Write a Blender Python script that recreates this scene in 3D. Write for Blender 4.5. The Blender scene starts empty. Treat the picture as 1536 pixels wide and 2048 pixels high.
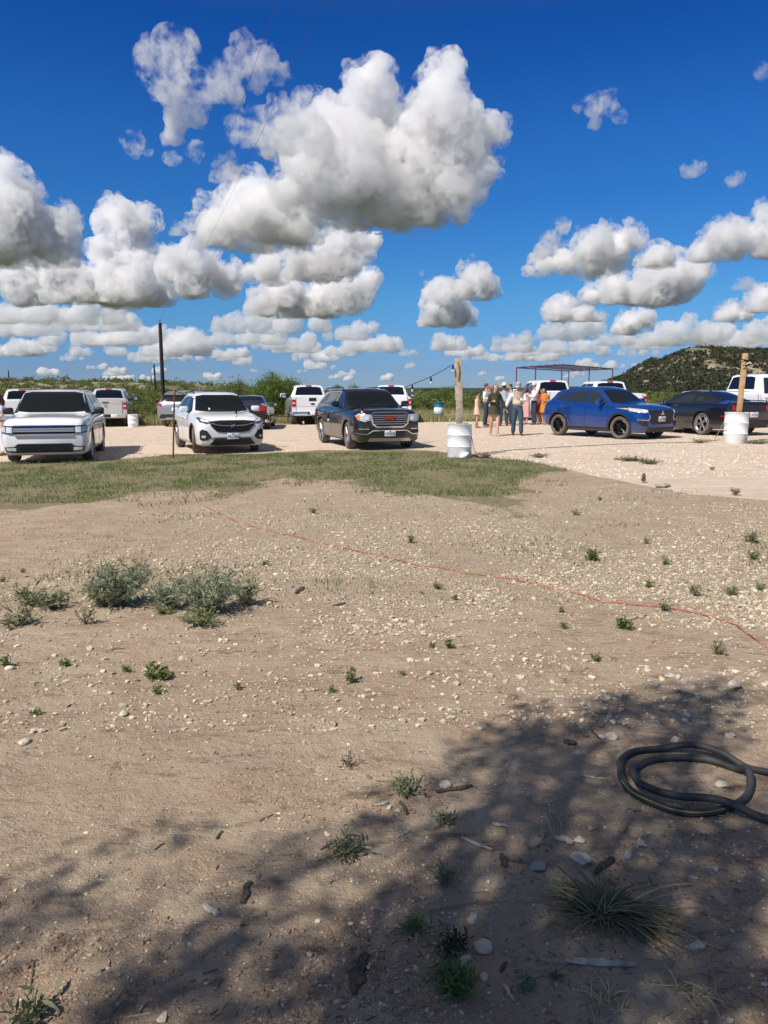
import bpy, bmesh, math, random
import numpy as np
from mathutils import Vector, Matrix
from mathutils.bvhtree import BVHTree

S = bpy.context.scene
COL = S.collection
PI = math.pi
R = math.radians

# ------------------------------------------------------------------ camera
F = 1538.0
PITCH = math.atan(242 / 1538)
CAMZ = 1.58
cam = bpy.data.objects.new('camera', bpy.data.cameras.new('camera'))
COL.objects.link(cam)
S.camera = cam
cam.location = (0, 0, CAMZ)
cam.rotation_euler = (PI / 2 - PITCH, 0, 0)
cam.data.sensor_fit = 'VERTICAL'
cam.data.sensor_height = 32
cam.data.lens = 32 * F / 2048
cam.data.clip_start = 0.05
cam.data.clip_end = 90000

# ------------------------------------------------------------------ world, sun, exposure
S.view_settings.view_transform = 'Standard'
S.view_settings.look = 'None'
S.view_settings.gamma = 1
S.view_settings.exposure = 0.3
W = bpy.data.worlds.new('World')
S.world = W
W.use_nodes = True
wn, wl = W.node_tree.nodes, W.node_tree.links
sky = wn.new('ShaderNodeTexSky')
sky.sky_type = 'NISHITA'
sky.sun_disc = False
sky.sun_elevation = R(49)
sky.sun_rotation = R(224)
sky.air_density = 1.0
sky.dust_density = 0.2
sky.ozone_density = 3.0
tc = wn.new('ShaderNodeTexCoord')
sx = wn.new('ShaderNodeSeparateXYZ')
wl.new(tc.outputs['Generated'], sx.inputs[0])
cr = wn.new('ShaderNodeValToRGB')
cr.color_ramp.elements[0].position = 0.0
SKYTINT = [(0.0, (.24, .35, .61)), (.027, (.20, .315, .594)), (.11, (.16, .379, .61)), (.224, (.098, .332, .63)), (.292, (.08, .315, .65)), (.4, (.036, .233, .59)), (.5, (.22, .30, .50)), (.7, (.95, .66, .45)), (1.0, (1.1, .74, .46))]  # top stops, above the view, warmed and brightened as added fill for the shade
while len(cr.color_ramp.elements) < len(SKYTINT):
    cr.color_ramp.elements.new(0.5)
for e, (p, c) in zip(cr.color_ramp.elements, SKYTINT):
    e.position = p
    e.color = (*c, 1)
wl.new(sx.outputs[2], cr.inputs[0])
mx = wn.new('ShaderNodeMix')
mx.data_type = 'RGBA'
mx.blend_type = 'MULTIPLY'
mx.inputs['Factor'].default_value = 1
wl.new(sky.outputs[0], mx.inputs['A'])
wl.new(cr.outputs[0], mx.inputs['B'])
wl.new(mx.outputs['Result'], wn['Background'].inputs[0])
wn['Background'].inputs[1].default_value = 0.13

SUNV = Vector((-.6, -.62, 1.0))
sd = bpy.data.lights.new('sun', 'SUN')
sd.energy = 4.4
sd.angle = R(0.55)
sd.color = (1, .94, .85)
so = bpy.data.objects.new('sun', sd)
COL.objects.link(so)
so.rotation_euler = SUNV.to_track_quat('Z', 'Y').to_euler()

cy = S.cycles
cy.use_denoising = True
cy.max_bounces = 24
cy.diffuse_bounces = 3
cy.glossy_bounces = 3
cy.transmission_bounces = 4
cy.volume_bounces = 10
cy.transparent_max_bounces = 48
cy.volume_step_rate = 0.6
cy.sample_clamp_indirect = 8


# ------------------------------------------------------------------ picture to ground
def ray(px, py):
    x = (px - 768) / F
    y = -(py - 1024) / F
    c, s = math.cos(PITCH), math.sin(PITCH)
    return Vector((x, c + s * y, -s + c * y))


TILT = 0.012


def hash2(ix, iy, seed):
    v = (ix.astype(np.int64) * 374761393 + iy.astype(np.int64) * 668265263 + seed * 974634777) & 0x7fffffff
    v = ((v ^ (v >> 13)) * 1274126177) & 0x7fffffff
    return ((v ^ (v >> 16)) & 0xffff) / 65535.0


def vnoise(x, y, seed=0):
    x = np.asarray(x, float)
    y = np.asarray(y, float)
    ix, iy = np.floor(x), np.floor(y)
    fx, fy = x - ix, y - iy
    fx = fx * fx * (3 - 2 * fx)
    fy = fy * fy * (3 - 2 * fy)
    a = hash2(ix, iy, seed)
    b = hash2(ix + 1, iy, seed)
    c = hash2(ix, iy + 1, seed)
    d = hash2(ix + 1, iy + 1, seed)
    return a + (b - a) * fx + (c - a) * fy + (a - b - c + d) * fx * fy


def fbm(x, y, seed=0, oct=4, gain=.5):
    t = 0
    amp = 1
    n = 0
    for k in range(oct):
        t = t + amp * vnoise(np.asarray(x) * 2 ** k, np.asarray(y) * 2 ** k, seed + k * 17)
        n += amp
        amp *= gain
    return t / n


def sstep(a, b, x):
    t = np.clip((np.asarray(x, float) - a) / (b - a), 0, 1)
    return t * t * (3 - 2 * t)


def gz(x, y):
    """height of the ground"""
    x = np.asarray(x, float)
    y = np.asarray(y, float)
    base = TILT * np.clip(x, -28, 28) * (1 - sstep(60, 200, y))
    mic = (fbm(x * .9, y * .9, 5, 3) - .5) * .035 * (1 - sstep(14, 20, y)) + (fbm(x * 4, y * 4, 9, 3) - .5) * .032 * (1 - sstep(8, 16, y))
    return base + mic


def gzf(x, y):
    return float(gz(np.array([x]), np.array([y]))[0])


def G(px, py):
    """ground point under a picture point"""
    d = ray(px, py)
    t = CAMZ / (TILT * d.x - d.z)
    return Vector((d.x * t, d.y * t, 0))


def GP(px, py):
    p = G(px, py)
    p.z = gzf(p.x, p.y)
    return p


def at(px, py, y):
    """point at forward distance y"""
    d = ray(px, py)
    t = y / d.y
    return Vector((d.x * t, y, CAMZ + d.z * t))


# ------------------------------------------------------------------ helpers
def tag(o, label=None, cat=None, group=None, kind=None):
    if label: o['label'] = label
    if cat: o['category'] = cat
    if group: o['group'] = group
    if kind: o['kind'] = kind
    return o


def empty(name, loc=(0, 0, 0), rz=0, parent=None):
    o = bpy.data.objects.new(name, None)
    o.empty_display_size = .2
    COL.objects.link(o)
    o.location = loc
    o.rotation_euler = (0, 0, rz)
    if parent: o.parent = parent
    return o


def link(name, me, m=None, parent=None, loc=None, rz=None):
    o = bpy.data.objects.new(name, me)
    COL.objects.link(o)
    if m is not None and not me.materials:
        for q in (m if isinstance(m, (list, tuple)) else [m]):
            me.materials.append(q)
    if parent: o.parent = parent
    if loc is not None: o.location = loc
    if rz is not None: o.rotation_euler = (0, 0, rz)
    return o


def npmesh(name, V, Fc, smooth=False, mi=None):
    """V (n,3), Fc (m,k) arrays"""
    me = bpy.data.meshes.new(name)
    V = np.asarray(V, np.float32)
    Fc = np.asarray(Fc, np.int32)
    k = Fc.shape[1]
    me.vertices.add(len(V))
    me.vertices.foreach_set('co', V.ravel())
    me.loops.add(Fc.size)
    me.loops.foreach_set('vertex_index', Fc.ravel())
    me.polygons.add(len(Fc))
    me.polygons.foreach_set('loop_start', np.arange(0, Fc.size, k, dtype=np.int32))
    me.polygons.foreach_set('loop_total', np.full(len(Fc), k, np.int32))
    if mi is not None: me.polygons.foreach_set('material_index', np.asarray(mi, np.int32))
    me.polygons.foreach_set('use_smooth', np.full(len(Fc), smooth))
    me.update(calc_edges=True)
    return me


class MB:
    def __init__(s):
        s.v = []
        s.f = []

    def add(s, v, f):
        o = len(s.v)
        s.v += [tuple(q) for q in v]
        s.f += [tuple(i + o for i in q) for q in f]
        return s

    def box(s, c, d, M=None, bev=0):
        x, y, z = d[0] / 2, d[1] / 2, d[2] / 2
        vs = [(a * x, b * y, e * z) for a in (-1, 1) for b in (-1, 1) for e in (-1, 1)]
        fs = [(0, 1, 3, 2), (4, 6, 7, 5), (0, 4, 5, 1), (2, 3, 7, 6), (0, 2, 6, 4), (1, 5, 7, 3)]
        if bev:
            bm = bmesh.new()
            bv = [bm.verts.new(q) for q in vs]
            for q in fs: bm.faces.new([bv[i] for i in q])
            bmesh.ops.bevel(bm, geom=bm.edges[:], offset=bev, segments=2, affect='EDGES', profile=.5)
            bm.verts.index_update()
            vs = [q.co.copy() for q in bm.verts]
            fs = [[q.index for q in p.verts] for p in bm.faces]
            bm.free()
        vs = [Vector(q) for q in vs]
        if M is not None: vs = [M @ q for q in vs]
        return s.add([q + Vector(c) for q in vs], fs)

    def tube(s, pts, r, n=8, cap=True, flat=1.0):
        pts = [Vector(p) for p in pts]
        m = len(pts)
        rs = r if isinstance(r, (list, tuple)) else [r] * m
        o = len(s.v)
        prev = None
        for i, p in enumerate(pts):
            t = (pts[min(i + 1, m - 1)] - pts[max(i - 1, 0)])
            if t.length < 1e-9: t = Vector((0, 0, 1))
            t.normalize()
            if prev is None:
                a = Vector((0, 0, 1)) if abs(t.z) < .9 else Vector((1, 0, 0))
                u = t.cross(a).normalized()
            else:
                u = (prev - t * prev.dot(t))
                u = u.normalized() if u.length > 1e-6 else t.orthogonal().normalized()
            prev = u
            w = t.cross(u)
            for k in range(n):
                a = 2 * PI * k / n
                s.v.append(tuple(p + u * (math.cos(a) * rs[i]) + w * (math.sin(a) * rs[i] * flat)))
        for i in range(m - 1):
            for k in range(n):
                a = o + i * n + k
                b = o + i * n + (k + 1) % n
                s.f.append((a, b, b + n, a + n))
        if cap:
            s.f.append(tuple(o + k for k in range(n))[::-1])
            s.f.append(tuple(o + (m - 1) * n + k for k in range(n)))
        return s

    def lathe(s, prof, n=32, c=(0, 0, 0), axis='Z', M=None):
        o = len(s.v)
        for r, h in prof:
            for k in range(n):
                a = 2 * PI * k / n
                q = Vector((r * math.cos(a), r * math.sin(a), h)) if axis == 'Z' else Vector((r * math.cos(a), h, r * math.sin(a)))
                if M is not None: q = M @ q
                s.v.append(tuple(q + Vector(c)))
        for i in range(len(prof) - 1):
            for k in range(n):
                a = o + i * n + k
                b = o + i * n + (k + 1) % n
                s.f.append((a, b, b + n, a + n))
        return s

    def ball(s, c, r, M=None, u=14, v=9):
        r = r if isinstance(r, (tuple, list)) else (r, r, r)
        vs = []
        for i in range(v + 1):
            th = PI * i / v
            for k in range(u):
                a = 2 * PI * k / u
                q = Vector((r[0] * math.sin(th) * math.cos(a), r[1] * math.sin(th) * math.sin(a), r[2] * math.cos(th)))
                if M is not None: q = M @ q
                vs.append(q + Vector(c))
        fs = []
        for i in range(v):
            for k in range(u):
                fs.append((i * u + k, (i + 1) * u + k, (i + 1) * u + (k + 1) % u, i * u + (k + 1) % u))
        return s.add(vs, fs)

    def build(s, name, m, parent=None, smooth=True, loc=None, rz=None, ang=40):
        me = bpy.data.meshes.new(name)
        me.from_pydata(s.v, [], s.f)
        bm = bmesh.new()
        bm.from_mesh(me)
        bmesh.ops.remove_doubles(bm, verts=bm.verts, dist=1e-5)
        bmesh.ops.recalc_face_normals(bm, faces=bm.faces)
        bm.to_mesh(me)
        bm.free()
        if smooth:
            me.polygons.foreach_set('use_smooth', [True] * len(me.polygons))
            me.set_sharp_from_angle(angle=R(ang))
        return link(name, me, m, parent, loc, rz)


def eval_mesh(ob):
    dg = bpy.context.evaluated_depsgraph_get()
    dg.update()
    me = bpy.data.meshes.new_from_object(ob.evaluated_get(dg))
    return me


# ------------------------------------------------------------------ materials
MATS = {}


def PM(name, col, rough=.5, metal=0., spec=.5, coat=0., var=0., vscale=8., bump=0., bscale=40., trans=0., island=0., dirt=None, dh=.5):
    if name in MATS: return MATS[name]
    m = bpy.data.materials.new(name)
    m.use_nodes = True
    nt = m.node_tree
    N = nt.nodes.new
    L = nt.links.new
    b = nt.nodes['Principled BSDF']
    b.inputs['Base Color'].default_value = (*col, 1)
    b.inputs['Roughness'].default_value = rough
    b.inputs['Metallic'].default_value = metal
    b.inputs['Specular IOR Level'].default_value = spec
    b.inputs['Coat Weight'].default_value = coat
    b.inputs['Coat Roughness'].default_value = .04
    src = None
    tcn = N('ShaderNodeTexCoord')
    if var:
        n = N('ShaderNodeTexNoise')
        n.inputs['Scale'].default_value = vscale
        n.inputs['Detail'].default_value = 5
        L(tcn.outputs['Object'], n.inputs['Vector'])
        mr = N('ShaderNodeMapRange')
        mr.inputs[1].default_value = .3
        mr.inputs[2].default_value = .7
        mr.inputs[3].default_value = 1 - var
        mr.inputs[4].default_value = 1 + var
        L(n.outputs[0], mr.inputs[0])
        src = mr.outputs[0]
    if island:
        g = N('ShaderNodeNewGeometry')
        mr = N('ShaderNodeMapRange')
        mr.inputs[3].default_value = 1 - island
        mr.inputs[4].default_value = 1 + island
        L(g.outputs['Random Per Island'], mr.inputs[0])
        if src is None:
            src = mr.outputs[0]
        else:
            mm = N('ShaderNodeMath')
            mm.operation = 'MULTIPLY'
            L(src, mm.inputs[0])
            L(mr.outputs[0], mm.inputs[1])
            src = mm.outputs[0]
    out = None
    if src is not None:
        vm = N('ShaderNodeVectorMath')
        vm.operation = 'SCALE'
        vm.inputs[0].default_value = col
        L(src, vm.inputs['Scale'])
        out = vm.outputs[0]
        L(out, b.inputs['Base Color'])
    if dirt:
        # road dust splashed on the lower body
        sp = N('ShaderNodeSeparateXYZ')
        L(tcn.outputs['Object'], sp.inputs[0])
        n2 = N('ShaderNodeTexNoise')
        n2.inputs['Scale'].default_value = 3
        n2.inputs['Detail'].default_value = 6
        L(tcn.outputs['Object'], n2.inputs['Vector'])
        ad = N('ShaderNodeMath')
        ad.operation = 'MULTIPLY_ADD'
        ad.inputs[1].default_value = -.5
        L(n2.outputs[0], ad.inputs[0])
        L(sp.outputs[2], ad.inputs[2])
        mr = N('ShaderNodeMapRange')
        mr.inputs[1].default_value = -.1
        mr.inputs[2].default_value = dh
        mr.inputs[3].default_value = .55
        mr.inputs[4].default_value = 0.02
        L(ad.outputs[0], mr.inputs[0])
        mxx = N('ShaderNodeMix')
        mxx.data_type = 'RGBA'
        L(mr.outputs[0], mxx.inputs['Factor'])
        if out is not None:
            L(out, mxx.inputs['A'])
        else:
            mxx.inputs['A'].default_value = (*col, 1)
        mxx.inputs['B'].default_value = (*dirt, 1)
        L(mxx.outputs['Result'], b.inputs['Base Color'])
        rr = N('ShaderNodeMapRange')
        rr.inputs[3].default_value = rough
        rr.inputs[4].default_value = .8
        L(mr.outputs[0], rr.inputs[0])
        L(rr.outputs[0], b.inputs['Roughness'])
    if bump:
        n = N('ShaderNodeTexNoise')
        n.inputs['Scale'].default_value = bscale
        n.inputs['Detail'].default_value = 6
        L(tcn.outputs['Object'], n.inputs['Vector'])
        bp = N('ShaderNodeBump')
        bp.inputs['Strength'].default_value = bump
        bp.inputs['Distance'].default_value = .02
        L(n.outputs[0], bp.inputs['Height'])
        L(bp.outputs[0], b.inputs['Normal'])
    if trans:
        t = N('ShaderNodeBsdfTranslucent')
        t.inputs[0].default_value = (col[0] * 1.4, col[1] * 1.6, col[2], 1)
        ms = N('ShaderNodeMixShader')
        ms.inputs[0].default_value = trans
        L(b.outputs[0], ms.inputs[1])
        L(t.outputs[0], ms.inputs[2])
        L(ms.outputs[0], nt.nodes['Material Output'].inputs[0])
    MATS[name] = m
    return m
# ------------------------------------------------------------------ clouds (real volumes far away)
def cloud_mat(name, d, lo=.42, hi=.57, scale=.012, col=(.985, .985, .985)):
    m = bpy.data.materials.new(name)
    m.use_nodes = True
    nt = m.node_tree
    nt.nodes.clear()
    N = nt.nodes.new
    L = nt.links.new
    o = N('ShaderNodeOutputMaterial')
    v = N('ShaderNodeVolumePrincipled')
    v.inputs['Color'].default_value = (*col, 1)
    v.inputs['Anisotropy'].default_value = .2
    t = N('ShaderNodeTexCoord')
    n = N('ShaderNodeTexNoise')
    n.inputs['Scale'].default_value = scale
    n.inputs['Detail'].default_value = 7
    n.inputs['Roughness'].default_value = .66
    L(t.outputs['Object'], n.inputs['Vector'])
    n2 = N('ShaderNodeTexNoise')
    n2.inputs['Scale'].default_value = scale * 4.5
    n2.inputs['Detail'].default_value = 4
    n2.inputs['Roughness'].default_value = .7
    n2.inputs['Distortion'].default_value = .6
    L(t.outputs['Object'], n2.inputs['Vector'])
    ma = N('ShaderNodeMath')
    ma.operation = 'MULTIPLY_ADD'
    ma.inputs[1].default_value = .42
    L(n2.outputs[0], ma.inputs[0])
    mb = N('ShaderNodeMath')
    mb.operation = 'MULTIPLY'
    mb.inputs[1].default_value = .58
    L(n.outputs[0], mb.inputs[0])
    L(mb.outputs[0], ma.inputs[2])
    mr = N('ShaderNodeMapRange')
    mr.inputs[1].default_value = lo
    mr.inputs[2].default_value = hi
    mr.inputs[4].default_value = d
    L(ma.outputs[0], mr.inputs[0])
    L(mr.outputs[0], v.inputs['Density'])
    L(v.outputs[0], o.inputs['Volume'])
    return m


CM = cloud_mat('cloud_dense', .060, .36, .56, .010, (.994, .992, .994))
CS = cloud_mat('cloud_shell', .05, .475, .60, .012, (.994, .992, .994))
CT = cloud_mat('cloud_thin', .05, .47, .61, .014, (.994, .992, .994))
CF = cloud_mat('cloud_far', .022, .42, .58, .007, (.99, .99, .992))
CH = 450.0


def ico(sub):
    bm = bmesh.new()
    bmesh.ops.create_icosphere(bm, subdivisions=sub, radius=1)
    v = np.array([x.co[:] for x in bm.verts])
    f = np.array([[q.index for q in x.verts] for x in bm.faces])
    bm.free()
    return v, f


IV2, IF2 = ico(2)
IV1, IF1 = ico(1)


def cloud(lobes, basey, seed, mat, vox=150, H=CH, kids=(14, 6), flat=.07, label='white cumulus cloud'):
    grow = 1.45 if mat is CT else (.93 if mat is CM else (1.48 if mat is CS else 1.25))
    rnd = random.Random(seed)
    cx = sum(a[0] for a in lobes) / len(lobes)
    db = ray(cx, basey)
    zz = max(db.z / db.y, .006)
    dist = H / zz
    sc = dist / F * 1.02
    sph = []

    def rv(b=0):
        return Vector((rnd.gauss(0, 1), rnd.gauss(0, 1), rnd.gauss(0, 1) + b)).normalized()
    for px, py, r in lobes:
        d = ray(px, py)
        p = d * (dist / d.y)
        p.z += CAMZ
        Rr = r * sc * grow * .97
        p.y += rnd.uniform(-.9, .9) * Rr
        sph.append((p, Rr))
        for k in range(kids[0]):
            p2 = p + rv() * Rr * .85
            R2 = Rr * rnd.uniform(.22, .46)
            if p2.z < H: continue
            sph.append((p2, R2))
            for j in range(kids[1]):
                sph.append((p2 + rv(.2) * R2 * .9, R2 * rnd.uniform(.25, .5)))
    V = []
    Fc = []
    o = 0
    for p, rr in sph:
        V.append(IV2 * rr + np.array(p))
        Fc.append(IF2 + o)
        o += len(IV2)
    V = np.concatenate(V)
    Fc = np.concatenate(Fc)
    z = V[:, 2]
    V[:, 2] = np.where(z < H, H - (H - z) * flat, z)
    c = V.mean(0)
    V -= c
    me = npmesh('cloud', V, Fc, True)
    ob = link('cloud', me, mat, loc=c)
    size = float(max(V.max(0) - V.min(0)))
    rm = ob.modifiers.new('r', 'REMESH')
    rm.mode = 'VOXEL'
    rm.voxel_size = size / vox
    rm.use_smooth_shade = True
    for s1, st in ((.22, .07), (.07, .022), (.025, .012)):
        t = bpy.data.textures.new('cloud_relief', 'CLOUDS')
        t.noise_scale = size * s1
        t.noise_depth = 3
        t.noise_basis = 'ORIGINAL_PERLIN'
        dm = ob.modifiers.new('d', 'DISPLACE')
        dm.texture = t
        dm.strength = size * st
        dm.mid_level = .5
        dm.texture_coords = 'LOCAL'
    tag(ob, label, None, None, 'structure')
    return ob


CL = [
    (450, CM, [(670, 335, 68), (598, 370, 38), (640, 300, 40), (722, 265, 58), (738, 205, 40), (722, 170, 26), (752, 160, 26), (772, 180, 22), (740, 145, 16), (745, 240, 50), (795, 285, 52), (872, 145, 22), (898, 122, 18), (912, 150, 18), (880, 180, 32), (915, 195, 22), (885, 225, 40), (925, 235, 30), (890, 260, 50), (890, 300, 70), (932, 290, 38), (845, 365, 62), (740, 375, 58), (972, 288, 13), (660, 402, 38), (915, 375, 44), (800, 400, 60), (570, 380, 22)], 240),
    (497, CM, [(490, 395, 46), (440, 455, 38), (530, 440, 55), (590, 455, 45), (420, 470, 25)], 170),
    (524, CM, [(20, 345, 24), (35, 395, 42), (10, 455, 60), (80, 470, 45), (-30, 480, 50), (112, 495, 26)], 170),
    (500, CT, [(140, 432, 18), (128, 450, 14)], 90),
    (612, CM, [(248, 462, 42), (235, 520, 32), (270, 520, 34), (275, 575, 42), (225, 590, 36), (315, 592, 28)], 150),
    (608, CM, [(20, 560, 28), (60, 565, 32), (110, 560, 30), (150, 540, 22), (175, 580, 34), (130, 590, 25), (40, 595, 20)], 150),
    (648, CF, [(20, 630, 16), (70, 625, 22), (120, 635, 18), (170, 620, 24), (220, 630, 20), (245, 615, 14)], 130),
    (597, CM, [(350, 540, 26), (395, 545, 36), (445, 555, 27), (380, 570, 28), (470, 575, 12)], 140),
    (562, CM, [(700, 490, 34), (672, 520, 40), (605, 530, 34), (540, 537, 28), (500, 545, 16), (745, 482, 14)], 160),
    (632, CM, [(738, 562, 20), (705, 590, 32), (650, 598, 34), (570, 590, 34), (530, 612, 24), (610, 612, 24)], 150),
    (666, CF, [(470, 650, 20), (520, 648, 24), (580, 645, 26), (640, 650, 20), (440, 655, 14), (500, 632, 16)], 140),
    (600, CM, [(950, 562, 28), (975, 578, 20), (925, 578, 18)], 120),
    (652, CM, [(885, 610, 33), (862, 635, 18), (915, 625, 26), (895, 585, 16)], 130),
    (550, CM, [(1175, 500, 30), (1232, 492, 36), (1195, 520, 28), (1090, 528, 20), (1130, 515, 22), (1060, 542, 10), (1262, 472, 18)], 150),
    (520, CT, [(1105, 478, 16), (1122, 455, 12), (1085, 500, 12)], 90),
    (610, CM, [(1300, 570, 34), (1362, 555, 38), (1225, 580, 28), (1262, 590, 26), (1180, 595, 18), (1400, 540, 18), (1330, 590, 26)], 150),
    (534, CM, [(1315, 512, 24), (1340, 520, 14), (1295, 522, 12)], 110),
    (522, CM, [(1435, 478, 30), (1418, 500, 22), (1470, 508, 16), (1450, 495, 22), (1395, 512, 10)], 120),
    (516, CM, [(1532, 430, 20), (1518, 465, 24), (1540, 490, 30)], 120),
    (642, CM, [(1130, 615, 24), (1110, 630, 20), (1165, 635, 18), (1195, 640, 14)], 110),
    (680, CF, [(1110, 655, 20), (1160, 650, 24), (1090, 668, 14), (1185, 660, 16), (1140, 672, 16)], 120),
    (668, CM, [(1262, 648, 20), (1288, 638, 17), (1238, 658, 12)], 110),
    (642, CM, [(1468, 625, 18), (1442, 635, 11), (1490, 628, 14)], 100),
    (624, CM, [(1528, 595, 22), (1515, 612, 14)], 100),
    (690, CF, [(1330, 665, 18), (1370, 660, 20), (1410, 665, 20), (1450, 660, 18), (1500, 668, 20), (1535, 660, 18), (1300, 678, 12)], 130),
    (712, CF, [(340, 688, 26), (380, 683, 22), (400, 698, 18), (300, 703, 14), (320, 700, 16)], 120),
    (680, CF, [(690, 668, 16), (720, 662, 18), (655, 672, 9), (745, 655, 10)], 100),
    (705, CF, [(1020, 692, 15), (1045, 690, 14), (990, 698, 9), (1065, 700, 7)], 100),
    (330, CT, [(340, 95, 30), (372, 92, 20), (318, 130, 26), (350, 145, 26), (322, 175, 18), (350, 190, 24), (375, 215, 22), (350, 235, 18), (342, 268, 14), (395, 200, 18), (400, 150, 14), (420, 170, 12)], 150),
    (200, CT, [(485, 88, 18), (505, 108, 20), (530, 130, 22), (560, 145, 14), (478, 135, 20), (450, 165, 22), (420, 195, 18), (470, 190, 14), (515, 172, 12)], 130),
    (325, CT, [(275, 295, 16), (345, 318, 12), (385, 298, 14), (300, 305, 8)], 90),
    (330, CT, [(480, 255, 20), (530, 250, 24), (580, 245, 34), (600, 220, 26), (630, 275, 28), (550, 285, 26), (500, 275, 18)], 150),
    (362, CT, [(455, 335, 18), (480, 345, 10), (430, 352, 9)], 90),
    (262, CT, [(1212, 208, 18), (1180, 218, 15), (1235, 236, 10), (1190, 248, 9), (1155, 215, 7)], 90),
    (354, CT, [(1382, 340, 14), (1400, 336, 9)], 60),
    (374, CT, [(1466, 360, 11), (1480, 352, 7)], 60),
    (470, CT, [(360, 455, 11), (350, 466, 8)], 60),
    (155, CT, [(1528, 140, 12), (1516, 148, 6)], 60),
    (580, CF, [(1485, 570, 13), (1500, 574, 9), (1470, 575, 7)], 60),
    (555, CF, [(843, 546, 5)], 40),
]
for i, (b_, m_, lb, vx) in enumerate(CL):
    o = cloud(lb, b_, i + 1, m_, vx, label='cumulus cloud in the blue sky')
    if m_ is CM:
        sh = cloud(lb, b_, i + 1, CS, int(vx * .8))
        sh.name = 'cloud_fringe'
        del sh['label'], sh['kind']
        sh.parent = o
        sh.location = sh.location - o.location
rnd = random.Random(78)
for i, (x0, x1, row, r0) in enumerate([(-30, 140, 645, 20), (120, 270, 662, 18), (-20, 120, 672, 17), (150, 260, 690, 15), (430, 560, 690, 15), (560, 640, 705, 12), (870, 930, 700, 14), (700, 800, 705, 14), (1080, 1200, 705, 14), (1200, 1260, 690, 12), (1250, 1400, 692, 13), (1400, 1540, 694, 14), (1180, 1330, 712, 9), (260, 330, 725, 10), (20, 110, 705, 12), (930, 1010, 722, 8), (1480, 1560, 622, 14), (420, 500, 715, 10)]):
    lb = [(x0 + (x1 - x0) * (k + .5) / 6 + rnd.uniform(-8, 8), row - r0 * rnd.uniform(.4, 1.2), r0 * rnd.uniform(.7, 1.25)) for k in range(6)]
    cloud(lb, row, 60 + i, CF, 90, kids=(9, 4), label='low cumulus cloud band toward the horizon')
for i in range(70):
    row = rnd.choice([690, 700, 712, 722, 730, 738, 745, 751, 757, 761])
    x0 = rnd.uniform(-40, 1580)
    if row < 700 and 820 < x0 < 960: continue
    r0 = (790 - row) * rnd.uniform(.09, .22)
    lb = [(x0 + k * r0 * rnd.uniform(.9, 1.6), row - r0 * rnd.uniform(.3, 1.1), r0 * rnd.uniform(.5, 1.15)) for k in range(rnd.randint(2, 5))]
    cloud(lb, row, 100 + i, CF, 48, kids=(7, 3), label='small far cumulus cloud near the horizon')
# ------------------------------------------------------------------ ground sheet with material masks
def curve_y(pts):
    """picture polyline -> function giving the ground y for a ground x"""
    g = [G(*p) for p in pts]
    xs = np.array([q.x for q in g])
    ys = np.array([q.y for q in g])
    o = np.argsort(xs)
    return lambda x: np.interp(x, xs[o], ys[o])


lot_front = curve_y([(-300, 928), (0, 925), (110, 923), (200, 921), (340, 911), (500, 907), (640, 901), (800, 898), (890, 906), (980, 914), (1060, 924), (1130, 938), (1200, 955), (1300, 974), (1420, 992), (1536, 1004), (1900, 1010)])
grass_front = curve_y([(-300, 1020), (0, 1012), (150, 1014), (300, 1000), (420, 985), (600, 964), (700, 972), (850, 985), (1000, 1006), (1060, 985), (1125, 940), (1160, 925), (1900, 890)])


def lot_back(x):
    return 38.0 + np.interp(x, [-30, -14, 0, 20], [-.5, 0, 1.0, 1.5])


def masks(x, y):
    n1 = fbm(x * .8, y * .5, 31, 4)
    n2 = fbm(x * 3, y * 2, 37, 3)
    lf = lot_front(x) + (n1 - .5) * 1.1 + (n2 - .5) * .5
    lot = sstep(-.25, .35, y - lf) * (1 - sstep(-.5, .5, y - lot_back(x) - (n1 - .5) * 2.2))
    gf = grass_front(x) + (n1 - .5) * 1.8 + (n2 - .5) * .7
    grass = sstep(-1.1, 1.0, y - gf + (fbm(x * 1.6, y * 1.1, 39, 5, .6) - .5) * 3.4) * (1 - sstep(-.2, .35, y - lf)) * (x < 6)
    field = sstep(-.5, .8, y - lot_back(x) - (n1 - .5) * 2.2)
    # pale gravel spread in the middle distance
    cx, cyy = 1.6, 8.6
    u = (x - cx) / 5.5
    v = (y - cyy) / 4.2
    u = np.where(x > cx, u * .45, u)
    peb = 1 - sstep(.45, 1.2, np.sqrt(u * u + v * v) + (fbm(x * .7, y * .7, 41, 3) - .5) * .9)
    peb = peb * (1 - grass) * (1 - lot)
    return lot, grass, field, peb


def lin_geo(a, b, step, far, ratio):
    v = list(np.arange(a, b, step))
    s = step
    while v[-1] < far:
        s *= ratio
        v.append(v[-1] + s)
    return v


ys = lin_geo(-2.0, 14, .07, 22, 1.012)
s_ = .12
while ys[-1] < 70:
    s_ *= 1.012
    ys.append(ys[-1] + s_)
while ys[-1] < 60000:
    s_ *= 1.25
    ys.append(ys[-1] + s_)
ys = [-60000, -5000, -500, -60, -20, -8, -4] + ys
xs_ = lin_geo(0, 9, .075, 24, 1.03)
s_ = .5
while xs_[-1] < 60:
    s_ *= 1.06
    xs_.append(xs_[-1] + s_)
while xs_[-1] < 60000:
    s_ *= 1.4
    xs_.append(xs_[-1] + s_)
xs_ = [-v for v in xs_[:0:-1]] + xs_
GXs, GYs = np.meshgrid(np.array(xs_), np.array(ys))
gx_, gy_ = GXs.ravel(), GYs.ravel()
nx, ny = len(xs_), len(ys)
gv = np.stack([gx_, gy_, gz(gx_, gy_)], 1)
ii, jj = np.meshgrid(np.arange(nx - 1), np.arange(ny - 1))
a_ = (jj * nx + ii).ravel()
gfc = np.stack([a_, a_ + 1, a_ + nx + 1, a_ + nx], 1)
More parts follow.
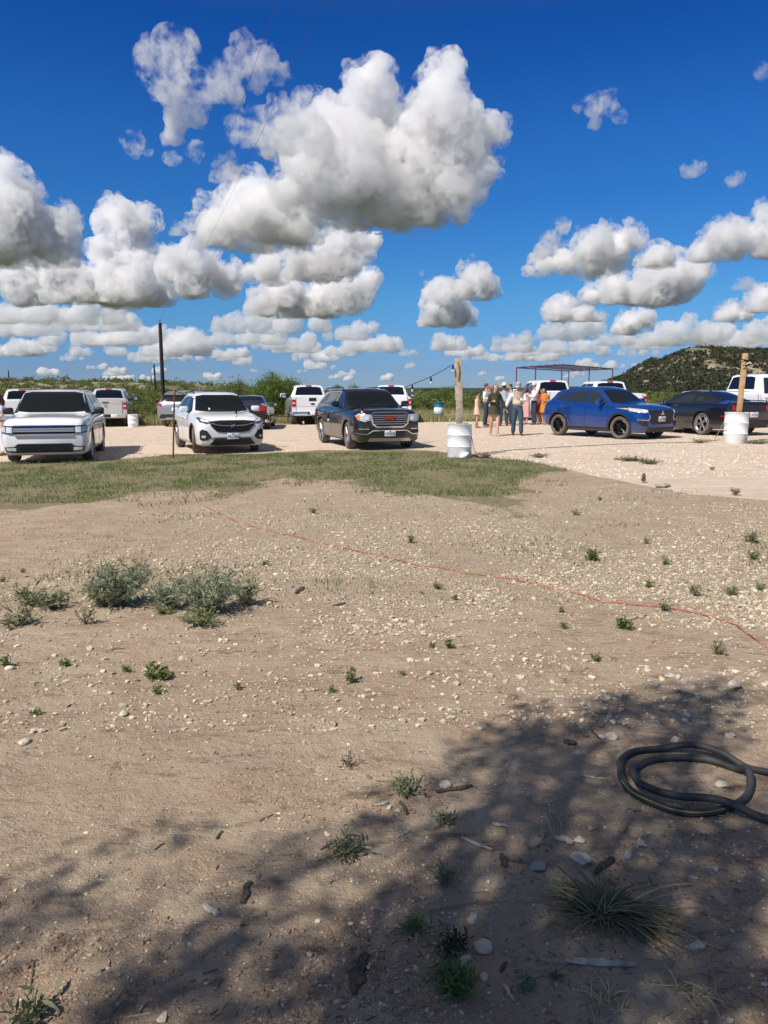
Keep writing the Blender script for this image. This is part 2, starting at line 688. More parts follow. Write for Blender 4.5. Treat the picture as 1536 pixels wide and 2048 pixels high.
gme = npmesh('ground', gv, gfc, True)
lot, grs, fld, peb = masks(gx_, gy_)
for nm, arr in (('lot', lot), ('grass', grs), ('field', fld), ('pebble', peb)):
    at_ = gme.attributes.new(nm, 'FLOAT', 'POINT')
    at_.data.foreach_set('value', np.asarray(arr, np.float32))


def ground_mat():
    m = bpy.data.materials.new('ground_soil')
    m.use_nodes = True
    nt = m.node_tree
    N = nt.nodes.new
    L = nt.links.new
    b = nt.nodes['Principled BSDF']
    b.inputs['Roughness'].default_value = .95
    b.inputs['Specular IOR Level'].default_value = .15
    t = N('ShaderNodeTexCoord')

    def noise(sc, det=6, ro=.6, sy=1.0, dist=0):
        mp = N('ShaderNodeMapping')
        mp.inputs['Scale'].default_value = (sc, sc * sy, sc)
        L(t.outputs['Object'], mp.inputs[0])
        n = N('ShaderNodeTexNoise')
        n.inputs['Scale'].default_value = 1
        n.inputs['Detail'].default_value = det
        n.inputs['Roughness'].default_value = ro
        n.inputs['Distortion'].default_value = dist
        L(mp.outputs[0], n.inputs['Vector'])
        return n.outputs[0]

    def rng(src, a, b_, c=0., d=1., smooth=True):
        r_ = N('ShaderNodeMapRange')
        if smooth: r_.interpolation_type = 'SMOOTHSTEP'
        r_.inputs[1].default_value = a
        r_.inputs[2].default_value = b_
        r_.inputs[3].default_value = c
        r_.inputs[4].default_value = d
        L(src, r_.inputs[0])
        return r_.outputs[0]

    def mix(f, A, B):
        q = N('ShaderNodeMix')
        q.data_type = 'RGBA'
        if isinstance(f, float):
            q.inputs['Factor'].default_value = f
        else:
            L(f, q.inputs['Factor'])
        for nm, v in (('A', A), ('B', B)):
            if isinstance(v, tuple):
                q.inputs[nm].default_value = (*v, 1)
            else:
                L(v, q.inputs[nm])
        return q.outputs['Result']

    def mth(op, x, y_):
        q = N('ShaderNodeMath')
        q.operation = op
        for i, v in enumerate((x, y_)):
            if isinstance(v, (int, float)):
                q.inputs[i].default_value = v
            else:
                L(v, q.inputs[i])
        return q.outputs[0]

    def attr(nm):
        q = N('ShaderNodeAttribute')
        q.attribute_name = nm
        return q.outputs['Fac']

    # soil: warm brown with reddish and paler silt zones
    big = noise(.55, 5, .6)
    mid = noise(2.6, 7, .62, 1.3, .4)
    fine = noise(22, 8, .7)
    grain = noise(130, 4, .7)
    soil = mix(rng(big, .38, .62), (.42, .32, .225), (.50, .40, .285))
    soil = mix(rng(mid, .35, .7), soil, (.36, .255, .175))
    soil = mix(rng(fine, .35, .75, 0, .55), soil, (.48, .385, .285))
    soil = mix(rng(noise(5, 8, .75, 2.2, 1.2), .54, .66, 0, .75), soil, (.17, .115, .085))
    soil = mix(rng(noise(1.7, 8, .7, 3.2, 1.6), .56, .66, 0, .6), soil, (.20, .14, .10))
    # stony grit inside the soil
    vo = N('ShaderNodeTexVoronoi')
    vo.inputs['Scale'].default_value = 60
    mpv = N('ShaderNodeMapping')
    L(t.outputs['Object'], mpv.inputs[0])
    L(mpv.outputs[0], vo.inputs['Vector'])
    vc = N('ShaderNodeSeparateColor')
    L(vo.outputs['Color'], vc.inputs[0])
    grit_sel = mth('MULTIPLY', rng(vc.outputs[0], .80, .86), rng(vo.outputs['Distance'], .32, .42, 1, 0))
    soil = mix(mth('MULTIPLY', grit_sel, .8), soil, (.60, .52, .40))
    # pale crushed limestone
    vo2 = N('ShaderNodeTexVoronoi')
    vo2.inputs['Scale'].default_value = 38
    L(t.outputs['Object'], vo2.inputs['Vector'])
    vc2 = N('ShaderNodeSeparateColor')
    L(vo2.outputs['Color'], vc2.inputs[0])
    st = mix(vc2.outputs[1], (.62, .53, .39), (.40, .31, .215))
    st = mix(rng(vo2.outputs['Distance'], .3, .65), st, (.33, .24, .17))
    pf = mth('ADD', attr('pebble'), mth('MULTIPLY', mth('SUBTRACT', noise(1.6, 6, .65), .5), 1.1))
    pf = rng(pf, .3, .75, 0, .85)
    psel = mth('MULTIPLY', pf, rng(vc2.outputs[0], .3, .55))
    col = mix(psel, soil, st)
    col = mix(rng(pf, 0, 1, 0, .25), col, (.55, .46, .33))
    # pinkish caliche of the parking lot
    lotc = mix(rng(noise(1.1, 6, .6, 1.6), .35, .65), (.60, .475, .365), (.67, .555, .44))
    lotc = mix(rng(noise(14, 8, .75), .4, .75, 0, .5), lotc, (.50, .37, .29))
    lotc = mix(rng(noise(.5, 4, .6, 7), .50, .60, 0, .35), lotc, (.73, .63, .51))
    lotc = mix(rng(noise(60, 4, .8), .5, .8, 0, .6), lotc, (.76, .68, .58))
    lf = mth('ADD', attr('lot'), mth('MULTIPLY', mth('SUBTRACT', noise(4, 8, .7), .5), .9))
    lfm = rng(lf, .35, .65)
    col = mix(lfm, col, lotc)
    # grass litter under the turf
    gf = mth('ADD', attr('grass'), mth('MULTIPLY', mth('SUBTRACT', noise(3, 8, .75), .5), 1.2))
    gcol = mix(rng(noise(9, 8, .8), .35, .65), (.13, .135, .055), (.27, .22, .14))
    col = mix(rng(gf, .5, .85, 0, .85), col, gcol)
    # dry field beyond the lot
    fcol = mix(rng(noise(.35, 7, .7, .4), .38, .62), (.30, .25, .15), (.17, .17, .075))
    fcol = mix(rng(noise(3, 8, .75), .5, .72, 0, .8), fcol, (.44, .36, .26))
    ff = mth('ADD', attr('field'), mth('MULTIPLY', mth('SUBTRACT', noise(1.2, 8, .75), .5), .8))
    col = mix(rng(ff, .35, .65), col, fcol)
    # distant country: darker scrub green
    sp_ = N('ShaderNodeSeparateXYZ')
    L(t.outputs['Object'], sp_.inputs[0])
    col = mix(rng(sp_.outputs[1], 120, 400), col, (.075, .085, .045))
    L(col, b.inputs['Base Color'])
    h = mth('ADD', mth('MULTIPLY', fine, 1.0), mth('MULTIPLY', grain, .35))
    h = mth('ADD', h, mth('MULTIPLY', mid, 2.0))
    h = mth('ADD', h, mth('MULTIPLY', mth('MULTIPLY', psel, rng(vo2.outputs['Distance'], 0, .6, 1, 0)), 1.2))
    h = mth('ADD', h, mth('MULTIPLY', grit_sel, .5))
    bp = N('ShaderNodeBump')
    bp.inputs['Strength'].default_value = .9
    bp.inputs['Distance'].default_value = .028
    L(h, bp.inputs['Height'])
    L(bp.outputs[0], b.inputs['Normal'])
    return m


tag(link('ground', gme, ground_mat()), 'dusty brown soil, pale gravel lot and dry field', None, None, 'structure')

# ------------------------------------------------------------------ stones
def stone_protos(n, seed, sub=1):
    rs = np.random.RandomState(seed)
    iv, if_ = ico(sub)
    out = []
    for k in range(n):
        v = iv.copy()
        d = rs.normal(0, 1, (5, 3))
        d /= np.linalg.norm(d, axis=1)[:, None]
        for q in d:  # chip flat faces
            h = rs.uniform(.45, .85)
            p = v @ q
            v -= np.maximum(p - h, 0)[:, None] * q
        v *= np.array([1, rs.uniform(.6, .95), rs.uniform(.4, .7)])
        out.append(v)
    return out, if_


def scatter(name, X, Y, sizes, protos, faces, m, sink=.2, smooth=False, label=None, kind='stuff', zfun=gz, seed=3):
    rs = np.random.RandomState(seed)
    n = len(X)
    Z = zfun(X, Y)
    nv = len(protos[0])
    P = np.array(protos)[rs.randint(0, len(protos), n)]  # n,nv,3
    a = rs.uniform(0, 2 * PI, n)
    ca, sa = np.cos(a)[:, None], np.sin(a)[:, None]
    x = P[:, :, 0] * ca - P[:, :, 1] * sa
    y = P[:, :, 0] * sa + P[:, :, 1] * ca
    s = np.asarray(sizes)[:, None]
    V = np.stack([x * s + X[:, None], y * s + Y[:, None], P[:, :, 2] * s + (Z + np.asarray(sizes) * sink)[:, None]], 2).reshape(-1, 3)
    Fc = (faces[None] + (np.arange(n) * nv)[:, None, None]).reshape(-1, 3)
    me = npmesh(name, V, Fc, smooth)
    o = link(name, me, m)
    return tag(o, label, None, None, kind)


M_stone = PM('limestone', (.52, .445, .33), .9, spec=.2, island=.38, var=.2, vscale=30, bump=.4, bscale=90)
M_rock = PM('pale_rock', (.60, .52, .40), .85, spec=.25, var=.28, vscale=14, bump=.6, bscale=60)
M_rockg = PM('grey_rock', (.37, .34, .31), .85, spec=.25, var=.25, vscale=14, bump=.6, bscale=60)
rs = np.random.RandomState(11)


def view_points(n, ymin, ymax, rs):
    """points spread over the ground the photograph shows, evenly in the picture"""
    u = rs.uniform(0, 1, n)
    y = 1 / (1 / ymin + u * (1 / ymax - 1 / ymin))
    x = rs.uniform(-.56, .56, n) * (y + .4)
    return x, y


sp, sf = stone_protos(14, 5)
x, y = view_points(120000, 3.4, 15, rs)
lo_, gr_, fi_, pe_ = masks(x, y)
keep = rs.uniform(0, 1, len(x)) < np.clip(pe_ * 1.0 * sstep(.3, .6, fbm(x * 1.3, y * 1.3, 3, 4)) * 1.7 + .06, 0, 1) * (1 - gr_ * .9) * (1 - lo_ * .8)
x, y = x[keep], y[keep]
sz = np.minimum(.0045 + rs.exponential(.0046, len(x)), .028)
scatter('gravel', x, y, sz, sp, sf, M_stone, label='pale crushed limestone gravel scattered over the soil')
# finer grit in the near soil
x, y = view_points(16000, 1.5, 6.5, rs)
keep = rs.uniform(0, 1, len(x)) < .12 + .88 * sstep(.48, .66, fbm(x * 1.5, y * 1.5, 8, 4))
x, y = x[keep], y[keep]
sz = np.minimum(.002 + rs.exponential(.0021, len(x)), .012)
sp2, sf2 = stone_protos(10, 6)
scatter('gravel', x, y, sz, sp2, sf2, M_stone, label='fine pale grit in the near soil', seed=4)
# crumbled soil
x, y = view_points(30000, 1.5, 9, rs)
keep = rs.uniform(0, 1, len(x)) < .06 + .94 * sstep(.50, .66, fbm(x * 2.1, y * 2.1, 12, 4))
x, y = x[keep], y[keep]
M_clod = PM('soil_crumb', (.29, .20, .14), .95, spec=.1, island=.35)
scatter('soil_crumbs', x, y, np.minimum(.002 + rs.exponential(.0028, len(x)), .013), sp2, sf2, M_clod, sink=.1, label='brown crumbs of soil in loose drifts', seed=5)
# lot chips
x, y = view_points(16000, 13.5, 30, rs)
lo_, gr_, fi_, pe_ = masks(x, y)
keep = (rs.uniform(0, 1, len(x)) < lo_ * .8)
x, y = x[keep], y[keep]
M_chip = PM('caliche_chip', (.70, .60, .50), .9, spec=.2, island=.3)
scatter('gravel', x, y, .008 + rs.exponential(.008, len(x)).clip(0, .03), sp2, sf2, M_chip, label='pale chips of the gravel parking lot', seed=6)

# rocks that stand out one by one (picture x, y, half width, kind)
ROCKS = [(1390, 1886, 16, 0, 'rounded tan rock beside the long dry grass blades'), (965, 1896, 17, 0, 'oval cream rock left of the fallen wood splinter'), (932, 1926, 15, 0, 'half buried pale rock below the oval cream rock'),
         (967, 1954, 10, 0, 'small angular white rock under the half buried rock'), (1077, 1736, 15, 1, 'blue grey rock at the left tip of the grass tuft'), (1162, 1724, 21, 0, 'flat striped cream rock behind the grass tuft'),
         (1255, 1710, 12, 1, 'pointed grey rock behind the grass tuft'), (1157, 1678, 12, 0, 'round tan rock beside a bleached wood chip'), (1283, 1686, 10, 0, 'small jagged rock nearest under the hose'),
         (1278, 1797, 15, 1, 'dark blocky rock inside the grass tuft'), (1181, 1657, 7, 0, 'tiny tan rock above the round tan rock'), (1339, 1353, 10, 0, 'smooth pale rock at the top of the tree shade'),
         (1355, 1357, 9, 0, 'round pale rock touching the smooth pale rock'), (1371, 1366, 9, 1, 'grey stone right of two pale rocks'), (1468, 1376, 13, 0, 'long white rock on sunlit soil at the right'),
         (1211, 1401, 10, 0, 'tan rock in the broken edge of the tree shade'), (1165, 1416, 7, 0, 'small buff rock left of the tan rock in shade edge'), (1224, 1477, 14, 0, 'white flat stone above the curved twig'),
         (1205, 1476, 8, 0, 'small stone beside the white flat stone'), (1350, 1483, 10, 0, 'tan rock above the hose coil'), (1361, 1474, 7, 0, 'small rock touching the tan rock above the hose'),
         (1460, 1475, 10, 0, 'flat white rock above the right side of the hose'), (1443, 1572, 12, 0, 'pale rock inside the hose coil'), (1042, 1355, 8, 0, 'white stone alone on sunlit soil above the shade'),
         (1041, 1379, 8, 0, 'white stone just below another white stone'), (248, 1433, 11, 0, 'chunky white rock on the brown soil at left'), (265, 1441, 6, 0, 'small white rock touching the chunky one'),
         (180, 1297, 8, 0, 'white stone near the bright green sprout at left'), (367, 1318, 9, 0, 'pale stone right of the green sprouts'), (655, 1673, 8, 0, 'small stone by the dark low weed'),
         (891, 1573, 13, 0, 'white knobbly stone beside two bark strips'), (930, 1564, 7, 0, 'small white stone above the bark strips'), (780, 1622, 8, 0, 'pale pebble left of the small leafy weed'),
         (797, 1626, 7, 0, 'pale pebble under the small leafy weed'), (943, 1843, 14, 0, 'tan block of rock in dappled light'), (1315, 1372, 8, 1, 'dull stone in the shade edge left of grey stone'),
         (50, 1492, 13, 0, 'angular white rock at the left margin'), (20, 1342, 9, 0, 'white stone below the weed at the left margin'), (325, 2034, 11, 0, 'buff stone at the bottom left'), (1433, 1740, 7, 0, 'small stone on dark soil right of the grass tuft')]
for i, (px, py, r, kd, lab) in enumerate(ROCKS):
    p = GP(px, py)
    d = (p - Vector((0, 0, CAMZ))).length
    s = r / F * d * 1.05
    rp, rf = stone_protos(1, 100 + i, 3)
    v = rp[0].copy()
    nn = (fbm(v[:, 0] * 2.5 + i, v[:, 1] * 2.5 + v[:, 2] * 2, i, 3) - .5) * .22
    v *= (1 + nn)[:, None] * s
    me = npmesh('rock', v, rf, True)
    me.set_sharp_from_angle(angle=R(28))
    tag(link('rock', me, M_rockg if kd else M_rock, loc=(p.x, p.y, p.z + s * .18), rz=i * 1.7), lab, 'rock')
# ------------------------------------------------------------------ far terrain
def land(name, x0, x1, y0, y1, nxx, nyy, hf, m, label):
    X, Y = np.meshgrid(np.linspace(x0, x1, nxx), np.linspace(y0, y1, nyy))
    Z = hf(X.ravel(), Y.ravel())
    V = np.stack([X.ravel(), Y.ravel(), Z], 1)
    ii, jj = np.meshgrid(np.arange(nxx - 1), np.arange(nyy - 1))
    a = (jj * nxx + ii).ravel()
    Fc = np.stack([a, a + 1, a + nxx + 1, a + nxx], 1)
    return tag(link(name, npmesh(name, V, Fc, True), m), label, None, None, 'structure')


def land_mat(name, rock, soil, green, rs_=.02, lo=.45, hi=.6):
    m = bpy.data.materials.new(name)
    m.use_nodes = True
    nt = m.node_tree
    N = nt.nodes.new
    L = nt.links.new
    b = nt.nodes['Principled BSDF']
    b.inputs['Roughness'].default_value = 1
    b.inputs['Specular IOR Level'].default_value = .1
    t = N('ShaderNodeTexCoord')

    def no(sc, zs=1, ro=.7):
        mp = N('ShaderNodeMapping')
        mp.inputs['Scale'].default_value = (sc, sc, sc * zs)
        L(t.outputs['Object'], mp.inputs[0])
        n = N('ShaderNodeTexNoise')
        n.inputs['Scale'].default_value = 1
        n.inputs['Detail'].default_value = 8
        n.inputs['Roughness'].default_value = ro
        L(mp.outputs[0], n.inputs['Vector'])
        return n.outputs[0]

    def mix(f, a, bb, A, B):
        r_ = N('ShaderNodeMapRange')
        r_.inputs[1].default_value = a
        r_.inputs[2].default_value = bb
        L(f, r_.inputs[0])
        q = N('ShaderNodeMix')
        q.data_type = 'RGBA'
        L(r_.outputs[0], q.inputs['Factor'])
        for nm, v in (('A', A), ('B', B)):
            if isinstance(v, tuple):
                q.inputs[nm].default_value = (*v, 1)
            else:
                L(v, q.inputs[nm])
        return q.outputs['Result']
    c = mix(no(rs_ * 4), .4, .6, soil, green)
    c = mix(no(rs_, 12), lo, hi, c, rock)
    L(c, b.inputs['Base Color'])
    bp = N('ShaderNodeBump')
    bp.inputs['Strength'].default_value = 1
    bp.inputs['Distance'].default_value = 1.2
    L(no(rs_ * 8, 4), bp.inputs['Height'])
    L(bp.outputs[0], b.inputs['Normal'])
    return m


# mesa on the right: skyline taken as elevation against bearing, ridge about 380 m away
SKY = [(1130, 781), (1170, 779), (1200, 766), (1222, 757), (1250, 742), (1272, 728), (1288, 719), (1300, 715), (1318, 716), (1340, 704), (1365, 696), (1395, 693), (1440, 693), (1490, 696), (1536, 695), (1620, 700), (1800, 712), (2100, 730), (2500, 770)]
MESA_Y = 400.0
mxs = np.array([at(px, 780, MESA_Y).x for px, _ in SKY])
mzs = np.array([at(px, py, MESA_Y).z for px, py in SKY])


def mesa_h(x, y):
    xr = x * MESA_Y / np.maximum(y, 100)
    top = np.interp(xr, mxs, mzs)
    top = top - 2.6 * sstep(3, 12, top)
    f = sstep(190, MESA_Y - 10, y + (fbm(x * .012, y * .012, 61, 3) - .5) * 70)
    prof = f ** 1.15
    back = 1 - sstep(MESA_Y + 260, MESA_Y + 500, y)
    rel = (fbm(x * .03, y * .03, 63, 5) - .5) * 7 + (fbm(x * .12, y * .12, 67, 3) - .5) * 1.6
    # stepped ledges
    h = top * prof
    led = np.abs(((h / 5.0) % 1) - .5) * 1.6
    h = h + led * (h > 2)
    return np.where(y < MESA_Y + 8, np.minimum(h + rel * sstep(0, 8, h), np.maximum(top, -1) + 0 * h), (top + (fbm(x * .05, y * .05, 5, 2) - .5) * 1) * back) * sstep(-.5, 1.5, top) - .6


land('hill', 85, 620, 150, 950, 300, 260, mesa_h, land_mat('mesa_ground', (.44, .38, .29), (.27, .225, .16), (.12, .12, .065), .03, .46, .58), 'stony flat topped hill rising on the right')


def low_h(x, y):
    f = sstep(75, 250, y) * (1 - sstep(-62, -20, x + (y - 240) * .08))
    h = np.interp(x, [-400, -110, -80, -55, -30], [5.2, 4.9, 4.2, 3.4, 0])
    return f * h * (1 - sstep(330, 420, y)) + (fbm(x * .05, y * .05, 71, 4) - .5) * 1.6 * f - .25


land('low_rise', -420, -10, 62, 430, 240, 160, low_h, land_mat('rise_ground', (.50, .41, .31), (.30, .24, .16), (.13, .14, .06), .05, .5, .6), 'low scrubby rise with pale bare banks behind the trucks at left')


def ridge_h(x, y):
    f = sstep(1500, 1700, y) * (1 - sstep(1800, 2000, y))
    h = np.interp(x, [-1700, -1200, -700, -40, 0, 60, 160, 300, 420, 900], [2, 4, 4, 4, 7, 9, 9.5, 10, 12, 16])
    return f * (h + (fbm(x * .01, y * .01, 81, 3) - .5) * 3) - 1


land('distant_ridge', -1800, 1400, 1450, 2050, 300, 20, ridge_h, land_mat('ridge_ground', (.06, .075, .065), (.05, .07, .05), (.035, .055, .04), .01, .5, .7), 'dark wooded ridge along the horizon')


def butte_h(x, y):
    d = np.sqrt(((x + 575) / 55) ** 2 + ((y - 1690) / 60) ** 2)
    return 32 * np.clip(1 - d, 0, 1) ** 1.2 - 1


land('distant_butte', -660, -490, 1600, 1780, 50, 30, butte_h, land_mat('butte_ground', (.05, .05, .055), (.045, .045, .045), (.03, .04, .04), .02), 'small dark pointed hill far off at left')


# ------------------------------------------------------------------ plants
def leafcloud(P, size, aspect, rs, up=0.0, droop=0.0):
    """diamond leaves at points P (n,3) with random orientation -> V,F"""
    n = len(P)
    d = rs.normal(0, 1, (n, 3))
    d[:, 2] = d[:, 2] * (1 - abs(up)) + up * 1.5
    d /= np.linalg.norm(d, axis=1)[:, None]
    e = rs.normal(0, 1, (n, 3))
    e -= (e * d).sum(1)[:, None] * d
    e /= np.linalg.norm(e, axis=1)[:, None]
    L_ = (size * rs.uniform(.6, 1.35, n))[:, None]
    w = L_ * aspect
    a = P
    b_ = P + d * L_ * .5 + e * w * .5
    c = P + d * L_
    f_ = P + d * L_ * .5 - e * w * .5
    V = np.stack([a, b_, c, f_], 1).reshape(-1, 3)
    Fc = np.arange(4 * n).reshape(-1, 4)
    return V, Fc


M_leaf_mesq = PM('mesquite_leaf', (.13, .17, .04), .6, island=.45, trans=.35, spec=.3)
M_leaf_brush = PM('brush_leaf', (.13, .15, .05), .7, island=.5, trans=.25, spec=.2)
M_leaf_dark = PM('juniper_leaf', (.050, .056, .030), .8, island=.4, spec=.2)
M_leaf_silver = PM('silver_leaf', (.24, .265, .18), .65, island=.3, trans=.2, spec=.3)
M_leaf_bright = PM('bright_leaf', (.16, .19, .06), .55, island=.3, trans=.35, spec=.3)
M_leaf_grey = PM('grey_green_leaf', (.18, .19, .11), .7, island=.35, trans=.2, spec=.3)
M_dry = PM('dry_straw', (.46, .38, .22), .8, island=.35, trans=.15)
M_grass = PM('turf_blade', (.15, .19, .06), .8, island=.6, trans=.25)
M_bark = PM('dark_bark', (.13, .10, .075), .9, var=.3, vscale=20, bump=.6)


def bush(name, loc, w, d, h, n, leaf, aspect, m, seed, label, cat='bush', group=None, stems=7, gap=.5, low=.05, clumps=28, up=0.):
    """crown of leaf clumps over spreading stems"""
    rs = np.random.RandomState(seed)
    root = empty(name, loc)
    tag(root, label, cat, group)
    c = rs.normal(0, 1, (clumps, 3))
    c /= np.linalg.norm(c, axis=1)[:, None]
    c[:, 2] = np.abs(c[:, 2])
    c *= rs.uniform(.35, .95, clumps)[:, None] ** .6
    C_ = c * np.array([w / 2, d / 2, h * .85]) + np.array([0, 0, h * low])
    per = n // clumps
    P = []
    for q in C_:
        rr = rs.uniform(.12, .24) * np.array([w, d, h * .8])
        u = rs.normal(0, .5, (per, 3))
        P.append(q + u * rr)
    P = np.concatenate(P)
    P = P[P[:, 2] > .02]
    V, Fc = leafcloud(P, leaf, aspect, rs, up)
    link('crown', npmesh('crown', V, Fc), m, root)
    b = MB()
    for k in range(stems):
        q = C_[k % clumps]
        b.tube([(rs.normal(0, .03) * w, rs.normal(0, .03) * w, -.05), (q[0] * .35, q[1] * .35, q[2] * .5), (q[0] * .9, q[1] * .9, q[2] * .95)], [max(.004, w * .012), max(.003, w * .008), max(.002, w * .003)], 5)
    b.build('stem', M_bark, root)
    return root


def brush(name, pts, label, m, rs, per, leaf, aspect=.5, zf=gz):
    """one mass of many shrubs: pts rows x,y,w,h"""
    P = []
    Sz = []
    for (x, y, w, h) in pts:
        k = per
        c = rs.normal(0, 1, (7, 3))
        c /= np.linalg.norm(c, axis=1)[:, None]
        c[:, 2] = np.abs(c[:, 2])
        c = c * np.array([w * .38, w * .38, h * .6]) * rs.uniform(.4, 1, (7, 1))
        q = c[rs.randint(0, 7, k)] + rs.normal(0, .5, (k, 3)) * np.array([w * .26, w * .26, h * .24])
        q[:, 2] = np.abs(q[:, 2]) + .05
        q[:, 0] += x
        q[:, 1] += y
        P.append(q)
        Sz.append(np.full(k, leaf * (w ** .5)))
    P = np.concatenate(P)
    Sz = np.concatenate(Sz)
    P[:, 2] += zf(P[:, 0], P[:, 1])
    V, Fc = leafcloud(P, Sz, aspect, rs)
    return tag(link(name, npmesh(name, V, Fc), m), label, None, None, 'stuff')


rs = np.random.RandomState(21)
# scrub belt behind the lot
pts = []
for k in range(1500):
    y = rs.uniform(66, 230)
    x = rs.uniform(-.56, .56) * y
    if vnoise(np.array([x * .05]), np.array([y * .04]), 91)[0] < .30: continue
    if y < 92 and rs.uniform() < (.72 if x > -8 else .5): continue
    h = rs.uniform(1.0, 2.2)
    if x < -.02 * y and x > -.34 * y: h *= 1.25
    pts.append((x, y, h * rs.uniform(1.2, 2.2), h * .8))
pts.sort(key=lambda q: q[1])


def zcomb(x, y):
    return np.maximum(gz(x, y), low_h(x, y))


brush('scrub_brush', pts, 'olive green scrub spreading behind the parking lot', M_leaf_brush, rs, 130, .20, zf=zcomb)
pts = [(rs.uniform(-.56, .56) * y, y, rs.uniform(2.5, 5), rs.uniform(1.6, 2.6)) for y in rs.uniform(230, 520, 700)]
brush('far_scrub', [q for q in pts if q[0] < 100 or q[1] < 215], 'distant band of olive scrub', M_leaf_brush, rs, 45, .42, zf=zcomb)
# juniper on the mesa slope
pts = []
for k in range(7000):
    y = rs.uniform(195, 420)
    x = rs.uniform(.22, .60) * y
    h0 = mesa_h(np.array([x]), np.array([y]))[0]
    if h0 < .6: continue
    dens = .88 - .40 * (x / y > .44) - .25 * float(h0 > 17)
    if y > 390: dens = .5
    if vnoise(np.array([x * .06]), np.array([h0 * .25]), 95)[0] > dens + .12: continue
    s = rs.uniform(1.2, 3.4)
    pts.append((x, y, s, s * .72))
brush('hillside_juniper', pts, 'dark juniper dotting the stony hill', M_leaf_dark, rs, 34, .42, .7, zf=mesa_h)
# light green belt at the mesa foot
pts = [(rs.uniform(.16, .56) * y, y, rs.uniform(1.6, 3.5), rs.uniform(.9, 1.6)) for y in rs.uniform(80, 230, 700)]
brush('light_scrub', pts, 'light green mesquite scrub at the foot of the hill', M_leaf_mesq, rs, 90, .24, zf=lambda x, y: np.maximum(gz(x, y), mesa_h(x, y)))

# shrubs and trees one can tell apart
bush('mesquite_bush', (at(556, 780, 44).x, 44, 0), 3.3, 3.0, 2.75, 42000, .11, .35, M_leaf_mesq, 1, 'big round green mesquite bush behind the black sedan', 'bush', None, 14, clumps=90)
far = [(340, 47, 2.0, 1.6, 'mesquite behind the silver SUV roof'), (378, 62, 4.0, 3.1, 'taller mesquite just right of the nearest utility pole'), (450, 66, 3.2, 2.9, 'spindly mesquite above the white crossover roof'),
       (485, 58, 2.6, 2.9, 'ragged mesquite at the left of the big round bush'), (510, 60, 2.4, 2.5, 'short mesquite touching the big round bush'), (690, 60, 2.6, 2.5, 'mesquite crown over the black SUV roof'),
       (715, 64, 2.0, 2.3, 'small mesquite crown right of the one over the black SUV'), (893, 70, 3.4, 2.4, 'dark mesquite just left of the weathered wood post'), (880, 82, 3.6, 1.9, 'low mesquite behind the blue and white drum'),
       (845, 58, 3.0, 1.3, 'bright low bush right of the black SUV'), (935, 62, 3.2, 1.5, 'low bush right of the weathered wood post'), (410, 54, 3.0, 2.1, 'broad mesquite above the white crossover'),
       (275, 52, 4.2, 2.0, 'wide green bush between the silver pickup and the utility pole'), (296, 58, 3.0, 2.2, 'bush at the foot of the thin far utility pole'), (540, 51, 2.6, 2.4, 'bush leaning against the left of the big round bush'),
       (1350, 60, 3.6, 1.5, 'pale green bush above the black coupe'), (1240, 72, 3.4, 1.6, 'bush behind the blue crossover'), (1395, 66, 4.0, 1.4, 'low pale bush beside the right wood post'), (790, 72, 2.4, 1.6, 'small bush behind the black SUV shoulder')]
for i, (px, y, w, h, lab) in enumerate(far):
    x = at(px, 780, y).x
    bush('mesquite_bush', (x, y, float(zcomb(np.array([x]), np.array([y]))[0]) - .05), w, w, h, 3600, .15, .4, M_leaf_mesq if i % 3 else M_leaf_brush, 50 + i, lab, 'bush', 'mesquite bushes beyond the lot', 6, clumps=20)

# tall grass field just behind the lot
rs = np.random.RandomState(5)


def blades(n, X, Y, hmin, hmax, w, rs, lean=.5, zf=gz, seg=1):
    Z = zf(X, Y)
    a = rs.uniform(0, 2 * PI, n)
    h = rs.uniform(hmin, hmax, n)
    ln = h * rs.uniform(0, lean, n)
    b = rs.uniform(0, 2 * PI, n)
    w = w * rs.uniform(.6, 1.4, n)
    p0 = np.stack([X - np.cos(a) * w, Y - np.sin(a) * w, Z - .004], 1)
    p1 = np.stack([X + np.cos(a) * w, Y + np.sin(a) * w, Z - .004], 1)
    p2 = np.stack([X + np.cos(b) * ln, Y + np.sin(b) * ln, Z + h], 1)
    V = np.stack([p0, p1, p2], 1).reshape(-1, 3)
    return V, np.arange(3 * n).reshape(-1, 3)


n = 150000
y = 39 + rs.exponential(9, n)
x = rs.uniform(-.56, .56, n) * y
k = (vnoise(x * .22, y * .22, 44) > .30) & (y < 95) & ((x < -5) | (rs.uniform(0, 1, n) < .5))
x, y = x[k], y[k]
V, Fc = blades(len(x), x, y, .12, .45, .022, rs)
M_fgrass = PM('field_blade', (.30, .28, .12), .8, island=.5, trans=.2)
tag(link('field_grass', npmesh('field_grass', V, Fc), M_fgrass), 'tall pale green grass beyond the parking lot', None, None, 'stuff')

# turf strip in front of the cars
n = 230000
gx = rs.uniform(-10, 6, n)
gy = rs.uniform(11.2, 20, n)
_, gr_, _, _ = masks(gx, gy)
pat = fbm(gx * 1.2, gy * 1.2, 52, 4)
k = rs.uniform(0, 1, n) < gr_ ** 1.5 * (.10 + .62 * sstep(.36, .60, pat)) * (.35 + .65 * sstep(.40, .56, fbm(gx * 4, gy * 3, 53, 3))) * (1 - .5 * sstep(-.6, 1.5, grass_front(gx) + .8 - gy))
gx, gy = gx[k], gy[k]
V, Fc = blades(len(gx), gx, gy, .010, .055, .0065, rs, 1.3)
tag(link('turf', npmesh('turf', V, Fc), M_grass), 'short green grass strip between soil and parking lot', None, None, 'stuff')
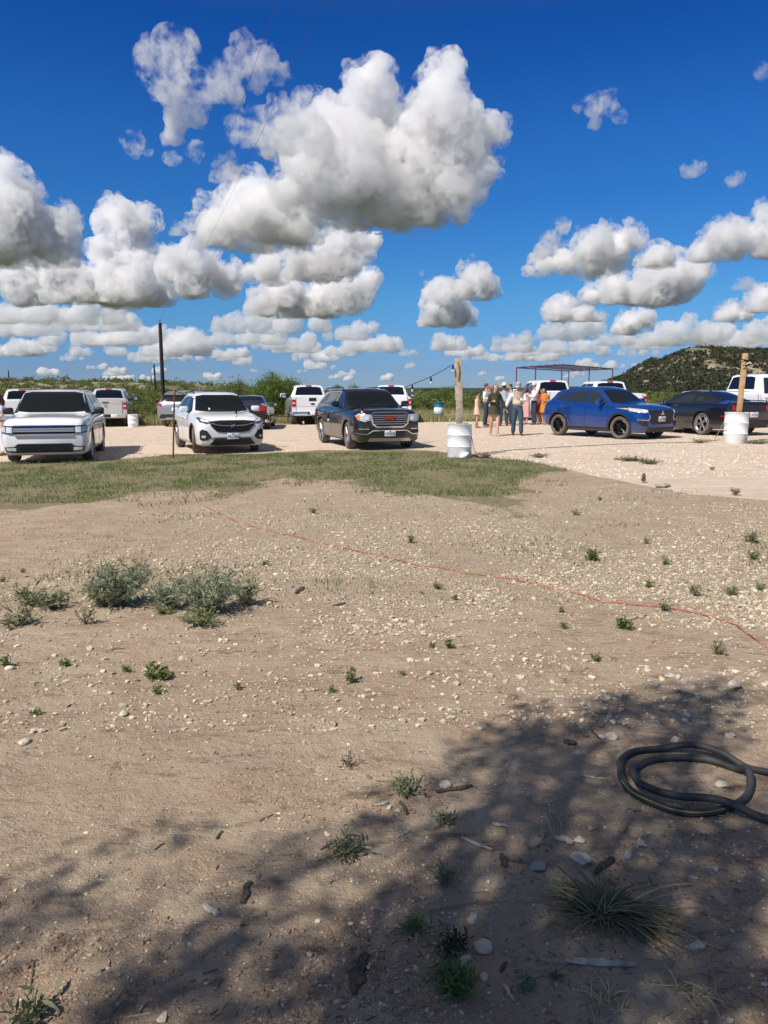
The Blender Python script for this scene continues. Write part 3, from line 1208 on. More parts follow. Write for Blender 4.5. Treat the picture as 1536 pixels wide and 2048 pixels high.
# taller tufts and stray blades along the ragged edges of the strip
n = 26000
gx = rs.uniform(-10, 5.5, n)
gy = rs.uniform(10.6, 19.5, n)
_, gr_, lt_, _ = masks(gx, gy)
k = (fbm(gx * 2.6, gy * 2.2, 54, 4) > .60) & (gy < lot_front(gx) + .35) & (gy > grass_front(gx) - 1.3)
gx, gy = gx[k], gy[k]
V, Fc = blades(len(gx), gx, gy, .03, .11, .006, rs, 1.0)
tag(link('turf', npmesh('turf', V, Fc), M_leaf_grey), 'ragged taller grass tufts in the strip before the cars', None, None, 'stuff')
# weeds feathering the lot edge and the soil
n = 26000
x, y = view_points(n, 5.5, 19, rs)
_, gr_, _, _ = masks(x, y)
lfd = lot_front(x) - y
k = (rs.uniform(0, 1, n) < (.05 + .9 * sstep(.60, .72, fbm(x * 1.1, y * .9, 58, 4)))) & ((x > 1) | (lfd > 1)) & (lfd > -.4)
x, y = x[k], y[k]
V, Fc = blades(len(x), x, y, .01, .05, .007, rs, 1.6)
tag(link('sparse_weeds', npmesh('sparse_weeds', V, Fc), M_leaf_grey), 'sparse tiny weeds dotting the soil', None, None, 'stuff')
# ------------------------------------------------------------------ vehicles
DUST = (.42, .34, .27)
M_white = PM('white_paint', (.80, .81, .82), .22, spec=.5, coat=1, dirt=DUST, dh=.45)
M_pearl = PM('pearl_paint', (.82, .82, .80), .25, spec=.5, coat=1, dirt=DUST, dh=.5)
M_black = PM('black_paint', (.008, .009, .012), .18, spec=.5, coat=1, dirt=(.075, .063, .052), dh=.35)
M_blue = PM('blue_paint', (.004, .050, .25), .22, metal=.35, spec=.6, coat=1, dirt=(.10, .09, .09), dh=.35)
M_silver = PM('silver_paint', (.33, .34, .35), .3, metal=.6, coat=1, dirt=DUST, dh=.4)
M_glass = PM('tinted_glass', (.006, .008, .009), .04, spec=.7)
M_glass2 = PM('side_glass', (.02, .026, .032), .05, spec=.8)
M_blk = PM('black_plastic', (.018, .018, .02), .5, var=.2)
M_dark = PM('dark_void', (.006, .006, .006), .8)
M_chrome = PM('chrome', (.75, .76, .78), .12, metal=1)
M_silvtrim = PM('silver_trim', (.50, .50, .50), .35, metal=.8)
M_tyre = PM('tyre_rubber', (.03, .029, .028), .85, var=.35, vscale=9, dirt=(.20, .17, .14), dh=.6)
M_rimd = PM('dark_rim', (.02, .02, .022), .3, metal=.6)
M_rims = PM('silver_rim', (.50, .50, .52), .3, metal=.9)
M_lamp = PM('lamp_glass', (.60, .60, .58), .12, metal=.15, spec=1, coat=1)
M_lens = PM('lamp_lens', (.85, .85, .82), .08, metal=.1, coat=1)
M_lampd = PM('smoked_lamp', (.06, .065, .075), .06, spec=1, coat=1)
M_amber = PM('amber_lens', (.75, .20, .02), .15, coat=1)
M_red = PM('red_lens', (.40, .010, .010), .12, coat=1)
M_plate = PM('plate_white', (.78, .79, .80), .4)
M_ink = PM('plate_ink', (.012, .014, .03), .5)
M_seam = PM('panel_gap', (.03, .03, .03), .8)
M_seamw = PM('panel_gap_grey', (.25, .25, .25), .8)


def mono(xs, ys, q):
    """monotone cubic through the stations"""
    xs = np.array(xs, float)
    ys = np.array(ys, float)
    h = np.diff(xs)
    d = np.diff(ys) / h
    m = np.zeros(len(xs))
    m[0], m[-1] = d[0], d[-1]
    for i in range(1, len(xs) - 1):
        if d[i - 1] * d[i] > 0:
            w1, w2 = 2 * h[i] + h[i - 1], h[i] + 2 * h[i - 1]
            m[i] = (w1 + w2) / (w1 / d[i - 1] + w2 / d[i])
    i = np.clip(np.searchsorted(xs, q) - 1, 0, len(h) - 1)
    t = (q - xs[i]) / h[i]
    return ((2 * t ** 3 - 3 * t ** 2 + 1) * ys[i] + (t ** 3 - 2 * t ** 2 + t) * h[i] * m[i] + (-2 * t ** 3 + 3 * t ** 2) * ys[i + 1] + (t ** 3 - t ** 2) * h[i] * m[i + 1])


def loft_body(sp):
    """stations: s, half width, underside z, belt z, roof half width, top z"""
    st = np.array(sp['st'], float)
    s = st[:, 0]
    q = [s[0]]
    for a, b in zip(s[:-1], s[1:]):
        k = max(1, int(math.ceil((b - a) / .09)))
        q += list(a + (b - a) * np.arange(1, k + 1) / k)
    q = np.array(q)
    cols = [mono(s, st[:, j], q) for j in range(1, 6)]
    V = []
    nr = 0
    for k in range(len(q)):
        x = sp['xf'] - q[k]
        w, zb, be, wr, zt = [c[k] for c in cols]
        tum = .955
        rows = [(0, zb), (.55 * w, zb), (.88 * w, zb + .01), (.965 * w, zb + .06), (.992 * w, zb + .16), (w, zb + .5 * (be - zb)), (.995 * w, be - .16), (.98 * w, be - .06), (tum * w, be)]
        dz = zt - be
        e = .45 if dz > .25 else .6
        for f in (.25, .5, .75):
            rows.append((tum * w + (wr - tum * w) * (f ** 1.05), be + (dz - min(.05, dz * .4)) * f))
        rows += [(wr, zt - min(.05, dz * .4)), (wr * .965, zt - min(.022, dz * .2)), (wr * .90, zt), (wr * .6, zt + .018), (0, zt + .028)]
        nr = len(rows)
        for (y, z) in rows: V.append((x, y, z))
        for (y, z) in rows[-2:0:-1]: V.append((x, -y, z))
    n = 2 * nr - 2
    Fc = []
    for k in range(len(q) - 1):
        for j in range(n):
            Fc.append((k * n + j, k * n + (j + 1) % n, (k + 1) * n + (j + 1) % n, (k + 1) * n + j))
    for k, rev in ((0, False), (len(q) - 1, True)):
        # cap in strips so that it can bulge
        for j in range(nr - 1):
            a, b = k * n + j, k * n + j + 1
            c, d = k * n + (n - j - 1) % n, k * n + (n - j) % n
            f = [a, b, c, d]
            f = list(dict.fromkeys(f))
            if len(f) > 2: Fc.append(tuple(f if rev else f[::-1]))
    bm = bmesh.new()
    vs = [bm.verts.new(v) for v in V]
    for f in Fc:
        try:
            bm.faces.new([vs[i] for i in f])
        except ValueError:
            pass
    bmesh.ops.recalc_face_normals(bm, faces=bm.faces)
    return bm


def text_mesh(text, size, m, parent, loc, rot, name='lettering', bold=.003, ital=0, scale=(1, 1, 1), extrude=.003):
    cu = bpy.data.curves.new(name, 'FONT')
    cu.body = text
    cu.size = size
    cu.align_x = 'CENTER'
    cu.align_y = 'CENTER'
    cu.extrude = extrude
    cu.offset = bold
    cu.shear = ital
    cu.resolution_u = 4
    o = bpy.data.objects.new(name, cu)
    COL.objects.link(o)
    me = eval_mesh(o)
    bpy.data.objects.remove(o)
    q = link(name, me, m, parent)
    q.location = loc
    q.rotation_euler = rot
    q.scale = scale
    return q


class Car:
    def __init__(s, sp, name, label, cat, paint, loc, th, scale=1.0):
        s.sp = sp
        s.paint = paint
        s.root = empty(name, loc, R(th - 90))
        s.root.scale = (scale,) * 3
        tag(s.root, label, cat, 'parked vehicles')
        bm = loft_body(sp)
        me = bpy.data.meshes.new('body')
        bm.to_mesh(me)
        s.bvh = BVHTree.FromBMesh(bm)
        bm.free()
        me.materials.append(paint)
        me.materials.append(M_dark)
        ob = link('body', me)
        # wheel arches cut out of the body
        xa = sp['wb'] / 2
        cut = MB()
        for x in (xa, -xa):
            for sd_ in (-1, 1):
                w = sp['W'] / 2
                r = sp['r'] + sp.get('gap', .06)
                cut.lathe([(0.001, -.22), (r * .96, -.22), (r, 0), (r, .3), (.001, .3)], 28, (x, sd_ * (w - .1), sp['r']), 'Y', Matrix.Scale(sd_, 4, (0, 1, 0)))
        cme = bpy.data.meshes.new('cut')
        cme.from_pydata(cut.v, [], cut.f)
        b2 = bmesh.new()
        b2.from_mesh(cme)
        bmesh.ops.remove_doubles(b2, verts=b2.verts, dist=.002)
        bmesh.ops.recalc_face_normals(b2, faces=b2.faces)
        for f in b2.faces: f.material_index = 1
        b2.to_mesh(cme)
        b2.free()
        cme.materials.append(paint)
        cme.materials.append(M_dark)
        cob = link('cut', cme)
        mo = ob.modifiers.new('b', 'BOOLEAN')
        mo.object = cob
        mo.operation = 'DIFFERENCE'
        mo.solver = 'EXACT'
        nm = eval_mesh(ob)
        bpy.data.objects.remove(cob)
        ob.modifiers.clear()
        ob.data = nm
        nm.polygons.foreach_set('use_smooth', [True] * len(nm.polygons))
        nm.set_sharp_from_angle(angle=R(sp.get('sharp', 34)))
        ob.parent = s.root
        s.body = ob
        s.wheels()

    # ---- a patch lying on the body, drawn in front / rear / side / top view
    def patch(s, name, poly, ax, m, off=.008, side=1, cell=.07, parent=None, th=.0):
        if ax in 'FR':
            o, ia, ib, d = (5 if ax == 'F' else -5), 1, 2, Vector((-1 if ax == 'F' else 1, 0, 0))
        elif ax == 'S':
            o, ia, ib, d = 5 * side, 0, 2, Vector((0, -side, 0))
        else:
            o, ia, ib, d = 5, 0, 1, Vector((0, 0, -1))
        k = 3 - ia - ib
        bm = bmesh.new()
        polys = poly if isinstance(poly[0][0], (tuple, list)) else [poly]
        for pl in polys:
            vs = []
            for (a, b) in pl:
                c = [0, 0, 0]
                c[ia], c[ib] = a, b
                vs.append(bm.verts.new(c))
            bm.faces.new(vs)
        for i_ in (ia, ib):
            lo = min(v.co[i_] for v in bm.verts)
            hi = max(v.co[i_] for v in bm.verts)
            t = math.floor(lo / cell) * cell + cell
            nn = Vector((0, 0, 0))
            nn[i_] = 1
            while t < hi - 1e-4:
                c = Vector((0, 0, 0))
                c[i_] = t
                bmesh.ops.bisect_plane(bm, geom=bm.verts[:] + bm.edges[:] + bm.faces[:], plane_co=c, plane_no=nn)
                t += cell
        last = None
        for v in bm.verts:
            org = Vector(v.co)
            org[k] = o
            h = s.bvh.ray_cast(org, d)
            if h[0] is None or (ax == 'S' and h[0].y * side < .2):
                h = s.bvh.find_nearest(Vector((s.sp['xf'] - .05 if ax == 'F' else (s.sp['xf'] - s.sp['L'] + .05 if ax == 'R' else v.co[0]), side * s.sp['W'] / 2 if ax == 'S' else v.co[1], v.co[2])))
                v.co = h[0] + h[1] * off
            else:
                nrm = h[1]
                v.co = h[0] + (nrm * .6 - d * .6).normalized() * off
        bmesh.ops.recalc_face_normals(bm, faces=bm.faces)
        me = bpy.data.meshes.new(name)
        # make sure it faces outward, then give it thickness inwards
        av = sum((f.normal * f.calc_area() for f in bm.faces), Vector())
        if av.dot(d) > 0: bmesh.ops.reverse_faces(bm, faces=bm.faces[:])
        fs = bm.faces[:]
        be_ = [e for e in bm.edges if len(e.link_faces) == 1]
        mp = {v: bm.verts.new(v.co + d * (off + .012)) for v in bm.verts[:]}
        for e in be_:
            lf_ = e.link_loops[0]
            a_, b_ = lf_.vert, lf_.link_loop_next.vert
            bm.faces.new((b_, a_, mp[a_], mp[b_]))
        for f in fs: bm.faces.new([mp[v] for v in reversed(f.verts)])
        bm.to_mesh(me)
        bm.free()
        me.polygons.foreach_set('use_smooth', [True] * len(me.polygons))
        me.set_sharp_from_angle(angle=R(40))
        return link(name, me, m, parent or s.root)

    def mir(s, name, poly, ax, m, **k):
        if ax == 'S':
            return [s.patch(name, poly, ax, m, side=1, **k), s.patch(name, poly, ax, m, side=-1, **k)]
        return [s.patch(name, poly, ax, m, **k), s.patch(name, [(-a, b) for a, b in poly][::-1], ax, m, **k)]

    def strip(s, pts, w):
        """thin band around a polyline as quads"""
        out = []
        for (a, b) in zip(pts[:-1], pts[1:]):
            d = Vector((b[0] - a[0], b[1] - a[1]))
            n = Vector((-d.y, d.x)).normalized() * (w / 2)
            d = d.normalized() * (w * .3)
            out.append([(a[0] + n.x - d.x, a[1] + n.y - d.y), (b[0] + n.x + d.x, b[1] + n.y + d.y), (b[0] - n.x + d.x, b[1] - n.y + d.y), (a[0] - n.x - d.x, a[1] - n.y - d.y)])
        return out

    def wheels(s):
        sp = s.sp
        r, w = sp['r'], sp.get('tw', .23)
        xa = sp['wb'] / 2
        y0 = sp['W'] / 2 - w / 2 - .015
        rr = r * sp.get('rimk', .70)
        for x, steer in ((xa, sp.get('steer', 0)), (-xa, 0)):
            for sd_ in (1, -1):
                hub = MB().lathe([(.001, -.05), (.16, -.05), (.16, .03), (.001, .03)], 20, axis='Y').build('wheel', M_rimd, s.root)
                hub.location = (x, sd_ * y0, r)
                hub.rotation_euler = (0, 0, R(steer) + (0 if sd_ > 0 else PI))
                t = MB().lathe([(rr, -w / 2 + .02), (rr + .03, -w / 2), (r - .03, -w / 2), (r - .006, -w / 2 + .03), (r, -w / 4), (r - .008, -w / 4 + .006), (r, -w / 4 + .012), (r, 0 - .006), (r - .008, 0), (r, .006), (r, w / 4 - .012), (r - .008, w / 4 - .006), (r, w / 4), (r - .006, w / 2 - .03), (r - .03, w / 2), (rr + .03, w / 2), (rr, w / 2 - .02), (rr, -w / 2 + .02)], 40, axis='Y')
                tt = t.build('tyre', M_tyre, hub, ang=35)
                rm = MB().lathe([(rr + .005, w / 2 - .025), (rr - .012, w / 2 - .012), (rr - .03, w / 2 - .03), (rr - .035, -w / 2 + .03), (rr, -w / 2 + .02)], 40, axis='Y')
                n = sp.get('spokes', 5)
                for k in range(n):
                    for da in ((-.13, .13) if sp.get('twin', True) else (0,)):
                        a = 2 * PI * k / n + da
                        c = Vector((math.cos(a), 0, math.sin(a)))
                        c2 = Vector((math.cos(a + da * .5), 0, math.sin(a + da * .5)))
                        rm.tube([c * .04 + Vector((0, w / 2 - .05, 0)), c * rr * .55 + Vector((0, w / 2 - .035, 0)), c2 * (rr - .015) + Vector((0, w / 2 - .035, 0))], [.03, .022, .026], 6, flat=.6)
                rm.lathe([(.001, w / 2 - .02), (.045, w / 2 - .022), (.05, w / 2 - .05)], 16, axis='Y')
                rm.build('rim', M_rims if sp.get('rim') == 's' else M_rimd, hub)

    def mirror(s, x, z, y, m, big=1.0):
        for sd_ in (1, -1):
            b = MB()
            b.box((x - .01, sd_ * (y + .12 * big), z + .03), (.10 * big, .21 * big, .145 * big), Matrix.Rotation(sd_ * -.12, 4, 'Z'), bev=.034 * big)
            q = b.build('mirror', m, s.root, ang=60)
            MB().box((x - .055 * big - .01, sd_ * (y + .12 * big), z + .03), (.02, .17 * big, .11 * big), bev=.008).build('mirror_glass', M_chrome, q)
            c = MB()
            c.tube([(x + .01, sd_ * (y - .06), z - .05), (x, sd_ * (y + .08), z - .02)], [.035, .03], 8)
            c.build('mirror_arm', M_blk, q)

    def plate(s, front, z, text, w=.31, h=.155, y=0, state='TEXAS'):
        d = 1 if front else -1
        hit = None
        xs = []
        for zz in (z - h / 2, z, z + h / 2):
            q = s.bvh.ray_cast(Vector((5 * d, y, zz)), Vector((-d, 0, 0)))
            if q[0] is not None: xs.append(q[0].x)
        x = (max(xs) if d > 0 else min(xs)) + d * .03
        b = MB().box((x, y, z), (.012, w, h), bev=.004).build('license_plate', M_plate, s.root)
        for tx, sz, zz in ((text, .082, -.012), (state, .028, .052)):
            if not tx: continue
            text_mesh(tx, sz * 1.25, M_ink, b, (x + d * .0075, y, z + zz), (PI / 2, 0, PI / 2 * d), 'plate_lettering', .0006, scale=(.70, 1, 1), extrude=.001)
        return b

    def seams(s, name, lines, w, ax, m, off=.003, side=1):
        for pts in lines: s.patch(name, s.strip(pts, w), ax, m, off=off, side=side)

    def words(s, text, size, x, y, z, m, rot, spacing=1.0, name='lettering', bold=.004, ital=0):
        return text_mesh(text, size, m, s.root, (x, y, z), rot, name, bold, ital)

    def handles(s, pts, m):
        for (x, z) in pts:
            for sd_ in (1, -1):
                h = s.bvh.ray_cast(Vector((x, 5 * sd_, z)), Vector((0, -sd_, 0)))
                y = abs(h[0].y)
                MB().tube([(x - .09, sd_ * (y - .01), z), (x - .06, sd_ * (y + .03), z), (x + .06, sd_ * (y + .03), z), (x + .09, sd_ * (y - .01), z)], .013, 6).build('door_handle', m, s.root)


def arc(cx, cz, r0, r1, a0=0, a1=180, n=14):
    o = [(cx + r1 * math.cos(R(a0 + (a1 - a0) * k / n)), cz + r1 * math.sin(R(a0 + (a1 - a0) * k / n))) for k in range(n + 1)]
    i = [(cx + r0 * math.cos(R(a0 + (a1 - a0) * k / n)), cz + r0 * math.sin(R(a0 + (a1 - a0) * k / n))) for k in range(n + 1)]
    return [[o[k], o[k + 1], i[k + 1], i[k]] for k in range(n)]


def place(px, py, y=None):
    """ground point: contact pixel, or bearing + distance"""
    if y is None:
        return GP(px, py)
    x = at(px, 780, y).x
    return Vector((x, y, gzf(x, y)))


M_barmet = PM('sky_tinted_chrome', (.36, .41, .47), .3, metal=.35, coat=1)  # sky reflection of the chrome bars put into the blue-grey base colour
# ---- white boxy SUV, nose towards us
SP = dict(L=5.13, W=1.93, wb=2.99, xf=2.99 / 2 + .93, r=.37, rimk=.70, rim='s', spokes=5, sharp=30, st=[
    (0, .80, .30, .74, .74, .86), (.03, .86, .22, .80, .80, .93), (.10, .91, .20, .87, .84, 1.00), (.25, .945, .20, .93, .86, 1.045), (.8, .965, .20, 1.0, .86, 1.08), (1.28, .965, .20, 1.06, .84, 1.13),
    (1.36, .965, .20, 1.07, .83, 1.19), (1.98, .965, .20, 1.09, .72, 1.66), (2.15, .965, .20, 1.09, .715, 1.69), (3.3, .965, .20, 1.10, .71, 1.70), (4.6, .96, .22, 1.11, .70, 1.67), (4.95, .93, .26, 1.10, .69, 1.63), (5.08, .90, .30, 1.08, .70, 1.35), (5.13, .87, .34, .95, .74, 1.08)])
th = 15
fw = Vector((math.sin(R(th)), -math.cos(R(th)), 0))
c0 = Vector((-8.12, 18.8, 0)) - fw * 2.99 / 2
c = Car(SP, 'parked_suv', 'boxy white SUV with wide chrome bar grille and black mirrors, nose to the grass', 'SUV', M_white, (c0.x, c0.y, gzf(c0.x, c0.y)), th)
c.patch('windshield', [(-.81, 1.19), (-.675, 1.63), (-.5, 1.665), (.5, 1.665), (.675, 1.63), (.81, 1.19), (.5, 1.165), (-.5, 1.165)], 'F', M_glass, cell=.06)
c.mir('window_pillar', [(1.10, 1.15), (.66, 1.50), (.50, 1.615), (.40, 1.60), (.54, 1.50), (.88, 1.15)], 'S', M_blk, off=.011, cell=.05)
W1 = [(1.02 - .0, 1.14), (.55, 1.585), (.5, 1.60), (-.25, 1.61), (-.25, 1.14)]
c.mir('front_window', [(.86, 1.15), (.46, 1.56), (-.12, 1.59), (-.12, 1.15)], 'S', M_glass2)
c.mir('rear_window', [(-.20, 1.15), (-.20, 1.59), (-1.10, 1.58), (-1.10, 1.15)], 'S', M_glass2)
c.mir('quarter_window', [(-1.18, 1.15), (-1.18, 1.575), (-2.15, 1.55), (-2.25, 1.17)], 'S', M_glass2)
c.mir('window_pillar', [(-.125, 1.14), (-.125, 1.60), (-.195, 1.60), (-.195, 1.14)], 'S', M_blk, off=.012)
g = c.patch('grille', [(-.66, .70), (-.66, .885), (.66, .885), (.66, .70)], 'F', M_dark, off=.02)
for z0_, z1_ in ((.748, .788), (.797, .835)): c.patch('chrome_bar', [(-.66, z0_), (-.66, z1_), (.66, z1_), (.66, z0_)], 'F', M_barmet, off=.04, parent=g)
c.patch('chrome_bar', [(-.64, .655), (-.64, .675), (.64, .675), (.64, .655)], 'F', M_chrome, off=.035, parent=g)
c.patch('grille_lip', [(-.66, .875), (-.66, .895), (.66, .895), (.66, .875)], 'F', M_chrome, off=.03, parent=g)
for q, sd_ in zip(c.mir('headlight', [(.665, .695), (.665, .885), (.93, .90), (.955, .84), (.93, .72)], 'F', M_lampd, off=.02), (1, -1)):
    c.patch('headlight_lens', [(sd_ * a, b) for a, b in [(.68, .73), (.68, .85), (.80, .86), (.80, .73)]], 'F', M_lens, off=.03, parent=q)
    c.patch('headlight_lens', [(sd_ * a, b) for a, b in [(.82, .74), (.82, .86), (.90, .87), (.90, .75)]], 'F', M_lamp, off=.03, parent=q)
lw_ = c.patch('lower_grille', [(-.84, .30), (-.86, .40), (-.66, .41), (-.58, .475), (.58, .475), (.66, .41), (.86, .40), (.84, .30), (.6, .27), (-.6, .27)], 'F', M_blk, off=.015)
for z in (.32, .36, .40, .44): c.patch('slat', [(-.56, z), (-.56, z + .012), (.56, z + .012), (.56, z)], 'F', M_dark, off=.024, parent=lw_)
c.mir('fog_light', [(.62, .31), (.62, .385), (.83, .385), (.81, .32)], 'F', M_lamp, off=.026)
for i, ch in enumerate('FLEX'):
    c.words(ch, .10, c.sp['xf'] - .11, -.38 + i * .253, .975, M_ink, (PI / 2 - .5, 0, PI / 2), bold=.003)
c.mirror(.70, 1.16, .93, M_blk, 1.15)
for sd_ in (1, -1):
    b = MB()
    b.tube([(.35, sd_ * .70, 1.715), (-1.2, sd_ * .695, 1.725), (-2.35, sd_ * .68, 1.70)], .014, 6).build('roof_rail', M_blk, c.root)
c.seams('seam', [[(.95, .30), (.95, 1.08)], [(-.16, .30), (-.16, 1.1)], [(-1.14, .42), (-1.14, 1.1)], [(.95, .30), (-1.1, .30)]], .012, 'S', M_seamw, off=.003, side=1)
c.handles([(-.02, .98), (-1.0, .98)], M_white)
b = MB()
b.box((.45, 0, 1.50), (.02, .22, .06))
c.patch('visor_band', [(-.60, 1.62), (-.58, 1.648), (.58, 1.648), (.60, 1.62)], 'F', M_dark, off=.010)
for sd_ in (1, -1): c.patch('rain_channel', c.strip([(.42, sd_ * .61), (-2.5, sd_ * .60)], .022), 'T', M_blk, off=.004)

# ---- white crossover
SP = dict(L=4.36, W=1.81, wb=2.59, xf=2.59 / 2 + .87, r=.35, rim='s', spokes=5, steer=-12, tw=.22, st=[
    (0, .62, .34, .70, .55, .80), (.04, .74, .24, .76, .64, .87), (.14, .84, .21, .84, .70, .93), (.35, .895, .20, .90, .72, .985), (.8, .905, .20, .96, .74, 1.04), (1.1, .905, .20, 1.0, .74, 1.075),
    (1.2, .905, .20, 1.01, .73, 1.12), (1.85, .905, .20, 1.03, .62, 1.54), (2.1, .905, .20, 1.04, .61, 1.585), (2.9, .905, .20, 1.06, .61, 1.585), (3.6, .90, .22, 1.08, .58, 1.52), (3.95, .87, .26, 1.08, .56, 1.42), (4.2, .83, .30, 1.04, .58, 1.18), (4.36, .78, .36, .90, .60, .98)])
th = 24
fw = Vector((math.sin(R(th)), -math.cos(R(th)), 0))
c0 = Vector((-4.30, 20.95, 0)) - fw * 2.59 / 2
c = Car(SP, 'parked_crossover', 'rounded white crossover with black smiling grille, front wheels turned, plate under the grille', 'crossover', M_pearl, (c0.x, c0.y, gzf(c0.x, c0.y)), th)
c.patch('windshield', [(-.72, 1.115), (-.60, 1.50), (-.4, 1.53), (.4, 1.53), (.60, 1.50), (.72, 1.115), (.4, 1.085), (-.4, 1.085)], 'F', M_glass, cell=.05)
c.mir('front_window', [(.80, 1.09), (.36, 1.42), (-.06, 1.49), (-.10, 1.10)], 'S', M_glass2, cell=.05)
c.mir('rear_window', [(-.17, 1.10), (-.13, 1.49), (-.86, 1.46), (-1.0, 1.13)], 'S', M_glass2, cell=.05)
c.mir('quarter_window', [(-1.07, 1.14), (-.94, 1.44), (-1.35, 1.36), (-1.50, 1.17)], 'S', M_glass2, cell=.05)
g = c.patch('grille', [(-.42, .60), (-.56, .74), (-.60, .86), (-.3, .885), (.3, .885), (.60, .86), (.56, .74), (.42, .60), (.25, .575), (-.25, .575)], 'F', M_blk, off=.015, cell=.05)
for z in (.62, .66, .70, .80, .84): c.patch('grille_slat', [(-.42 - (z - .6) * .5, z), (-.43 - (z - .6) * .5, z + .012), (.43 + (z - .6) * .5, z + .012), (.42 + (z - .6) * .5, z)], 'F', M_dark, off=.02, parent=g)
c.patch('grille_wing', [(-.56, .80), (-.30, .745), (-.08, .735), (-.08, .755), (-.30, .765), (-.56, .815)], 'F', M_silvtrim, off=.03, parent=g)
c.patch('grille_wing', [(.56, .80), (.30, .745), (.08, .735), (.08, .755), (.30, .765), (.56, .815)], 'F', M_silvtrim, off=.03, parent=g)
em = MB()
for dy in (-.04, 0, .04): em.box((c.sp['xf'] + .02, dy, .75 + dy * .3), (.015, .03, .075), bev=.006)
em.lathe([(.075, 0), (.068, .01), (.068, 0)], 24, (c.sp['xf'] + .015, 0, .75), 'Z', Matrix.Rotation(PI / 2, 4, 'Y'))
em.build('emblem', M_chrome, g)
for q, sd_ in zip(c.mir('headlight', [(.56, .83), (.60, .88), (.80, .955), (.85, .93), (.82, .84), (.68, .80)], 'F', M_lampd, off=.014, cell=.04), (1, -1)):
    c.patch('headlight_lens', [(sd_ * a, b) for a, b in [(.60, .835), (.62, .875), (.78, .92), (.78, .86)]], 'F', M_lens, off=.022, parent=q, cell=.04)
for q, sd_ in zip(c.mir('fog_pod', [(.56, .46), (.66, .62), (.78, .66), (.83, .60), (.83, .40), (.78, .37), (.66, .39)], 'F', M_blk, off=.014, cell=.05), (1, -1)):
    c.patch('fog_light', [(sd_ * a, b) for a, b in [(.70, .44), (.70, .50), (.79, .50), (.79, .44)]], 'F', M_lamp, off=.025, parent=q)
c.patch('lower_grille', [(-.46, .24), (-.60, .26), (-.46, .42), (.46, .42), (.60, .26), (.46, .24)], 'F', M_blk, off=.015)
c.patch('bumper_trim', [(-.56, .425), (-.50, .44), (.50, .44), (.56, .425), (.50, .46), (-.50, .46)], 'F', M_silvtrim, off=.02)
c.plate(True, .475, 'WLL 4353')
c.mirror(.72, 1.12, .86, M_pearl, 1.1)
for x in (2.59 / 2, -2.59 / 2):
    for sd_ in (1, -1): c.patch('arch_trim', arc(x, .35, .41, .455), 'S', M_blk, off=.006, side=sd_, cell=.2)
for sd_ in (1, -1):
    c.patch('sill_trim', [(.86, .22), (.86, .30), (-.86, .30), (-.86, .22)], 'S', M_silvtrim, off=.01, side=sd_)
    MB().tube([(.15, sd_ * .60, 1.57), (.05, sd_ * .60, 1.625), (-1.1, sd_ * .59, 1.61), (-1.25, sd_ * .57, 1.55)], .018, 6).build('roof_rail', M_blk, c.root)
c.handles([(.02, .93), (-.85, .95)], M_pearl)
c.seams('seam', [[(.86, .45), (.90, .95)], [(-.13, .32), (-.12, 1.08)], [(-.80, .50), (-1.0, 1.1)]], .01, 'S', M_seamw, off=.003, side=-1)
c.seams('hood_seam', [[(-.66, .90), (-.74, 1.02), (-.78, 1.09)], [(.66, .90), (.74, 1.02), (.78, 1.09)]], .012, 'F', M_seamw, off=.003, side=1)

# ---- black SUV with chrome grille
SP = dict(L=4.92, W=1.92, wb=2.86, xf=2.86 / 2 + .95, r=.375, rim='s', spokes=6, twin=False, steer=-6, st=[
    (0, .72, .34, .80, .62, .96), (.04, .80, .26, .86, .70, 1.02), (.12, .87, .22, .93, .76, 1.06), (.3, .93, .21, .98, .78, 1.09), (.9, .955, .21, 1.04, .79, 1.12), (1.25, .96, .21, 1.07, .79, 1.14),
    (1.35, .96, .21, 1.08, .78, 1.19), (1.98, .96, .21, 1.10, .66, 1.60), (2.25, .96, .21, 1.10, .655, 1.645), (3.3, .96, .21, 1.12, .65, 1.645), (4.1, .955, .24, 1.13, .63, 1.60), (4.5, .92, .28, 1.12, .61, 1.52), (4.78, .89, .32, 1.05, .64, 1.22), (4.92, .86, .38, .92, .66, 1.02)])
th = 19
fw = Vector((math.sin(R(th)), -math.cos(R(th)), 0))
c0 = Vector((-.15, 21.75, 0)) - fw * 2.86 / 2
c = Car(SP, 'parked_suv', 'big black SUV with chrome framed slatted grille and silver skid strip', 'SUV', M_black, (c0.x, c0.y, gzf(c0.x, c0.y)), th)
c.patch('windshield', [(-.76, 1.19), (-.65, 1.55), (-.45, 1.585), (.45, 1.585), (.65, 1.55), (.76, 1.19), (.4, 1.16), (-.4, 1.16)], 'F', M_glass, cell=.05)
c.mir('front_window', [(.80, 1.16), (.36, 1.50), (-.10, 1.55), (-.12, 1.16)], 'S', M_glass2, cell=.05)
c.mir('rear_window', [(-.20, 1.16), (-.18, 1.55), (-1.02, 1.53), (-1.12, 1.18)], 'S', M_glass2, cell=.05)
c.mir('quarter_window', [(-1.20, 1.19), (-1.10, 1.52), (-1.75, 1.46), (-1.95, 1.22)], 'S', M_glass2, cell=.05)
for sd_ in (1, -1): c.patch('window_trim', c.strip([(.84, 1.145), (.34, 1.525), (-.15, 1.575), (-1.05, 1.555), (-1.16, 1.165), (.84, 1.145)], .018), 'S', M_chrome, off=.012, side=sd_, cell=.12)
g = c.patch('grille', [(-.38, .63), (-.50, .72), (-.52, .95), (-.44, 1.0), (.44, 1.0), (.52, .95), (.50, .72), (.38, .63)], 'F', M_dark, off=.012, cell=.05)
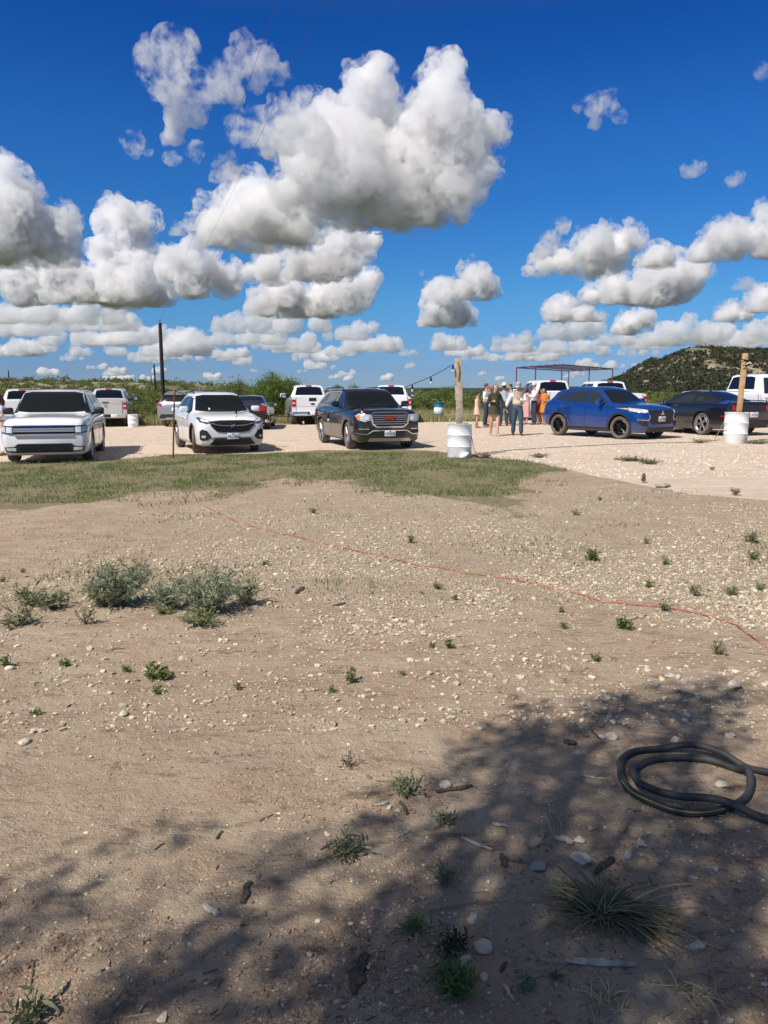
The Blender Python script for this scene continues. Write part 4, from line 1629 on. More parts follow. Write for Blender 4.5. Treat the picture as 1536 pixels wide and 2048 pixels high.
fr = [(-.38, .63), (-.50, .72), (-.53, .95), (-.45, 1.01), (.45, 1.01), (.53, .95), (.50, .72), (.38, .63), (-.38, .63)]
c.patch('grille_frame', c.strip(fr, .042), 'F', M_chrome, off=.03, parent=g, cell=.1)
for z, w in ((.70, .43), (.76, .47), (.82, .48), (.88, .48), (.93, .48)):
    c.patch('grille_slat', [(-w, z), (-w, z + .022), (w, z + .022), (w, z)], 'F', M_silvtrim, off=.024, parent=g)
c.words('GMC', .14, c.sp['xf'] + .035, 0, .86, M_red, (PI / 2, 0, PI / 2), bold=.008, name='emblem')
for q, sd_ in zip(c.mir('headlight', [(.55, .80), (.55, .96), (.82, .985), (.90, .93), (.86, .82), (.72, .77)], 'F', M_lamp, off=.014, cell=.04), (1, -1)):
    c.patch('headlight_lens', [(sd_ * a, b) for a, b in [(.60, .82), (.60, .90), (.68, .90), (.68, .82)]], 'F', M_lens, off=.026, parent=q)
    c.patch('turn_signal', [(sd_ * a, b) for a, b in [(.82, .83), (.82, .95), (.89, .93), (.87, .84)]], 'F', M_amber, off=.02, parent=q)
c.patch('lower_grille', [(-.42, .38), (-.46, .55), (.46, .55), (.42, .38)], 'F', M_blk, off=.012)
c.patch('chrome_trim', c.strip([(-.90, .47), (-.78, .44), (-.64, .44), (-.48, .535), (.48, .535), (.64, .44), (.78, .44), (.90, .47)], .026), 'F', M_chrome, off=.026, cell=.1)
c.mir('fog_pod', [(.60, .47), (.60, .56), (.86, .56), (.88, .50), (.76, .465)], 'F', M_blk, off=.013)
c.mir('fog_trim', [(.60, .565), (.60, .59), (.84, .59), (.86, .57)], 'F', M_chrome, off=.016)
c.patch('skid_strip', [(-.62, .25), (-.56, .335), (.56, .335), (.62, .25)], 'F', M_silvtrim, off=.022)
c.plate(True, .46, 'HPZ4678')
c.mirror(.72, 1.19, .92, M_black, 1.15)
for sd_ in (1, -1):
    MB().tube([(.10, sd_ * .63, 1.64), (-.05, sd_ * .63, 1.70), (-1.9, sd_ * .60, 1.665), (-2.1, sd_ * .58, 1.60)], .02, 6).build('roof_rail', M_blk, c.root)
c.handles([(.0, 1.0), (-.98, 1.02)], M_black)
c.seams('seam', [[(.92, .35), (.96, 1.05)], [(-.15, .35), (-.15, 1.12)], [(-.98, .5), (-1.15, 1.12)]], .012, 'S', M_dark, off=.002, side=-1)

# ---- blue crossover, three quarter view
SP = dict(L=4.36, W=1.81, wb=2.67, xf=2.67 / 2 + .88, r=.355, spokes=7, steer=8, st=[
    (0, .66, .34, .74, .56, .84), (.05, .76, .25, .80, .64, .92), (.16, .85, .22, .87, .70, .97), (.4, .895, .20, .94, .72, 1.03), (.9, .905, .20, 1.0, .74, 1.08), (1.12, .905, .20, 1.02, .74, 1.10),
    (1.2, .905, .20, 1.03, .73, 1.13), (1.95, .905, .20, 1.04, .60, 1.55), (2.3, .905, .20, 1.06, .60, 1.61), (2.9, .905, .20, 1.09, .60, 1.61), (3.6, .90, .22, 1.13, .57, 1.54), (3.95, .87, .27, 1.14, .55, 1.46), (4.22, .83, .32, 1.08, .58, 1.18), (4.36, .78, .40, .92, .60, 1.0)])
th = 32
fw = Vector((math.sin(R(th)), -math.cos(R(th)), 0))
c0 = Vector((7.5 + .72 * math.cos(R(th)), 24.3 + .72 * math.sin(R(th)), 0)) - fw * 2.67 / 2
c = Car(SP, 'parked_crossover', 'deep blue crossover seen three quarters from its front with black wheels', 'crossover', M_blue, (c0.x, c0.y, gzf(c0.x, c0.y)), th)
c.patch('windshield', [(-.72, 1.135), (-.57, 1.51), (-.4, 1.54), (.4, 1.54), (.57, 1.51), (.72, 1.135), (.4, 1.10), (-.4, 1.10)], 'F', M_glass, cell=.05)
c.mir('front_window', [(.76, 1.10), (.26, 1.44), (-.06, 1.51), (-.08, 1.11)], 'S', M_glass2, cell=.05)
c.mir('rear_window', [(-.15, 1.12), (-.13, 1.515), (-.92, 1.48), (-1.05, 1.16)], 'S', M_glass2, cell=.05)
c.mir('quarter_window', [(-1.12, 1.17), (-1.0, 1.465), (-1.38, 1.38), (-1.52, 1.21)], 'S', M_glass2, cell=.05)
g = c.patch('grille', [(-.42, .48), (-.54, .62), (-.58, .90), (.58, .90), (.54, .62), (.42, .48)], 'F', M_blk, off=.014, cell=.05)
c.patch('chrome_trim', [(-.58, .895), (-.58, .915), (.58, .915), (.58, .895)], 'F', M_chrome, off=.022, parent=g)
for sd_ in (1, -1): c.patch('chrome_trim', c.strip([(sd_ * .60, .88), (sd_ * .54, .68), (sd_ * .60, .60)], .02), 'F', M_chrome, off=.02, parent=g)
em = MB()
xe = c.sp['xf'] + .03
for a in (90, 210, 330):
    ca, sa = math.cos(R(a)), math.sin(R(a))
    ex = Vector((0, ca, sa))
    ey = Vector((0, -sa, ca))
    o_ = Vector((xe, 0, .81))
    em.add([o_, o_ + ex * .045 + ey * .026, o_ + ex * .09, o_ + ex * .045 - ey * .026, o_ + Vector((.01, 0, 0)), o_ + ex * .045 + ey * .026 + Vector((.01, 0, 0)), o_ + ex * .09 + Vector((.01, 0, 0)), o_ + ex * .045 - ey * .026 + Vector((.01, 0, 0))],
           [(0, 1, 2, 3), (4, 7, 6, 5), (0, 4, 5, 1), (1, 5, 6, 2), (2, 6, 7, 3), (3, 7, 4, 0)])
em.build('emblem', M_chrome, g, smooth=False)
for q, sd_ in zip(c.mir('headlight', [(.57, .84), (.60, .915), (.80, .955), (.885, .96), (.87, .87), (.74, .82)], 'F', M_lamp, off=.014, cell=.035), (1, -1)):
    c.patch('headlight_lens', [(sd_ * a, b) for a, b in [(.62, .85), (.63, .90), (.72, .92), (.72, .84)]], 'F', M_lens, off=.024, parent=q)
for sd_ in (1, -1):
    c.patch('headlight_side', [(1.96, .85), (1.98, .94), (1.66, .975), (1.60, .95), (1.72, .88)], 'S', M_lamp, off=.012, side=sd_, cell=.04)
    c.patch('turn_signal', [(1.70, .90), (1.70, .955), (1.62, .965), (1.60, .94)], 'S', M_amber, off=.018, side=sd_, cell=.04)
    c.patch('fog_pod', [[(sd_ * a, b) for a, b in [(.62, .44), (.66, .58), (.84, .60), (.86, .52), (.78, .43)]]], 'F', M_blk, off=.012)
    c.patch('fog_trim', c.strip([(sd_ * .62, .60), (sd_ * .86, .62)], .025), 'F', M_chrome, off=.02)
c.patch('lower_grille', [(-.62, .25), (-.60, .38), (.60, .38), (.62, .25)], 'F', M_blk, off=.012)
c.plate(True, .64, 'JKC 1382')
c.mirror(.62, 1.14, .86, M_blue, 1.15)
for x in (2.67 / 2, -2.67 / 2):
    for sd_ in (1, -1): c.patch('arch_trim', arc(x, .355, .412, .47, -12, 192, 16), 'S', M_blk, off=.010, side=sd_, cell=.2)
for sd_ in (1, -1): c.patch('sill_trim', [(.90, .21), (.90, .34), (-.90, .34), (-.90, .21)], 'S', M_blk, off=.012, side=sd_)
c.handles([(.0, .98), (-.85, 1.0)], M_blue)
c.seams('seam', [[(.80, .36), (.90, .62), (.86, 1.02)], [(-.12, .36), (-.11, 1.08)], [(-.72, .42), (-.86, .66), (-1.05, 1.12)]], .012, 'S', M_dark, off=.002, side=-1)
c.patch('tail_light', [(-1.98, .98), (-1.90, 1.12), (-2.10, 1.14), (-2.15, 1.0)], 'S', M_red, off=.014, side=-1, cell=.05)

# ---- black coupe, tail three quarters
SP = dict(L=4.79, W=1.92, wb=2.72, xf=2.72 / 2 + .90, r=.35, rimk=.74, rim='s', spokes=5, gap=.045, st=[
    (0, .70, .26, .60, .56, .68), (.06, .82, .18, .66, .66, .75), (.2, .90, .15, .74, .72, .82), (.6, .94, .15, .82, .76, .91), (1.3, .945, .15, .90, .78, .98),
    (1.5, .94, .15, .93, .76, 1.03), (2.2, .93, .15, .95, .58, 1.33), (2.55, .935, .15, .955, .555, 1.375), (3.0, .945, .15, .965, .55, 1.35), (3.5, .96, .17, .985, .55, 1.24), (4.05, .96, .20, 1.0, .62, 1.075), (4.3, .945, .22, .995, .72, 1.045), (4.68, .91, .26, .99, .74, 1.03), (4.76, .87, .32, .95, .74, .99), (4.79, .82, .38, .88, .70, .94)])
th = 198
fw = Vector((math.sin(R(th)), -math.cos(R(th)), 0))
rt = Vector((fw.y, -fw.x, 0))
c0 = Vector((10.7, 25.9, 0)) + rt * .82 + fw * 2.72 / 2
c = Car(SP, 'parked_coupe', 'low black fastback coupe with three bar red tail lights behind the right drum', 'car', M_black, (c0.x, c0.y, gzf(c0.x, c0.y)), th, 1.05)
c.mir('side_window', [(.42, .975), (.0, 1.19), (-.30, 1.27), (-.70, 1.27), (-.80, .99)], 'S', M_glass2, cell=.05)
c.mir('quarter_window', [(-.92, 1.02), (-.84, 1.22), (-1.10, 1.17), (-1.22, 1.06)], 'S', M_glass2, cell=.05)
c.patch('rear_glass', [(-1.78, -.56), (-.85, -.47), (-.85, .47), (-1.78, .56)], 'T', M_glass, cell=.06)
c.patch('windshield', [(.80, -.70), (-.02, -.52), (-.02, .52), (.80, .70)], 'T', M_glass, cell=.06)
for sd_ in (1, -1):
    for k in range(3):
        c.patch('tail_light', [[(sd_ * a, b) for a, b in [(.46 + k * .125, .80), (.46 + k * .125, .95), (.55 + k * .125, .95), (.55 + k * .125, .80)]]], 'R', M_red, off=.02, cell=.05)
    c.patch('side_marker', [(-2.20, .60), (-2.20, .63), (-2.34, .63), (-2.34, .60)], 'S', M_red, off=.01, side=sd_)
c.patch('tail_panel', [(-.42, .78), (-.42, .96), (.42, .96), (.42, .78)], 'R', M_blk, off=.01)
c.patch('rear_valance', [(-.75, .26), (-.75, .50), (.75, .50), (.75, .26)], 'R', M_blk, off=.012)
c.plate(False, .66, 'LTR 8192', state='TEXAS')
sp_ = MB()
sp_.tube([(-2.28, -.72, 1.02), (-2.30, -.70, 1.075), (-2.32, 0, 1.10), (-2.30, .70, 1.075), (-2.28, .72, 1.02)], .03, 8, flat=.5)
sp_.build('spoiler', M_black, c.root)
for y_ in (-.6, -.48, .48, .6): MB().lathe([(.035, 0), (.04, .12), (.034, .12), (.03, .0)], 16, (-2.56 + .06, y_, .30), 'Z', Matrix.Rotation(-PI / 2, 4, 'Y')).build('exhaust_tip', M_chrome, c.root)
MB().ball((-.62, 0, 1.385), (.09, .025, .05)).build('roof_antenna', M_black, c.root)
c.mirror(.30, 1.0, .90, M_black, 1.05)
c.handles([(-.60, .84)], M_black)
c.seams('seam', [[(.75, .22), (.80, .86)], [(-.66, .24), (-.80, .5), (-.78, .95)]], .012, 'S', M_dark, off=.002, side=1)


# ---- pickups seen from behind and from the side
def pickup(label, paint, loc, th, style, name='parked_pickup', sc=1.0, plate='', crew=True, rail=1.34, roof=1.93):
    rf = roof
    st = [(0, .82, .50, .96, .70, 1.10), (.06, .92, .42, 1.02, .78, 1.16), (.25, .99, .40, 1.10, .82, 1.20), (1.35, 1.01, .40, 1.18, .84, 1.26), (1.45, 1.01, .40, 1.19, .83, 1.32), (2.05, 1.01, .40, 1.22, .70, rf - .07), (2.3, 1.01, .40, 1.22, .69, rf - .02), (3.5, 1.01, .40, 1.22, .69, rf - .02), (3.82, 1.01, .40, 1.22, .70, rf - .06),
          (3.96, 1.01, .40, 1.22, .80, 1.40 + (rail - 1.34)), (4.0, 1.01, .40, rail - .05, .93, rail + .0), (5.70, 1.01, .42, rail - .05, .93, rail + .0), (5.79, .99, .46, rail - .06, .92, rail - .01)]
    SPp = dict(L=5.79, W=2.02, wb=3.68, xf=3.68 / 2 + .96, r=.40, rimk=.62, rim='s', spokes=6, twin=False, tw=.27, gap=.08, st=st, sharp=26)
    c = Car(SPp, name, label, 'pickup truck', paint, loc, th, sc)
    xb = c.sp['xf']
    # rear glass of the cab is drawn from behind
    rg = c.patch('rear_glass', [(-.70, 1.42), (-.60, rf - .14), (-.4, rf - .10), (.4, rf - .10), (.60, rf - .14), (.70, 1.42)], 'R', M_glass, off=.012, cell=.06)
    c.patch('brake_light', [(-.14, rf - .075), (-.14, rf - .03), (.14, rf - .03), (.14, rf - .075)], 'R', M_red, off=.03)
    c.patch('windshield', [(-.80, 1.33), (-.66, rf - .14), (.66, rf - .14), (.80, 1.33)], 'F', M_glass, off=.01)
    c.mir('front_window', [(xb - 1.62, 1.27), (xb - 2.12, rf - .16), (xb - 2.72, rf - .13), (xb - 2.72, 1.27)], 'S', M_glass2, off=.012)
    c.mir('rear_window', [(xb - 2.80, 1.27), (xb - 2.80, rf - .13), (xb - 3.62, rf - .15), (xb - 3.72, 1.27)], 'S', M_glass2, off=.012)
    tg = c.patch('tailgate', [(-.78, .62), (-.78, rail - .03), (.78, rail - .03), (.78, .62)], 'R', paint, off=.018)
    c.patch('tailgate_gap', c.strip([(-.80, .60), (-.80, rail - .02)], .016) + c.strip([(.80, .60), (.80, rail - .02)], .016), 'R', M_seam, off=.008, parent=tg)
    if style == 'ram':
        c.patch('handle_recess', [(-.16, rail - .16), (-.16, rail - .10), (.16, rail - .10), (.16, rail - .16)], 'R', M_blk, off=.026, parent=tg)
        em = MB()
        em.lathe([(.085, 0), (.085, .012), (.0, .012)], 6, (-(5.79 - xb) - .03, 0, rail - .28), 'Z', Matrix.Rotation(-PI / 2, 4, 'Y'))
        em.build('emblem', M_silvtrim, tg)
        c.patch('tailgate_crease', c.strip([(-.76, rail - .19), (.76, rail - .19)], .012), 'R', M_seamw, off=.022, parent=tg)
    elif style == 'ford':
        c.patch('handle_recess', [(-.19, rail - .20), (-.17, rail - .04), (.17, rail - .04), (.19, rail - .20)], 'R', M_blk, off=.026, parent=tg)
        em = MB()
        em.ball((-(5.79 - xb) - .02, 0, rail - .34), (.02, .115, .05))
        em.build('emblem', PM('emblem_blue', (.01, .03, .14), .3), tg)
        c.patch('tailgate_crease', c.strip([(-.76, rail - .42), (-.3, rail - .46), (.3, rail - .46), (.76, rail - .42)], .014), 'R', M_seamw, off=.022, parent=tg)
    else:
        c.patch('handle_recess', [(-.14, rail - .24), (-.14, rail - .14), (.14, rail - .14), (.14, rail - .24)], 'R', M_blk, off=.026, parent=tg)
    for q in c.mir('tail_light', [(.83, rail - .46), (.83, rail - .12), (.975, rail - .12), (.985, rail - .46)], 'R', M_red, off=.022): pass
    for sd_ in (1, -1):
        c.patch('tail_light_side', [(-(5.79 - xb) + .01, rail - .46), (-(5.79 - xb) + .01, rail - .12), (-(5.79 - xb) + .07, rail - .12), (-(5.79 - xb) + .07, rail - .46)], 'S', M_red, off=.016, side=sd_)
        c.patch('reverse_lamp', [[(sd_ * a, b) for a, b in [(.85, rail - .33), (.85, rail - .27), (.96, rail - .27), (.96, rail - .33)]]], 'R', M_plate, off=.027)
    x_ = -(5.79 - xb)
    b = MB()
    b.box((x_ - .06, 0, .54), (.20, 1.92, .20), bev=.04)
    bp = b.build('rear_bumper', M_chrome if style == 'ford' else (M_silvtrim if style == 'chevy' else paint), c.root)
    MB().box((x_ - .165, 0, .56), (.02, .5, .15), bev=.01).build('plate_recess', M_blk, bp)
    MB().box((x_ - .12, 0, .40), (.18, .08, .08)).build('hitch', M_blk, bp)
    pl = MB().box((x_ - .178, -.40 if style == 'ram' else .0, .57), (.012, .31, .155), bev=.004).build('license_plate', M_plate, c.root)
    MB().box((xb - 2.9, 0, .40), (4.6, 1.3, .18), bev=.03).build('chassis', M_dark, c.root)
    c.mirror(xb - 1.78, 1.36, .98, M_blk if style != 'ford' else paint, 1.5)
    for x in (1.84, -1.84):
        for sd_ in (1, -1): c.patch('arch_trim', arc(x, .40, .485, .53, 0, 180), 'S', M_blk if style == 'ford' else paint, off=.012, side=sd_, cell=.2)
    c.seams('seam', [[(xb - 1.55, .5), (xb - 1.55, 1.2)], [(xb - 2.76, .48), (xb - 2.76, 1.22)], [(xb - 3.86, .8), (xb - 3.90, 1.22)], [(xb - 4.0, .48), (xb - 4.0, rail - .05)]], .014, 'S', M_seam, off=.004, side=1)
    c.seams('seam', [[(xb - 1.55, .5), (xb - 1.55, 1.2)], [(xb - 2.76, .48), (xb - 2.76, 1.22)], [(xb - 3.86, .8), (xb - 3.90, 1.22)], [(xb - 4.0, .48), (xb - 4.0, rail - .05)]], .014, 'S', M_seam, off=.004, side=-1)
    c.handles([(xb - 2.55, 1.10), (xb - 3.62, 1.10)], M_chrome if style != 'chevy' else M_blk)
    return c


def rear_at(px, y_rear, th, sc=1.0):
    """centre of the car from the bearing and distance of its tailgate"""
    x = at(px, 780, y_rear).x
    fw = Vector((math.sin(R(th)), -math.cos(R(th)), 0))
    p = Vector((x, y_rear, 0)) + fw * (5.79 - 3.68 / 2 - .96) * sc
    p.z = gzf(x, y_rear)
    return p


pickup('champagne silver pickup with ram emblem on its tailgate, right of the boxy white SUV', PM('champagne_paint', (.62, .60, .56), .28, metal=.3, coat=1, dirt=DUST, dh=.6), rear_at(209, 37.8, 194), 194, 'ram', sc=.98)
pickup('white pickup tail half hidden behind the boxy white SUV at the left margin', M_white, rear_at(40, 36.5, 203), 203, 'chevy', sc=.98)
pickup('white pickup with oval tailgate badge between the round bush and the black SUV', M_white, rear_at(625, 37.6, 191), 191, 'ford', sc=1.0)
pickup('white pickup mostly hidden behind the black SUV, one red tail light showing', M_white, rear_at(783, 38.2, 180), 180, 'chevy', sc=.98)
pickup('white pickup behind the crowd of people with its tail turned to the right', M_white, rear_at(1132, 36.9, 187), 187, 'ford', sc=1.05)
pickup('white pickup behind the blue crossover with only roof and bed corner in view', M_white, rear_at(1252, 35.2, 185), 185, 'chevy', sc=1.0)
x_ = at(1480, 780, 30.5).x
tk = pickup('tall white crew cab truck behind the black coupe with black script on its door', M_white, rear_at(1396, 30.3, 104, 1.06), 104, 'chevy', sc=1.06, roof=1.98)
tk.words('Wilson', .30, tk.sp['xf'] - 2.55, -1.012, 1.02, M_ink, (PI / 2, 0, 0), ital=.3, name='door_lettering')

# ---- silver SUV tail and dark sedan tail
SP = dict(L=5.1, W=1.98, wb=3.05, xf=3.05 / 2 + .98, r=.38, rim='s', spokes=6, st=[
    (0, .72, .34, .80, .62, .96), (.12, .87, .22, .93, .76, 1.04), (.9, .97, .21, 1.04, .79, 1.12), (1.3, .98, .21, 1.09, .79, 1.18),
    (2.0, .98, .21, 1.12, .68, 1.62), (2.3, .98, .21, 1.12, .675, 1.69), (3.5, .98, .21, 1.14, .67, 1.69), (4.5, .96, .26, 1.16, .66, 1.64), (4.8, .94, .30, 1.15, .68, 1.50), (5.02, .92, .34, 1.10, .74, 1.16), (5.1, .88, .42, .92, .72, 1.0)])
p = place(369, 0, 38.5)
fw = Vector((math.sin(R(176)), -math.cos(R(176)), 0))
p = p + fw * 1.1
c = Car(SP, 'parked_suv', 'silver SUV tail beside the tall black utility pole, behind the white crossover', 'SUV', M_silver, p, 176)
c.patch('rear_glass', [(-.72, 1.18), (-.64, 1.52), (.64, 1.52), (.72, 1.18)], 'R', M_glass, off=.01, cell=.06)
c.mir('rear_window', [(-.2, 1.18), (-.2, 1.58), (-1.2, 1.56), (-1.25, 1.2)], 'S', M_glass2)
c.mir('quarter_window', [(-1.32, 1.22), (-1.28, 1.54), (-2.0, 1.48), (-2.2, 1.25)], 'S', M_glass2)
c.mir('front_window', [(.85, 1.18), (.36, 1.54), (-.12, 1.58), (-.12, 1.18)], 'S', M_glass2)
c.mir('tail_light', [(.50, 1.03), (.66, 1.10), (.92, 1.13), (.92, 1.0), (.7, .98)], 'R', M_red, off=.016, cell=.05)
c.patch('lower_bumper', [(-.82, .40), (-.70, .60), (.70, .60), (.82, .40)], 'R', M_blk, off=.012)
c.patch('silver_strip', [(-.5, .36), (-.45, .44), (.45, .44), (.5, .36)], 'R', M_silvtrim, off=.022)
c.plate(False, .84, '', state='')
c.mirror(.78, 1.22, .93, M_silver, 1.1)
for sd_ in (1, -1): MB().tube([(.05, sd_ * .65, 1.68), (-.1, sd_ * .65, 1.74), (-2.0, sd_ * .63, 1.71), (-2.15, sd_ * .62, 1.64)], .018, 6).build('roof_rail', M_blk, c.root)

SP = dict(L=4.8, W=1.84, wb=2.8, xf=2.8 / 2 + .92, r=.34, rim='s', spokes=5, st=[
    (0, .70, .30, .62, .56, .72), (.1, .84, .20, .70, .68, .80), (.8, .91, .18, .86, .74, .94), (1.4, .915, .18, .92, .74, 1.02), (2.2, .915, .18, .95, .58, 1.40), (2.7, .915, .18, .96, .57, 1.44), (3.3, .915, .18, .97, .57, 1.40), (4.05, .91, .20, 1.0, .66, 1.13), (4.3, .90, .22, 1.0, .72, 1.09), (4.72, .86, .30, .98, .72, 1.06), (4.8, .82, .38, .86, .68, .95)])
p = place(499, 0, 34.3)
fw = Vector((math.sin(R(184)), -math.cos(R(184)), 0))
p = p + fw * 1.0
c = Car(SP, 'parked_sedan', 'low black sedan tail with glowing red lamp peeking out behind the white crossover', 'car', PM('black_cherry_paint', (.02, .008, .01), .2, spec=.5, coat=1, dirt=(.075, .063, .052), dh=.3), p, 184)
c.patch('rear_glass', [(-1.45, -.60), (-.75, -.50), (-.75, .50), (-1.45, .60)], 'T', M_glass, cell=.06)
c.mir('side_window', [(.50, 1.0), (.05, 1.28), (-.45, 1.34), (-.95, 1.29), (-1.25, 1.05)], 'S', M_glass2)
c.mir('tail_light', [(.30, .92), (.45, 1.0), (.84, 1.02), (.84, .84), (.6, .82)], 'R', M_red, off=.016, cell=.05)
c.plate(False, .62, '', state='')
c.mirror(.55, 1.02, .86, M_black, 1.0)
# ------------------------------------------------------------------ drums, posts, poles, wires
M_drum = PM('white_drum_paint', (.82, .83, .81), .55, var=.05, vscale=4)
M_rust = PM('rusty_steel', (.16, .065, .04), .8, metal=.3, var=.4, vscale=12)
M_redpipe = PM('red_brown_pipe', (.13, .035, .035), .6)
M_wire = PM('black_cable', (.010, .010, .010), .9, spec=.1)
M_postold = PM('weathered_wood', (.40, .33, .25), .9, var=.3, vscale=7, bump=.8, bscale=30)
M_postnew = PM('raw_pine', (.52, .33, .16), .8, var=.25, vscale=9, bump=.4, bscale=40)
M_split = PM('dark_split_wood', (.20, .13, .08), .95, var=.4, vscale=12, bump=.8)
M_pole = PM('creosote_pole', (.022, .018, .016), .9, var=.4, vscale=4)
M_bulb = PM('bulb_glass', (.75, .72, .62), .08, spec=1, coat=1)


def drum(loc, r, h, label, mats=(None,), post=None, bands=None):
    root = empty('steel_drum', loc)
    tag(root, label, 'drum')
    b = MB()
    prof = [(.001, .0), (r * .97, .0), (r, .012), (r, h * .30), (r + .014, h * .325), (r, h * .35), (r, h * .64), (r + .014, h * .665), (r, h * .69), (r, h - .02), (r + .012, h - .008), (r + .006, h), (r - .012, h), (r - .016, h - .06), (.001, h - .06)]
    b.lathe(prof, 48)
    b.build('shell', mats[0] or M_drum, root, ang=50)
    f = MB().lathe([(r - .012, h - .05), (r * .6, h - .035), (.001, h - .03)], 24)
    f.build('fill', PM('packed_soil', (.10, .085, .07), .95, var=.4), root)
    if bands:
        for z0, z1, m in bands:
            MB().lathe([(r + .003, z0), (r + .004, z0 + .002), (r + .004, z1 - .002), (r + .003, z1)], 48).build('painted_band', m, root)
    return root


pb = GP(918, 913)
pb.x, pb.y = 1.80, 18.35
pb.z = gzf(pb.x, pb.y)
drum(pb, .285, .80, 'white steel drum holding the weathered wood post at the grass edge')
root = empty('wood_post', (pb.x, pb.y, pb.z + .70))
tag(root, 'weathered grey brown wood post in the nearer drum, split board on top', 'post')
top = at(911, 717, 18.3)
b = MB()
Mx = Matrix.Rotation(R(-1.2), 4, 'Y')
b.box((-.02, 0, .50), (.155, .10, 1.10), Mx, bev=.012)
b.build('lower_timber', M_postold, root, ang=30)
b = MB()
hz = top.z - (pb.z + .70)
b.box((-.065, -.012, (1.02 + hz) / 2), (.14, .055, hz - 1.02), Mx, bev=.008)
b.box((-.10, .03, .9), (.05, .03, .5), Mx)
b.build('upper_board', PM('split_board', (.50, .37, .24), .9, var=.35, vscale=8, bump=.8, bscale=25), root, ang=30)
b = MB()
b.tube([(-.05, -.045, 1.10), (-.035, -.047, 1.35), (-.06, -.047, 1.5), (-.07, -.045, hz - .08)], [.02, .03, .022, .03], 6, flat=.35)
b.build('bark_split', M_split, root)

pr = Vector((9.93, 21.8, 0))
pr.z = gzf(pr.x, pr.y)
drum(pr, .315, .87, 'white steel drum holding the brown pine post in front of the black coupe')
root = empty('wood_post', (pr.x + .06, pr.y, pr.z + .75))
tag(root, 'clean brown pine post in the farther drum, cable bundle near its top', 'post')
hz = at(1481, 707, 21.8).z - (pr.z + .75)
b = MB()
b.box((.02, 0, hz / 2 - .05), (.13, .09, hz + .1), Matrix.Rotation(R(2.2), 4, 'Y'), bev=.006)
b.build('timber', M_postnew, root, ang=30)
kn = MB()
for k, z in enumerate((.35, .62, .8, 1.1, 1.35)): kn.ball((.01 + (k % 2) * .03, -.046, z), (.012, .004, .014), u=8, v=5)
kn.build('knot', M_split, root)
# bundle of string lights at the head of the right post
rs = np.random.RandomState(3)
hd = at(1489, 722, 21.7)
root = empty('string_light_bundle', hd)
tag(root, 'tangled bundle of black string lights tied near the top of the pine post', 'string lights')
b = MB()
pts = [(rs.normal(0, .07) + k * .006, rs.normal(0, .03) - .06, rs.normal(0, .05) - k * .002) for k in range(34)]
b.tube([(-.12, -.05, .05)] + pts, .011, 5)
b.build('cable', M_wire, root)
for k in range(4):
    q = Vector((.02 + .035 * k, -.12, rs.normal(0, .03)))
    sk = MB().tube([q, q + Vector((.0, 0, -.05))], [.018, .02], 8).build('socket', M_wire, root)
    MB().ball(q + Vector((0, 0, -.075)), (.02, .02, .03), u=10, v=8).build('bulb', M_bulb, sk)
# cable from that post off to the right
root = empty('hanging_cord', hd)
tag(root, 'thin black cord falling from the pine post towards the right edge', 'cord')
e = at(1600, 772, 20.5) - hd
MB().tube([Vector((.1, -.05, 0)).lerp(e, t) + Vector((0, 0, -.10 * math.sin(PI * t))) for t in np.linspace(0, 1, 12)], .008, 5).build('cable', M_wire, root)
# leaning stick beside the right drum
a0 = at(1449, 842, 21.5)
a1 = GP(1427, 882)
tag(MB().tube([a1 + Vector((0, 0, -.02)), a0], [.012, .010], 6).build('leaning_stick', PM('pale_stick', (.50, .42, .33), .8)), 'thin pale stick leaning against the farther white drum', 'stick')

# string of bulbs from the near post to the steel stake
stake_b = GP(346, 917)
stake_t = at(349, 779, stake_b.y)
root = empty('steel_stake', stake_b)
tag(root, 'thin rusty steel stake in the grass edge before the white crossover', 'stake')
d = stake_t - stake_b
b = MB().tube([(0, 0, -.05), d * .5, d], .021, 8)
b.build('rod', M_rust, root)
b = MB().tube([d * .93 + Vector((0, 0, 0)), d], .030, 8)
b.build('cap', PM('orange_rust', (.35, .12, .05), .8), root)
P0 = at(906, 729, 18.3)
P3 = stake_t + Vector((0, 0, -.02))
cps = [(906, 729), (862, 753), (797, 780), (724, 812), (640, 830), (560, 833), (495, 823), (440, 811), (388, 797), (349, 781)]
ln = []
for k, (px, py) in enumerate(cps):
    t = (906 - px) / (906 - 349)
    ln.append(at(px, py, 18.25 + (stake_b.y - 18.25) * t))
root = empty('string_lights', P0)
tag(root, 'black string of globe bulbs sagging from the weathered post to the rusty stake', 'string lights')
sm = []
for k in range(len(ln) - 1):
    pm = ln[max(k - 1, 0)]
    pn = ln[min(k + 2, len(ln) - 1)]
    for t in np.linspace(0, 1, 6)[:-1]:
        a, b_ = ln[k], ln[k + 1]
        sm.append(.5 * ((2 * a) + (-pm + b_) * t + (2 * pm - 5 * a + 4 * b_ - pn) * t * t + (-pm + 3 * a - 3 * b_ + pn) * t ** 3) - P0)
sm.append(ln[-1] - P0)
MB().tube(sm, .008, 6).build('cable', M_wire, root)
for px in (903, 862, 818, 724, 662, 600, 533, 466, 405):
    t = (906 - px) / (906 - 349)
    q = min(sm, key=lambda v: abs(768 + F * ((v + P0).x / ((v + P0).y * math.cos(PITCH) + 0)) - px) if False else abs((v + P0).x - at(px, 780, 18.3).x))
    sk = MB().tube([q, q + Vector((0, 0, -.05)), q + Vector((0, 0, -.11))], [.006, .021, .024], 8).build('socket', M_wire, root)
    MB().ball(q + Vector((0, 0, -.145)), (.026, .026, .042), u=12, v=9).build('bulb', M_bulb, sk)

